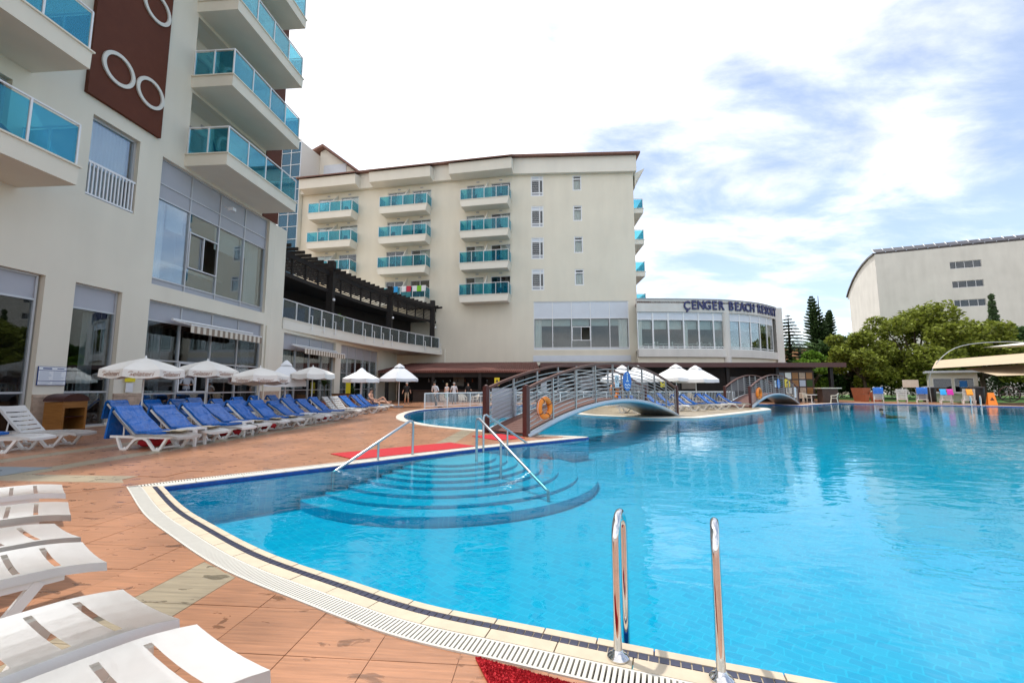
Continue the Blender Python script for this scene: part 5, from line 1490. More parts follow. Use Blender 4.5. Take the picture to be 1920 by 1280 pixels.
# ---- bridges
def bridge(label, a, b, rise, hw=0.8, ring=True, signs=True, nb=9):
    a = Vector(a); b = Vector(b); d = b-a; L = d.length; rz = atan2(d.y,d.x)
    o = thing('footbridge', label, 'bridge', (a.x,a.y,0), rz, 'arched footbridges over the pool')
    zd = lambda t: 0.10+rise*4*t*(1-t)
    zt = lambda t: 1.34+(rise+0.10)*4*t*(1-t)
    N = 36; T_ = [k/N for k in range(N+1)]
    for s in (-1,1):
        mb = MB(); mb.tube([(L*t, s*(hw+0.03), zd(t)-0.10) for t in T_],0.085,10); smooth_auto(mb.build('stringer','bridge_tube',o))
        mb = MB()
        for k in range(N):
            t0, t1 = T_[k], T_[k+1]; x0, x1 = L*t0, L*t1; y0, y1 = s*hw-0.045, s*hw+0.045
            mb.hexa([(x0,y0,zt(t0)-0.045),(x1,y0,zt(t1)-0.045),(x1,y1,zt(t1)-0.045),(x0,y1,zt(t0)-0.045)],[(x0,y0,zt(t0)+0.035),(x1,y0,zt(t1)+0.035),(x1,y1,zt(t1)+0.035),(x0,y1,zt(t0)+0.035)])
        mb.build('handrail','maroon_wood',o)
        for f in range(8):
            q = 0.10+f*0.105
            mb = MB(); mb.tube([(L*t, s*hw, zd(t)*(1-q)+zt(t)*q) for t in T_],0.017,6); smooth_auto(mb.build('rail_bar','steel_rail',o))
        for k in range(1,nb):
            t = k/nb; mb = MB(); mb.box(L*t-0.022,L*t+0.022,s*hw-0.03,s*hw+0.03,zd(t)-0.05,zt(t)-0.03); mb.build('upright','steel_rail',o)
        for x in (0.12, L-0.12): mb = MB(); mb.box(x-0.02,x+0.02,s*hw-0.03,s*hw+0.03,0.1,1.32); mb.build('upright','steel_rail',o)
        for x in (0.0, L):
            mb = MB(); mb.box(x-0.075,x+0.075,s*hw-0.075,s*hw+0.075,0,1.42); mb.lathe([(0.08,0),(0.085,0.02),(0.02,0.05)],4,(x,s*hw,1.42)); mb.build('post','maroon',o)
    np_ = int(L/0.145)
    pm = MB(); pm.box(-0.068,0.068,-hw+0.06,hw-0.06,-0.03,0.0); pmesh = pm.mesh('plank','maroon_wood')
    for k in range(np_):
        t = (k+0.5)/np_; p = link('plank', pmesh, o, (L*t,0,zd(t))); sl = rise*4*(1-2*t)/L; p.rotation_euler = (0,-math.atan(sl),0)
    mb = MB()
    for k in range(N):
        t0, t1 = T_[k], T_[k+1]
        mb.hexa([(L*t0,-hw+0.05,zd(t0)-0.16),(L*t1,-hw+0.05,zd(t1)-0.16),(L*t1,hw-0.05,zd(t1)-0.16),(L*t0,hw-0.05,zd(t0)-0.16)],[(L*t0,-hw+0.05,zd(t0)-0.13),(L*t1,-hw+0.05,zd(t1)-0.13),(L*t1,hw-0.05,zd(t1)-0.13),(L*t0,hw-0.05,zd(t0)-0.13)])
    mb.build('soffit','bridge_tube',o)  # underside plate coloured blue-grey in place of reflected pool water
    return o, L, zd, zt, rz
B1, L1, zd1, zt1, rz1 = bridge('large arched footbridge with maroon posts from the near deck to the island', (-0.2,12.8), (7.45,21.6), 0.86)
B2, L2, zd2, zt2, rz2 = bridge('small arched footbridge behind, from the island to the far deck', (15.25,29.1), (23.15,36.2), 0.86)
def on_bridge(name, label, cat, Bo, x, s, z, group=None):
    c, sn = cos(Bo.rotation_euler.z), sin(Bo.rotation_euler.z); hw = 0.8
    y = s*(hw+0.06)
    return thing(name, label, cat, (Bo.location.x+c*x-sn*y, Bo.location.y+sn*x+c*y, z), Bo.rotation_euler.z, group)
def lifebuoy(label, Bo, x, s, z, R=0.30, r=0.085):
    o = on_bridge('lifebuoy', label, 'lifebuoy', Bo, x, s, z, 'orange lifebuoys on the bridges')
    mb = MB(); mb.tube([(R*cos(2*pi*k/32),s*0.06,R*sin(2*pi*k/32)) for k in range(32)],r,12,closed=True); smooth_auto(mb.build('ring','orange',o))
    for k in range(4):
        a = 2*pi*(k+0.35)/4; mb = MB()
        mb.tube([((R+ (r+0.006)*cos(q))*cos(a), s*0.06+(r+0.006)*sin(q), (R+(r+0.006)*cos(q))*sin(a)) for q in [2*pi*m/12 for m in range(12)]],0.012,5,closed=True); mb.build('strap','maroon',o)
    mb = MB(); mb.tube([((R+0.09)*cos(2*pi*k/24),s*0.07,(R+0.09)*sin(2*pi*k/24)+0.012*sin(k*1.5)) for k in range(24)],0.007,4,closed=True); mb.build('rope','board_white',o)
lifebuoy('orange lifebuoy hung near the left end of the large bridge', B1, 0.72, -1, 0.78, 0.26, 0.082)
lifebuoy('orange lifebuoy on the far railing of the large bridge', B1, 8.6, 1, 1.20)
lifebuoy('orange lifebuoy at the left end of the small bridge', B2, 1.3, -1, 0.95, 0.32, 0.1)
def bsign(name, label, Bo, x, s, z, w, h, mat, kind):
    o = on_bridge(name, label, 'sign', Bo, x, s, z)
    yo = s*0.02
    if kind == 'oval':
        mb = MB(); n = 28; vs = [(w*cos(2*pi*k/n),yo,h*sin(2*pi*k/n)) for k in range(n)]+[(w*cos(2*pi*k/n),yo+s*0.02,h*sin(2*pi*k/n)) for k in range(n)]
        mb.add(vs,[tuple(range(n)),tuple(range(2*n-1,n-1,-1))]+[(k,(k+1)%n,n+(k+1)%n,n+k) for k in range(n)]); mb.build('plate',mat,o)
        yb = yo+s*0.024
        mb = MB(); mb.box(-0.03,0.03,yb-0.002,yb+0.002,-0.02,0.22); mb.box(-0.11,0.11,yb-0.002,yb+0.002,-0.02,0.03)
        for q in range(9):
            x0 = -0.24+q*0.053; mb.box(x0,x0+0.053,yb-0.002,yb+0.002,-0.16+0.025*sin(q*1.4),-0.12+0.025*sin(q*1.4)); mb.box(x0*0.85,x0*0.85+0.045,yb-0.002,yb+0.002,-0.27+0.025*sin(q*1.4+1),-0.235+0.025*sin(q*1.4+1))
        mb.lathe([(0.045,-0.002),(0.045,0.002)],10,(0,yb,0.29)) if False else mb.box(-0.04,0.04,yb-0.002,yb+0.002,0.25,0.32)
        mb.build('print','board_white',o)
    else:
        mb = MB(); mb.box(-w,w,min(yo,yo+s*0.012),max(yo,yo+s*0.012),-h,h); mb.build('plate',mat,o)
        yb = yo+s*0.015
        if kind == 'ban':
            mb = MB(); n = 24; R = w*0.78; vs = []; fs = []
            for k in range(n):
                a = 2*pi*k/n
                vs += [(R*cos(a),yb,R*sin(a)+h*0.18),(R*0.84*cos(a),yb,R*0.84*sin(a)+h*0.18)]
            fs = [(2*k,2*((k+1)%n),2*((k+1)%n)+1,2*k+1) for k in range(n)]
            mb.add(vs,fs); e = R*0.62; mb.add([(-e-0.012,yb,-e+h*0.18+0.012),(-e+0.012,yb,-e+h*0.18-0.012),(e+0.012,yb,e+h*0.18-0.012),(e-0.012,yb,e+h*0.18+0.012)],[(0,1,2,3)])
            mb.add([(-e*0.8,yb,e*0.8+h*0.18+0.012),(-e*0.8,yb,e*0.8+h*0.18-0.012),(e*0.7,yb,-e*0.7+h*0.18-0.012),(e*0.7,yb,-e*0.7+h*0.18+0.012)],[(0,1,2,3)])
            mb.build('print','black',o)
            mb = MB()
            for r in range(2): mb.box(-w*0.8,w*0.8,yb-0.001,yb+0.001,-h*0.72-r*0.04,-h*0.72-r*0.04+0.02)
            mb.build('caption','print_grey',o)
        else:
            mb = MB()
            for r in range(7): mb.box(-w*0.75,w*random.uniform(0.3,0.75),yb-0.001,yb+0.001,h*0.7-r*h*0.22,h*0.7-r*h*0.22+h*0.06)
            mb.build('print','print_grey' if kind == 'text' else 'print_navy',o)
bsign('pool_sign','round blue swimming pool sign at the crown of the large bridge',B1,6.2,-1,1.62,0.36,0.38,'board_blue','oval')
bsign('ban_sign','white no diving sign with a crossed circle on the large bridge',B1,5.35,-1,1.62,0.16,0.23,'board_white','ban')
bsign('notice_board','small white notice on the far railing of the large bridge',B1,3.1,1,1.45,0.17,0.26,'board_white','text')
bsign('blank_banner','pale lilac banner on the far railing at the bridge foot',B1,0.95,1,0.88,0.6,0.48,'panel_pale','text')
bsign('pool_sign','small blue swimming pool sign on the small bridge',B2,5.6,-1,1.65,0.34,0.36,'board_blue','oval')
bsign('ban_sign','small white notice left of the blue sign on the small bridge',B2,4.9,-1,1.62,0.17,0.24,'board_white','ban')
bsign('notice_board','white notice at the right end of the small bridge',B2,9.6,-1,0.95,0.24,0.42,'board_white','text')

# ---- white fence behind the lagoon
fi = [i for i in range(nN+len(RIGHT)+len(CORN), iF0-len(PEN)) if OUT[i][1] > 27.5]
fp = [off(i, 0.6) for i in fi][::-1]
fp = [p for p in fp if p[0] < 19.8]
FE = thing('pool_fence','white picket railing along the far side of the lagoon','fence',(0,0,0))
mb = MB(); mb.tube([(p[0],p[1],0.98) for p in fp],0.032,6); mb.build('top_rail','white_metal',FE)
mb = MB(); mb.tube([(p[0],p[1],0.12) for p in fp],0.02,6); mb.build('bottom_rail','white_metal',FE)
pk = MB(); pk.box(-0.011,0.011,-0.011,0.011,0.12,0.97); pkm = pk.mesh('picket','white_metal')
pks = resample(fp, 0.125)
for p in pks[:300]: link('picket', pkm, FE, (p[0],p[1],0))
pq = MB(); pq.box(-0.035,0.035,-0.035,0.035,0,1.0); pqm = pq.mesh('post','white_metal')
for p in resample(fp, 2.2): link('post', pqm, FE, (p[0],p[1],0.0))

# ---- grey access cover in the deck
gc = thing('access_cover','grey metal access cover set in the paving at the left','cover',(-8.9,7.35,0.0),radians(-4))
mb = MB(); mb.box(-0.85,0.85,-0.35,0.35,0.0012,0.006); mb.build('plate','grey_plate',gc)
mb = MB()
for s in (-0.3,0.3): mb.box(s-0.05,s+0.05,-0.02,0.02,0.006,0.012)
mb.build('lifting_slot','drain_dark',gc)

# ================================================================== BAR, CHAIRS, PEOPLE, PLANTS, RIGHT SIDE
BAR = thing('pool_bar','dark open pool bar with red tiled lean-to roof below the hotel block','building',(0,0,0))
mb = MB(); mb.hexa([(-12.6,40.2,2.72),(2.6,39.6,2.72),(2.6,45.4,3.86),(-11.2,47.9,3.86)],[(-12.6,40.2,2.84),(2.6,39.6,2.84),(2.6,45.4,3.98),(-11.2,47.9,3.98)]); mb.build('tiled_roof','roof_tile',BAR)
rt = MB()
for k in range(76):
    t = k/75; x0 = -12.55+15.1*t; x1 = -11.2+13.75*t; y0 = 40.17-0.6*t; y1 = 47.9-2.5*t
    rt.tube([(x0,y0,2.86),(x1,y1,4.0)],0.075,6)
o = rt.build('roof_tiles','roof_tile',BAR); o['kind'] = 'stuff'
mb = MB(); mb.box(2.7,30.6,39.3,47.0,3.32,3.55); mb.build('flat_roof','bar_brown',BAR)
mb = MB(); mb.box(2.6,30.7,39.18,39.299,3.20,3.62); mb.build('roof_edge','maroon',BAR)
mb = MB(); mb.quad((-12,44.9,0),(13,42.6,0),(13,42.6,3.4),(-12,44.9,3.4)); mb.quad((13,42.6,0),(30.2,43.0,0),(30.2,43.0,3.3),(13,42.6,3.3)); mb.build('back_wall','bar_dark',BAR)
mb = MB(); mb.box(-9.5,2.0,41.2,41.9,0,1.05); mb.build('counter','bar_brown',BAR)
mb = MB(); mb.box(-9.7,2.2,41.0,42.0,1.051,1.12); mb.build('counter_top','wood_dark',BAR)
for x in (-11.8,-7.4,-3.0,1.4,6.2,10.8,15.4,20.0,24.6,29.6):
    y = 39.6 if x > 2 else 40.3-(x+12)*0.04
    mb = MB(); mb.box(x-0.14,x+0.14,y,y+0.28,0,3.2 if x > 2 else 2.72); mb.build('post','pergola_wood',BAR)
mb = MB(); mb.box(-12.4,2.5,40.25,40.37,2.3,2.7); mb.build('beam','pergola_wood',BAR)
for k in range(14):
    x = -8.5+k*0.75; mb = MB(); h = random.uniform(0.22,0.4); mb.lathe([(0.05,0),(0.05,h*0.6),(0.02,h*0.75),(0.02,h)],8,(x,44.0-(x+12)*0.09,1.9)); mb.build('bottle',random.choice(['terracotta','leaf_dark','board_white','glass_tower']),BAR)
for x, w_, z0, h_ in ((-5.5,1.1,1.5,1.0),(-2.2,0.9,1.4,1.1),(0.6,1.2,1.5,0.9),(7.5,1.6,1.2,1.3),(12.6,1.8,1.0,1.6),(17.5,1.4,1.2,1.2),(22.4,1.5,1.0,1.4)):
    yb = 44.9-(x+12)*0.092-0.1 if x < 13 else 42.5
    mb = MB(); mb.box(x-w_/2,x+w_/2,yb-0.05,yb,z0,z0+h_); mb.build('wall_picture',random.choice(['bar_brown','panel_grey','cloth_grey','room_wall']),BAR)
# stone pier and printed panel at the open right end
mb = MB(); mb.box(24.9,28.4,40.3,40.5,0.3,2.9); pw_ = mb.build('poster_wall','bar_brown',BAR)
for k in range(5):
    for j in range(3):
        q = MB(); q.box(25.05+k*0.66,25.6+k*0.66,40.27,40.299,0.75+j*0.7,1.33+j*0.7); q.build('poster',random.choice(['terracotta','stone_clad','cloth_grey','print_grey','wood_cabinet','leaf_dark','curtain']),pw_)
for i, (x, y, z) in enumerate([(-1.4,40.05,1.9),(13.9,39.45,1.75),(25.3,39.4,1.75)]):
    o = thing('caution_sign','yellow caution sign on the bar front, %s from the left' % ORD[i],'sign',(x,y,z),0,'yellow caution signs')
    mb = MB(); mb.box(-0.24,0.24,-0.02,0,-0.36,0.36); mb.build('plate','yellow',o)
    mb = MB(); mb.prism_y([(-0.14,-0.05),(0.14,-0.05),(0,0.22)],-0.024,-0.021); mb.box(-0.15,0.15,-0.024,-0.021,-0.24,-0.19); mb.build('print','black',o)
    mb = MB(); mb.tube([(0,0.03,-z),(0,0.03,-0.3)],0.025,6); mb.build('stand','black',o)
mb = MB(); mb.box(27.6,29.0,38.2,38.9,0,1.25); mb.build('service_desk','bar_brown',BAR)
mb = MB(); mb.box(27.4,29.2,38.0,39.0,1.251,1.33); mb.build('desk_top','cream_plastic',BAR)

# ---- plastic armchairs
def chair_proto():
    o = thing('plastic_chair','cream plastic armchair','chair',(0,0,0))
    mb = MB(); mb.box(-0.22,0.22,-0.22,0.22,0.41,0.44); mb.build('seat','cream_plastic',o)
    for k in range(5):
        mb = MB(); x = -0.18+k*0.09; mb.hexa([(x-0.028,0.2,0.44),(x+0.028,0.2,0.44),(x+0.028,0.225,0.44),(x-0.028,0.225,0.44)],[(x-0.03,0.30,0.82),(x+0.03,0.30,0.82),(x+0.03,0.325,0.82),(x-0.03,0.325,0.82)]); mb.build('back_slat','cream_plastic',o)
    mb = MB(); mb.tube([(-0.25,-0.2,0.64),(-0.26,0.1,0.65),(-0.23,0.28,0.78),(-0.12,0.32,0.86),(0.12,0.32,0.86),(0.23,0.28,0.78),(0.26,0.1,0.65),(0.25,-0.2,0.64)],0.024,6); smooth_auto(mb.build('arm_rail','cream_plastic',o))
    for sx in (-1,1):
        for sy in (-1,1):
            mb = MB(); mb.tube([(sx*0.27,sy*0.26,0),(sx*0.22,sy*0.2,0.42),(sx*0.25,sy*0.2 if sy < 0 else 0.24,0.65)],0.024,6); mb.build('leg','cream_plastic',o)
    return o
CH = chair_proto()
spots = [(-4.9,31.2,2.6),(-3.7,32.4,0.5),(-2.9,33.6,-1.2),(-1.4,34.2,1.9),(-0.2,34.9,0.2),(1.0,35.6,3.0),(24.6,37.8,1.0),(25.6,38.2,2.4),(26.6,38.8,0.2),(28.0,37.4,4.0),(14.5,38.6,0.3),(16.2,38.8,2.2)]
for i, (x, y, r) in enumerate(spots):
    o = CH if i == 0 else copy_tree(CH)
    o.location = (x,y,0); o.rotation_euler = (0,0,r)
    if i < 6: o['label'] = 'cream plastic armchair behind the picket railing, %s from the left' % ORD[i]
    elif i < 10: o['label'] = 'cream plastic armchair right of the small bridge, %s from the left' % ORD[i-6]
    else: o['label'] = 'cream plastic armchair under the bar roof, %s seen through the small bridge' % ORD[i-10]
    o['group'] = 'cream plastic armchairs'
for i, (x, y) in enumerate([(-2.4,32.9),(0.3,35.7),(25.9,37.2),(15.4,39.1)]):
    o = thing('bistro_table','white round bistro table, %s from the left' % ORD[i],'table',(x,y,0),0,'white bistro tables')
    mb = MB(); mb.lathe([(0.40,0.70),(0.42,0.71),(0.42,0.73),(0.40,0.74)],16); mb.build('tabletop','white_plastic',o)
    mb = MB(); mb.tube([(0,0,0.04),(0,0,0.70)],0.04,8); mb.lathe([(0.25,0),(0.25,0.03),(0.05,0.06)],12); mb.build('leg','white_plastic',o)

# ---- people: one skinned body each
def person(label, loc, rz, J, mats, hair='hair_dark', z=0.0, scale=1.0, regions=None, extra=None):
    """J: joint positions (local, facing -y). mats: skin, top, bottom, shoe"""
    names = ['pelvis','waist','chest','neck','head','crown','shl','ell','wrl','hal','shr','elr','wrr','har','hil','knl','anl','tol','hir','knr','anr','tor']
    rad = dict(pelvis=0.135,waist=0.125,chest=0.145,neck=0.055,head=0.092,crown=0.075,shl=0.062,ell=0.046,wrl=0.032,hal=0.036,shr=0.062,elr=0.046,wrr=0.032,har=0.036,hil=0.088,knl=0.060,anl=0.042,tol=0.036,hir=0.088,knr=0.060,anr=0.042,tor=0.036)
    E_ = [('pelvis','waist'),('waist','chest'),('chest','neck'),('neck','head'),('head','crown'),('chest','shl'),('shl','ell'),('ell','wrl'),('wrl','hal'),('chest','shr'),('shr','elr'),('elr','wrr'),('wrr','har'),('pelvis','hil'),('hil','knl'),('knl','anl'),('anl','tol'),('pelvis','hir'),('hir','knr'),('knr','anr'),('anr','tor')]
    me = bpy.data.meshes.new('person'); me.from_pydata([J[n] for n in names],[(names.index(a),names.index(b)) for a,b in E_],[])
    ob = bpy.data.objects.new('person_tmp', me); COL.objects.link(ob)
    m = ob.modifiers.new('skin','SKIN'); m.use_smooth_shade = True
    if not me.skin_vertices: 
        bm = bmesh.new(); bm.from_mesh(me); bm.verts.layers.skin.verify(); bm.to_mesh(me); bm.free()
    sv = me.skin_vertices[0].data
    for i, n in enumerate(names):
        sv[i].radius = (rad[n], rad[n]*(0.78 if n in ('pelvis','waist','chest') else 1.0)); sv[i].use_root = (i == 0)
    s = ob.modifiers.new('sub','SUBSURF'); s.levels = 2; s.render_levels = 2
    dg = bpy.context.evaluated_depsgraph_get(); ev = ob.evaluated_get(dg)
    fm = bpy.data.meshes.new_from_object(ev); bpy.data.objects.remove(ob)
    fm.materials.clear()
    for mm in mats: fm.materials.append(MATS[mm])
    R_ = dict(neck=0,head=0,crown=0,wrl=0,hal=0,wrr=0,har=0)
    reg = regions or {}
    def reg_of(a, b, t): 
        return reg.get((a,b), reg.get(b, 0))
    segs = [(Vector(J[a]),Vector(J[b]),a,b) for a,b in E_]
    for p in fm.polygons:
        c = p.center; best = None
        for A,B_,a,b in segs:
            d = B_-A; t = max(0,min(1,(c-A).dot(d)/max(d.length_squared,1e-9))); q = (c-(A+d*t)).length/ (rad[a]*(1-t)+rad[b]*t)
            if best is None or q < best[0]: best = (q,a,b,t)
        r = reg.get(best[1]+'-'+best[2], 0)
        p.material_index = r; p.use_smooth = True
    o = thing('person', label, 'person', (loc[0],loc[1],z), rz); o.scale = (scale,)*3
    b = link('body', fm, o)
    # hair cap, eyes and nose
    hd = Vector(J['head']); cr = Vector(J['crown']); up = (cr-hd).normalized(); 
    f0 = Vector(J.get('face',(0,-1,0))); f = (f0-up*f0.dot(up)).normalized(); sd = up.cross(f)
    mid = (hd+cr)/2
    mb = MB(); vs = []; fs = []
    for i in range(7):
        th = pi*0.60*i/6
        for k in range(14):
            ph = 2*pi*k/14; dv = up*cos(th)+(f*cos(ph)+sd*sin(ph))*sin(th)
            front = max(0, dv.dot(f)); lim = 1.0 if not (front > 0.45 and th > 0.7) else 0.80
            vs.append(tuple(mid+up*0.015-f*0.008+dv*0.104*lim))
    for i in range(6):
        for k in range(14): fs.append((i*14+k,i*14+(k+1)%14,(i+1)*14+(k+1)%14,(i+1)*14+k))
    mb.add(vs,fs); smooth_auto(mb.build('hair',hair,o),80)
    mb = MB()
    for s_ in (-1,1):
        c = mid+f*0.088+sd*s_*0.034-up*0.005; mb.lathe([(0.001,-0.008),(0.010,0),(0.001,0.008)],6,tuple(c),cap=False)
    mb.build('eyes','black',o)
    mb = MB(); c = mid+f*0.092-up*0.028; mb.add([tuple(c+up*0.03),tuple(c+sd*0.014-up*0.012),tuple(c-sd*0.014-up*0.012),tuple(c+f*0.028-up*0.008)],[(0,1,3),(0,3,2),(1,2,3),(0,2,1)]); mb.build('nose',mats[0],o)
    if extra: extra(o)
    return o
def stand(arm_l=(0.30,-0.02,0.92), arm_r=(-0.30,-0.02,0.92), el=None, er=None, step=0.0, lean=0.0):
    J = dict(pelvis=(0,0,0.95),waist=(0,-lean*0.4,1.12),chest=(0,-lean,1.34),neck=(0,-lean*1.15,1.50),head=(0,-lean*1.3-0.01,1.60),crown=(0,-lean*1.35-0.01,1.70))
    J['shl'] = (0.19,-lean,1.42); J['shr'] = (-0.19,-lean,1.42)
    J['ell'] = el or (0.26,0.03-lean*0.6,1.15); J['elr'] = er or (-0.26,0.03-lean*0.6,1.15)
    J['wrl'] = arm_l; J['wrr'] = arm_r
    def ext(e, w): return tuple(w[i]+(w[i]-e[i])*0.32 for i in range(3))
    J['hal'] = ext(J['ell'],J['wrl']); J['har'] = ext(J['elr'],J['wrr'])
    J['hil'] = (0.095,0,0.88); J['hir'] = (-0.095,0,0.88)
    J['knl'] = (0.11,-0.03-step*0.5,0.50); J['knr'] = (-0.11,-0.03+step*0.5,0.50)
    J['anl'] = (0.115,0.02-step,0.085); J['anr'] = (-0.115,0.02+step,0.085)
    J['tol'] = (0.13,-0.15-step,0.04); J['tor'] = (-0.13,-0.15+step,0.04)
    return J
def dress(sleeve=True, long_pants=False, shoe=0, top=1, bot=2):
    r = {}
    for k in ('waist-chest','chest-neck','chest-shl','chest-shr','pelvis-waist'): r[k] = top
    r['chest-neck'] = top
    if sleeve: r['shl-ell'] = top; r['shr-elr'] = top
    for k in ('pelvis-hil','pelvis-hir','hil-knl','hir-knr'): r[k] = bot
    if long_pants: r['knl-anl'] = bot; r['knr-anr'] = bot
    if shoe: r['anl-tol'] = shoe; r['anr-tor'] = shoe
    return r
person('standing man in black shirt and khaki shorts under the large parasol',(-8.4,34.3),0.5,stand(arm_l=(0.28,-0.12,0.95),arm_r=(-0.34,-0.02,0.93),step=0.08),['skin','cloth_black','cloth_khaki','cloth_grey'],'hair_grey',regions=dress(shoe=3))
person('woman in mint green shorts and pale top beside the large parasol',(-2.75-2.5,34.6),-0.6,stand(arm_l=(0.12,-0.25,1.18),el=(0.27,-0.05,1.17)),['skin_pale','cloth_white','cloth_mint','board_white'],'hair_fair',regions=dress(sleeve=False,shoe=3),scale=0.96)
person('man in white shirt standing behind the woman in green shorts',(-4.75,35.2),0.3,stand(),['skin','cloth_white','cloth_grey','black'],'hair_grey',regions=dress(long_pants=True,shoe=3))
def broom(o):
    mb = MB(); mb.tube([(-0.05,-0.30,1.05),(0.95,-0.95,0.04)],0.016,6); mb.build('broom_handle','wood_cabinet',o)
    mb = MB(); mb.box(0.85,1.15,-1.02,-0.90,0.0,0.07); mb.build('broom_head','wood_dark',o)
br = person('worker in white shirt and black trousers sweeping beside the picket railing',(-5.35,30.3),-2.0+pi/2,stand(arm_l=(0.12,-0.36,0.98),arm_r=(-0.10,-0.32,1.08),el=(0.30,-0.12,1.12),er=(-0.28,-0.10,1.14),lean=0.16,step=0.1),['skin','cloth_white','cloth_black','black'],'hair_dark',regions=dress(long_pants=True,shoe=3))
bo = thing('broom','wooden broom held by the sweeping worker','broom',br.location,br.rotation_euler.z); broom(bo)
for i, (x, y, r) in enumerate([(-1.55*2.6,39.4,0.6),(0.9-2.2,39.2,1.3)]):
    person('bar waiter in black shirt, %s from the left in front of the counter' % ORD[i],(x,y),r,stand(arm_l=(0.2,-0.25,1.1)),['skin_pale','cloth_black','cloth_black','black'],'hair_dark',regions=dress(long_pants=True,shoe=3))
person('waitress in white shirt standing behind the ground floor window',(-15.0,19.75),0.9,stand(arm_l=(0.08,-0.30,1.15),arm_r=(-0.08,-0.30,1.13),el=(0.27,-0.08,1.16),er=(-0.27,-0.08,1.16)),['skin','cloth_white','cloth_navy','black'],'hair_fair',regions=dress(long_pants=True,shoe=3),z=0.35)
person('person in dark clothes walking on the path by the trees',(30.3,45.5),0.3,stand(step=0.18),['skin','cloth_black','cloth_navy','black'],'hair_dark',regions=dress(long_pants=True,shoe=3))
# seated sunbather, knees up, leaning on his arms
Js = dict(pelvis=(0,0.05,0.12),waist=(0,0.14,0.27),chest=(0,0.24,0.50),neck=(0,0.25,0.67),head=(0,0.22,0.77),crown=(0,0.20,0.87),shl=(0.20,0.26,0.56),ell=(0.30,0.38,0.32),wrl=(0.34,0.42,0.08),hal=(0.34,0.34,0.05),shr=(-0.20,0.26,0.56),elr=(-0.30,0.10,0.34),wrr=(-0.26,-0.16,0.30),har=(-0.24,-0.26,0.31),hil=(0.11,-0.02,0.13),knl=(0.17,-0.44,0.42),anl=(0.14,-0.72,0.07),tol=(0.15,-0.90,0.05),hir=(-0.11,-0.02,0.13),knr=(-0.22,-0.42,0.10),anr=(-0.34,-0.50,-0.30),tor=(-0.36,-0.66,-0.34))
person('bare chested man in dark trunks sitting up on a lounger',(-7.9,24.75),radians(80),Js,['skin','cloth_navy'],'hair_dark',z=0.40,regions={'pelvis-hil':1,'pelvis-hir':1,'pelvis-waist':0})
Jl = dict(pelvis=(0,0,0.12),waist=(0,0.17,0.14),chest=(0,0.40,0.17),neck=(0,0.58,0.20),head=(0,0.68,0.22),crown=(0,0.78,0.23),shl=(0.19,0.46,0.16),ell=(0.28,0.20,0.12),wrl=(0.26,-0.04,0.12),hal=(0.25,-0.12,0.12),shr=(-0.19,0.46,0.16),elr=(-0.28,0.20,0.12),wrr=(-0.26,-0.04,0.12),har=(-0.25,-0.12,0.12),hil=(0.10,-0.06,0.12),knl=(0.12,-0.46,0.16),anl=(0.10,-0.86,0.07),tol=(0.11,-0.93,0.18),hir=(-0.10,-0.06,0.12),knr=(-0.12,-0.46,0.14),anr=(-0.11,-0.86,0.07),tor=(-0.12,-0.93,0.18),face=(0,-0.3,1))
person('sunbather lying flat on a lounger behind the sitting man',(-8.2,26.0),radians(82),Jl,['skin','cloth_navy'],'hair_dark',z=0.38,regions={'pelvis-hil':1,'pelvis-hir':1})
lounger('white lounger carrying the sunbather who lies flat',(-8.15,26.0),radians(-6),ang=radians(14),mat=False,group='front row of blue loungers by the hotel')
towel('blue towel under the sitting man',(-7.85,24.7,0.366),(0.9,0.6),'towel_blue',-0.1,False)
# swimmer: head and shoulders out of the water
Jw = dict(Jl); 
sw = person('swimmer with dark hair crossing the far part of the pool',(21.9,25.0),radians(100),dict(Jl,neck=(0,0.56,0.34),head=(0,0.61,0.47),crown=(0,0.63,0.57),face=(0,1,0.1)),['skin','cloth_navy'],'hair_dark',z=-0.46,regions={'pelvis-hil':1,'pelvis-hir':1},scale=1.0)

# ---- towels and chairs on balconies
TB = []
for i, (u, mt) in enumerate([(-9.9,'towel_blue'),(-8.9,'cloth_white'),(-8.3,'towel_red'),(-7.6,'cloth_white'),(-7.05,'towel_green'),(-6.55,'cloth_white')]):
    names_ = ['blue','first white','red','second white','green','third white']
    c, s = cos(ANG_M), sin(ANG_M); y_ = -1.44
    o = thing('hanging_towel','%s towel hung over the lowest middle balcony railing' % names_[i],'towel',(-3.1+c*u-s*y_,46.6+s*u+c*y_,11.3+1.27),ANG_M,'towels drying on the balcony')
    mb = MB(); pth = [(-0.07,-0.62),(-0.06,-0.3),(-0.05,0.0),(0.0,0.03),(0.05,0.0),(0.055,-0.25)]
    for k in range(len(pth)-1):
        (ya,za),(yb,zb) = pth[k],pth[k+1]
        mb.hexa([(-0.27,ya,za),(0.27,ya,za),(0.27,yb,zb),(-0.27,yb,zb)],[(-0.27,ya-0.006,za+0.008),(0.27,ya-0.006,za+0.008),(0.27,yb-0.004,zb+0.010),(-0.27,yb-0.004,zb+0.010)])
    mb.build('cloth',mt,o)
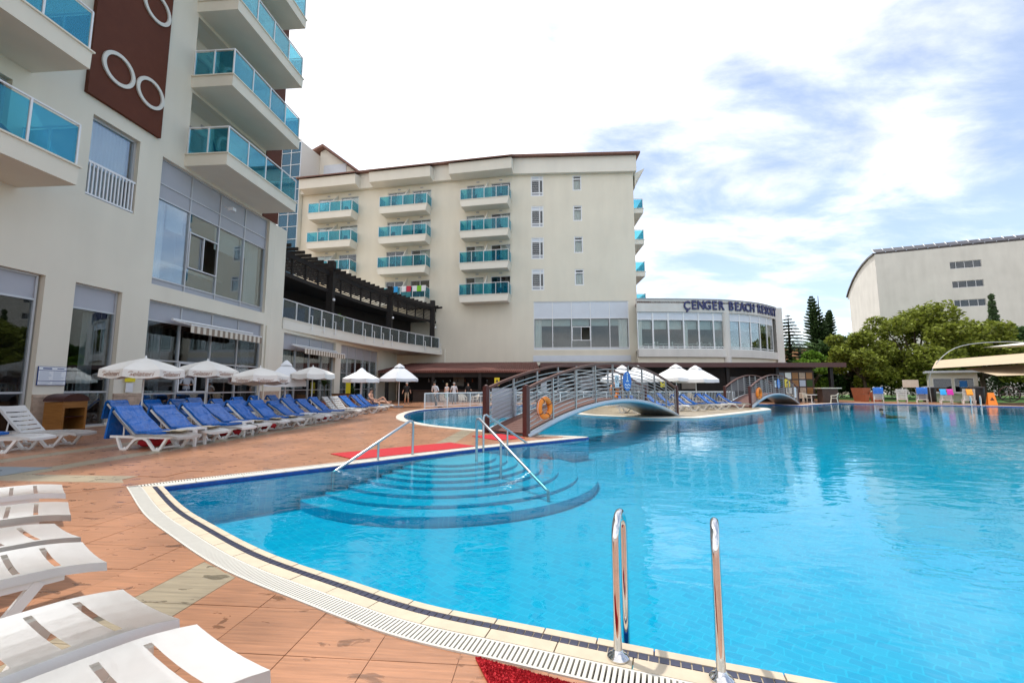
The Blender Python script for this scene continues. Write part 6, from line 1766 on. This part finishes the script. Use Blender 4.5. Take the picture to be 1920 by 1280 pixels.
def balcony_chair(label, x, y, z, rz):
    o = thing('balcony_chair', label, 'chair', (x,y,z), rz, 'dark chairs on the balconies')
    mb = MB(); mb.box(-0.23,0.23,-0.23,0.23,0.40,0.44); mb.build('seat','cloth_navy',o)
    mb = MB(); mb.hexa([(-0.22,0.2,0.44),(0.22,0.2,0.44),(0.22,0.23,0.44),(-0.22,0.23,0.44)],[(-0.2,0.3,0.9),(0.2,0.3,0.9),(0.2,0.33,0.9),(-0.2,0.33,0.9)]); mb.build('backrest','cloth_navy',o)
    for sx in (-1,1):
        for sy in (-1,1): mb = MB(); mb.tube([(sx*0.24,sy*0.24,0),(sx*0.2,sy*0.2,0.41)],0.02,5); mb.build('leg','cloth_navy',o)
def lw(s, y): d = Vector((0.0788,0.9969)); n = Vector((-0.9969,0.0788)); return (-16+d.x*s+n.x*y, d.y*s+n.y*y)
for i, (s, y, zb, r) in enumerate([(18.9,-1.0,11.72,0.5),(20.2,-0.7,11.72,2.5),(22.2,-1.0,11.72,1.0),(18.9,-0.9,15.47,0.4),(21.9,-1.0,15.47,2.0),(11.0,-1.1,8.0,0.6),(9.6,-1.0,8.0,2.4),(11.2,-1.0,11.75,0.8)]):
    p = lw(s,y); place = ['lowest right balcony, left end','lowest right balcony, beside the divider','lowest right balcony, far end','second right balcony, left end','second right balcony, far half','lower left balcony, right end','lower left balcony, middle','upper left balcony, right end'][i]
    balcony_chair('dark chair on the hotel wing: %s' % place, p[0],p[1],zb,ANG_L+r)
cM, sM = cos(ANG_M), sin(ANG_M); k_ = 0
for ci, (a, b) in enumerate(cols):
    for ri, zt in enumerate(rowtop):
        if ci == 0 and ri == 3: continue
        for t in (0.25, 0.8):
            u = a+(b-a)*t; y_ = -0.75
            balcony_chair('dark chair in the %s half of the %s balcony from the top, %s column' % ('left' if t < 0.5 else 'right', ORD[ri], ['left','middle','right'][ci]), -3.1+cM*u-sM*y_, 46.6+sM*u+cM*y_, zt, ANG_M+random.uniform(-1,1))

# ---- plants
def leaf_cloud(mb, blobs, n, size, flat=0.4, shell=0.55, asp=0.55):
    tot = sum(b[3]**2 for b in blobs)
    for (cx,cy,cz,R,sz) in blobs:
        m = int(n*R*R/tot)
        for _ in range(m):
            while True:
                v = Vector((random.uniform(-1,1),random.uniform(-1,1),random.uniform(-1,1)))
                if 0.05 < v.length < 1: break
            r = v.length; v = v/r*(shell+(1-shell)*random.random()**0.7)
            v *= 0.82+0.18*sin(v.x*5+cx)*cos(v.y*6+cz)+0.12*random.random()
            c = Vector((cx+v.x*R, cy+v.y*R, cz+v.z*R*sz))
            a = Vector((random.gauss(0,1),random.gauss(0,1),random.gauss(0,flat))).normalized(); b = a.orthogonal()
            b = (b*cos(random.random()*6.3)+a.cross(b)*sin(random.random()*6.3)).normalized()
            s = size*random.uniform(0.6,1.4)
            mb.add([c-a*s, c+b*s*asp, c+a*s, c-b*s*asp], [(0,1,2,3)])
def tree(label, x, y, h, spread, mat, n=9000, size=0.20, trunk_h=None, nb=16, group='trees beyond the pool', name='garden_tree', low=0.30, seed=0):
    random.seed(100+seed)
    o = thing(name, label, 'tree', (x,y,0), 0, group)
    th = trunk_h or h*0.32; tb = MB()
    tb.tube([(0,0,0),(0.08,0.05,th*0.5),(0.0,0.1,th),(0.1,0.0,h*0.7)],[spread*0.05,spread*0.042,spread*0.036,0.05],8)
    blobs = []
    for k in range(nb):
        a = 2*pi*k/nb*2.4+random.uniform(-0.4,0.4); rr = spread*random.uniform(0.25,0.78); zz = h*random.uniform(low,0.86)
        rr *= sqrt(max(0.15, 1-((zz/h-0.52)/0.5)**2)); R = spread*random.uniform(0.22,0.36)
        bx, by = rr*cos(a), rr*sin(a); blobs.append((bx,by,zz,R,random.uniform(0.65,0.95)))
        tb.tube([(0,0.05,th*random.uniform(0.7,1.0)),(bx*0.45,by*0.45,(th+zz)*0.5),(bx*0.9,by*0.9,zz)],[spread*0.022,spread*0.014,0.02],5)
    blobs.append((0,0,h*0.80,spread*0.36,0.6))
    smooth_auto(tb.build('trunk','bark',o),60)
    cb_ = MB(); leaf_cloud(cb_, blobs, n, size); cb_.build('crown',mat,o)
    return o
tree('large olive green tree in front of the pale far hotel',46.5,49.0,11.2,6.4,'leaf_olive',n=26000,size=0.19,nb=26,low=0.2,seed=1)
tree('tall olive tree left of the largest one, by the path',39.5,48.0,8.6,4.0,'leaf_olive',n=14000,size=0.17,nb=18,low=0.2,seed=2)
tree('olive tree at the right edge behind the kiosk',55.5,50.5,9.6,5.4,'leaf_olive',n=18000,size=0.19,nb=20,low=0.2,seed=3)
tree('dark green tree between the two largest olive ones',43.5,55.0,8.4,4.8,'leaf_dark',n=14000,size=0.19,nb=18,low=0.15,seed=4)
tree('dark broad tree behind the shade sails at the right edge',63.0,52.0,8.8,6.0,'leaf_dark',n=16000,size=0.21,nb=18,low=0.12,seed=5)
tree('bright green bushy tree beside the end of the bar',36.2,51.5,6.4,3.2,'leaf_bright',n=10000,size=0.15,nb=14,low=0.12,seed=6)
tree('bright green rounded bush above the bar roof',33.0,56.5,7.0,3.4,'leaf_bright',n=9000,size=0.16,nb=14,low=0.2,seed=7)
random.seed(55)
def hedge(label, x0, y0, x1, y1, h, w, mat, n, seed):
    random.seed(seed); o = thing('hedge', label, 'hedge', ((x0+x1)/2,(y0+y1)/2,0), 0, 'hedges behind the pool garden')
    mb = MB(); L = hypot(x1-x0,y1-y0); m = int(L/1.4)+1
    bl = [((x0-x1)*(0.5-k/m)*-1*-1 if False else (x1-x0)*(k/m-0.5),(y1-y0)*(k/m-0.5),h*0.5+random.uniform(-0.2,0.2),w*random.uniform(0.9,1.15),h/(2*w)*random.uniform(0.9,1.2)) for k in range(m+1)]
    leaf_cloud(mb, bl, n, 0.15, shell=0.7); mb.build('foliage',mat,o)
    tb = MB()
    for b in bl: tb.tube([(b[0],b[1],0),(b[0],b[1],h*0.6)],0.05,5)
    t_ = tb.build('stems','bark',o); t_['kind'] = 'stuff'
hedge('dark hedge closing the garden behind the kiosk',38,60,84,46,5.0,2.6,'leaf_dark',26000,11)
hedge('bright green hedge along the path right of the bar',31.5,52.5,37.5,58.5,3.4,1.5,'leaf_bright',8000,12)
# araucaria-like conifers
def conifer(label, x, y, h, R, n_wh, droop, mat, seed, name='conifer_tree', fork=False):
    random.seed(seed); o = thing(name, label, 'tree', (x,y,0), 0, 'conifers beyond the bar')
    tb = MB(); tb.tube([(0,0,0),(0,0,h*0.5),(0.05,0,h)],[0.28,0.18,0.03],8); tb.build('trunk','bark',o)
    mb = MB()
    tips = [(0,0,1.0,1.0)] if not fork else [(-0.9,0,1.0,0.72),(1.7,0.3,0.86,0.66)]
    for ox, oy, hs, rs in tips:
        for k in range(n_wh):
            t = k/(n_wh-1); z = h*hs*(0.18+0.80*t); L = R*rs*(1-t)**0.75+0.18; nbch = 14 if not fork else 11
            for q in range(nbch):
                a = 2*pi*(q+0.5*(k%2))/nbch+random.uniform(-0.15,0.15); L2 = L*random.uniform(0.8,1.1)
                m = 9
                for s in range(m):
                    f0, f1 = s/m, (s+1)/m
                    for side in (-1,0,1):
                        f = (f0+f1)/2; px_, py_, pz_ = ox*t+L2*f*cos(a), oy*t+L2*f*sin(a), z+droop*L2*f*f*(1 if not fork else -0.9)+(0.5*L2*f if fork else 0)
                        w = (0.30 if not fork else 0.26)*(1.25-f); ll = L2/m*(1.3 if not fork else 1.6)
                        da = side*0.7; dx, dy = cos(a+da), sin(a+da)
                        mb.add([(px_,py_,pz_),(px_+dx*ll*0.5-dy*w,py_+dy*ll*0.5+dx*w,pz_+0.03),(px_+dx*ll*1.5,py_+dy*ll*1.5,pz_+(0.05 if side else 0)+(0.15 if fork else 0)),(px_+dx*ll*0.5+dy*w,py_+dy*ll*0.5-dx*w,pz_-0.05)],[(0,1,2,3)])
    mb.build('crown',mat,o)
conifer('layered dark conifer just right of the restaurant wing',35.3,54.0,10.6,3.0,22,-0.10,'leaf_conifer',21)
conifer('tall forked conifer left of the pale far hotel',42.6,58.5,14.0,3.0,26,0.1,'leaf_conifer',22,fork=True)
# slim cypress
random.seed(31)
o = thing('cypress_tree','slim dark cypress standing against the far hotel wall','tree',(76.5,67.0,0),0,'conifers beyond the bar')
tb = MB(); tb.tube([(0,0,0),(0,0,16)],[0.25,0.05],7); tb.build('trunk','bark',o)
mb = MB(); leaf_cloud(mb,[(0,0,3+k*1.15,1.05*(1-(k/12.5)**2*0.8),1.5) for k in range(12)],7000,0.2,shell=0.7); mb.build('crown','leaf_conifer',o)
# palms
def palm(label, x, y, h, L, n, seed, group='palms', mat='leaf_palm', name='palm_tree', cat='tree'):
    random.seed(seed); o = thing(name, label, cat, (x,y,0), 0, group)
    tb = MB(); tb.tube([(0,0,0),(0.1,0,h*0.5),(0,0,h)],[0.24,0.18,0.15],9); tb.build('trunk','bark',o)
    mb = MB()
    for q in range(n):
        a = 2*pi*q/n+random.uniform(-0.2,0.2); el = random.uniform(-0.1,1.1); prev = None
        for s in range(12):
            f = s/11; r = L*f*cos(el*(1-f*0.6)); z = h+L*(sin(el)*f-0.75*f*f)
            c = Vector((r*cos(a),r*sin(a),z)); side = Vector((-sin(a),cos(a),0)); w = 0.5*L*0.42*sin(pi*min(1,f*0.9+0.08))
            for sgn in (-1,1):
                t = c+side*sgn*w+Vector((cos(a)*0.25,sin(a)*0.25,-0.25*w-0.05)); d = Vector((cos(a),sin(a),0))*0.045*L/2
                mb.add([tuple(c-d),tuple(c+d),tuple(t)],[(0,1,2)])
            if prev is not None: mb.tube([tuple(prev),tuple(c)],0.018,3,caps=False)
            prev = c
    mb.build('crown',mat,o)
palm('palm tree between the two conifers beyond the bar',38.5,57.0,6.6,2.6,22,41)
palm('palm tree low in front of the forked conifer',41.8,56.0,5.0,2.4,20,42)
palm('palm crown at the right edge above the shade sails',59.5,47.5,6.2,2.6,22,43)
def potplant(label, x, y, z, h, n, L, mat, seed, pot='terracotta', group='potted plants'):
    random.seed(seed); o = thing('potted_plant', label, 'plant', (x,y,z), 0, group)
    mb = MB(); mb.lathe([(0.22,0),(0.30,0.4),(0.32,0.42),(0.27,0.42)],14); mb.build('pot',pot,o)
    mb = MB(); mb.tube([(0,0,0.35),(0,0,h)],0.035,6); mb.build('stem','bark',o)
    mb = MB()
    for q in range(n):
        a = random.uniform(0,2*pi); el = random.uniform(0.1,1.35); prev = None; w = 0.05
        z0 = h*random.uniform(0.75,1.0)
        pts = [(L*f*cos(el)*cos(a), L*f*cos(el)*sin(a), z0+L*f*sin(el)-0.35*L*f*f) for f in (0,0.35,0.7,1.0)]
        sx, sy = -sin(a)*w, cos(a)*w
        mb.add([(pts[0][0]-sx*0.5,pts[0][1]-sy*0.5,pts[0][2]),(pts[0][0]+sx*0.5,pts[0][1]+sy*0.5,pts[0][2]),(pts[1][0]+sx,pts[1][1]+sy,pts[1][2]),(pts[2][0]+sx*0.8,pts[2][1]+sy*0.8,pts[2][2]),(pts[3][0],pts[3][1],pts[3][2]),(pts[2][0]-sx*0.8,pts[2][1]-sy*0.8,pts[2][2]),(pts[1][0]-sx,pts[1][1]-sy,pts[1][2])],[(0,1,2,6),(6,2,3,5),(5,3,4)])
    mb.build('leaves',mat,o)
potplant('spiky bright yucca on the terrace beside the first pergola post',-13.35,32.6,5.6,0.95,60,0.85,'leaf_bright',51)
potplant('small spiky plant on the terrace beside the second pergola post',-11.6,40.4,5.6,0.6,45,0.7,'leaf_bright',52)
potplant('tall leafy plant against the glazing below the second awning',-12.9,29.5,0,1.9,70,0.75,'leaf_dark',53)
potplant('bushy palm like plant in a pot beside the yellow stand sign',-12.5,33.6,0,1.0,80,0.9,'leaf_dark',54)
potplant('rounded pot plant on the terracotta planters beyond the pool',36.0,42.3,0,1.0,90,0.6,'leaf_bright',56)
o = thing('stand_sign','yellow upright caution stand beside the wooden planter box','sign',(-12.3,32.2,0)); mb = MB(); mb.box(-0.17,0.17,-0.03,0.03,0.9,1.75); mb.build('plate','yellow',o); mb = MB(); mb.tube([(0,0,0),(0,0,0.9)],0.03,6); mb.build('stand','black',o)
o = thing('planter_box','low orange wooden planter box in front of the second glazed bay','planter',(-12.4,31.2,0)); mb = MB(); mb.box(-0.5,0.5,-0.4,0.4,0,0.85); mb.build('box','wood_cabinet',o); mb = MB(); mb.box(-0.53,0.53,-0.43,0.43,0.851,0.92); mb.build('rim','wood_dark',o)
for i, (x, y, s) in enumerate([(34.5,42.5,1.0),(35.3,41.7,0.7),(33.6,41.0,0.55)]):
    o = thing('terracotta_planter','square terracotta planter beyond the pool, %s of three from the left' % ORD[[1,2,0][i]],'planter',(x,y,0),0.3,'terracotta planters'); mb = MB(); mb.hexa([(-0.4*s,-0.4*s,0),(0.4*s,-0.4*s,0),(0.4*s,0.4*s,0),(-0.4*s,0.4*s,0)],[(-0.55*s,-0.55*s,1.3*s),(0.55*s,-0.55*s,1.3*s),(0.55*s,0.55*s,1.3*s),(-0.55*s,0.55*s,1.3*s)]); mb.build('pot','terracotta',o); mb = MB(); mb.box(-0.5*s,0.5*s,-0.5*s,0.5*s,1.301*s,1.32*s); mb.build('soil','earth',o)

# ---- kiosk, sails and odds and ends at the right
KI = thing('garden_kiosk','small white kiosk with two windows behind the bare loungers','kiosk',(42.6,41.4,0),radians(-40)); KI.scale = (0.72,0.72,0.92)
mb = MB(); wall_holes(mb,-2.3,2.3,0,3.0,[(-1.95,-0.1,0.95,2.45),(0.1,1.95,0.95,2.45)],0,0.12); mb.quad((-2.3,0,0),(-2.3,0,3),(-2.3,3,3),(-2.3,3,0)); mb.quad((2.3,0,0),(2.3,3,0),(2.3,3,3),(2.3,0,3)); mb.quad((-2.3,3,0),(-2.3,3,3),(2.3,3,3),(2.3,3,0)); mb.build('wall','stucco_white',KI)
mb = MB(); mb.box(-2.6,2.6,-0.45,3.3,3.001,3.22); mb.build('roof','panel_pale',KI)
room(KI,-2.2,2.2,0.1,2.9,0.13,2.7,'dark_room')
glazing(KI,[-1.95,-0.1],[0.95,2.45],0.08,'glass_dark',frame='white_metal'); glazing(KI,[0.1,1.95],[0.95,2.45],0.08,'glass_dark',frame='white_metal')
mb = MB(); mb.box(0.6,1.3,0.02,0.03,1.5,2.15); mb.build('poster','board_blue',KI)
mb = MB(); mb.box(-2.4,2.4,-0.35,-0.002,0.80,0.86); mb.build('counter','panel_pale',KI)
def sail(label, corners, mat, n=10, sag=0.25):
    c = [sum(p[k] for p in corners)/4 for k in range(3)]
    o = thing('shade_sail', label, 'shade sail', (c[0],c[1],0), 0, 'beige shade sails')
    mb = MB(); vs = []; fs = []
    for i in range(n+1):
        for j in range(n+1):
            u, v = i/n, j/n; p = [corners[0][k]*(1-u)*(1-v)+corners[1][k]*u*(1-v)+corners[2][k]*u*v+corners[3][k]*(1-u)*v for k in range(3)]
            ed = 0.10*(sin(pi*u)*(0.5-v)*2*abs(2*v-1)) 
            p[2] -= sag*sin(pi*u)*sin(pi*v); vs.append((p[0]-c[0],p[1]-c[1],p[2]))
    m = len(vs); fs = [(i*(n+1)+j,(i+1)*(n+1)+j,(i+1)*(n+1)+j+1,i*(n+1)+j+1) for i in range(n) for j in range(n)]
    mb.add(vs+[(x,y,z-0.015) for x,y,z in vs], fs+[tuple(q+m for q in reversed(f)) for f in fs]); smooth_auto(mb.build('fabric',mat,o),60)
    return o, c
s1, c1 = sail('front beige shade sail reaching over the loungers at the right', [(35.6,36.2,2.95),(41.5,30.5,3.4),(46.5,35.0,4.5),(40.4,40.6,3.9)], 'canvas_sail')
s2, c2 = sail('lower beige shade sail cut by the right edge', [(38.2,36.0,2.95),(37.3,32.9,2.25),(47.0,28.0,2.5),(48.0,33.0,3.7)], 'canvas_sail')
s3, c3 = sail('small pale sail on top of the arched mast', [(43.0,38.6,5.0),(47.3,36.0,5.2),(47.8,37.6,5.6),(44.5,40.2,5.1)], 'canvas_cream')
def mast(label, pts, group='arched sail masts'):
    p0 = pts[0]; o = thing('sail_mast', label, 'mast', (p0[0],p0[1],0), 0, group)
    mb = MB(); mb.tube(catmull([(p[0]-p0[0],p[1]-p0[1],p[2]) for p in pts],6),0.032,8); smooth_auto(mb.build('arch','steel_rail',o))
mast('left arched steel mast carrying the sails', [(37.6,38.6,0),(37.7,38.5,2.6),(39.2,37.6,4.8),(42.0,36.0,5.2),(45.2,34.4,4.6)])
mast('right arched steel mast carrying the sails', [(43.6,34.6,0),(43.7,34.5,3.2),(45.2,33.4,5.6),(48.5,31.5,6.6)])
o = thing('wet_floor_sign','orange folding wet floor sign on the far pool edge','sign',(37.75,33.9,0),radians(-35))
for s in (-1,1):
    mb = MB(); mb.hexa([(-0.26,s*0.30-0.02,0),(0.26,s*0.30-0.02,0),(0.26,s*0.30+0.02,0),(-0.26,s*0.30+0.02,0)],[(-0.17,s*0.03-0.02,0.95),(0.17,s*0.03-0.02,0.95),(0.17,s*0.03+0.02,0.95),(-0.17,s*0.03+0.02,0.95)]); mb.build('panel','orange',o)
mb = MB(); mb.prism_y([(-0.12,0.35),(0.12,0.35),(0,0.6)],-0.24,-0.235); mb.build('print','maroon',o)
o = thing('far_ladder','small steel pool ladder at the far pool edge by the orange sign','ladder',(35.0,32.5,0),radians(-42))
for x in (-0.25,0.25):
    mb = MB(); mb.tube([(x,0.3,0),(x,0.3,0.6),(x,0.2,0.75),(x,0.0,0.78),(x,-0.2,0.7),(x,-0.25,0.5),(x,-0.25,-0.6)],0.025,8); smooth_auto(mb.build('grab_rail','chrome',o))
for i, (x, y, z, mt, nm) in enumerate([(35.07,34.42,1.225,'towel_magenta','magenta'),(36.12,33.95,1.225,'towel_orange','orange'),(34.77,34.68,1.225,'towel_blue','purple blue')]):
    o = thing('draped_towel','%s towel draped over the bare loungers by the kiosk' % nm,'towel',(x,y,z),radians(-40)); mb = MB()
    n = 8; vs = []
    for k in range(n+1):
        f = k/n; yy = -0.25+0.5*f; zz = -0.45*abs(2*f-1)**1.5
        vs += [(-0.18+0.02*sin(k),yy,zz),(0.18+0.02*cos(k*1.3),yy,zz)]
    mb.add(vs+[(a,b,c-0.012) for a,b,c in vs],[(2*k,2*k+1,2*k+3,2*k+2) for k in range(n)]+[(2*k+2+18,2*k+3+18,2*k+1+18,2*k+18) for k in range(n)]); mb.build('cloth',mt,o,smooth=True)
for i, (x, y) in enumerate([(39.0,36.1),(39.2,40.4)]):
    o = thing('waste_bin',['dark round bin at the right of the kiosk counter','dark round bin among the plants left of the kiosk'][i],'bin',(x,y,0),0,'dark bins'); mb = MB(); mb.lathe([(0.42,0),(0.48,0.1),(0.5,1.25),(0.46,1.32)],16); smooth_auto(mb.build('barrel','black',o)); mb = MB(); mb.lathe([(0.52,1.32),(0.50,1.40),(0.2,1.46)],16); smooth_auto(mb.build('lid','cloth_grey',o))
o = thing('cart_wheel','old wooden cart wheel leaning at the edge of the lawn','wheel',(45.6,39.4,0.74),radians(-35))
mb = MB(); mb.tube([(0.68*cos(2*pi*k/24),0,0.68*sin(2*pi*k/24)) for k in range(24)],0.05,6,closed=True); mb.build('rim','wood_dark',o)
for k in range(8): mb = MB(); mb.tube([(0,0,0),(0.66*cos(pi*k/4),0,0.66*sin(pi*k/4))],0.028,5); mb.build('spoke','wood_dark',o)
mb = MB(); mb.tube([(0,-0.1,0),(0,0.1,0)],0.1,10); mb.build('hub','wood_dark',o)
o = thing('menu_board','pale wooden menu board standing among the plants beyond the pool','sign',(36.8,39.6,0),radians(-30))
mb = MB(); mb.box(-0.55,0.55,-0.04,0.04,1.35,2.05); mb.build('panel','cream_plastic',o)
for x in (-0.4,0.4): mb = MB(); mb.box(x-0.04,x+0.04,-0.04,0.04,0,1.35); mb.build('leg','wood_dark',o)
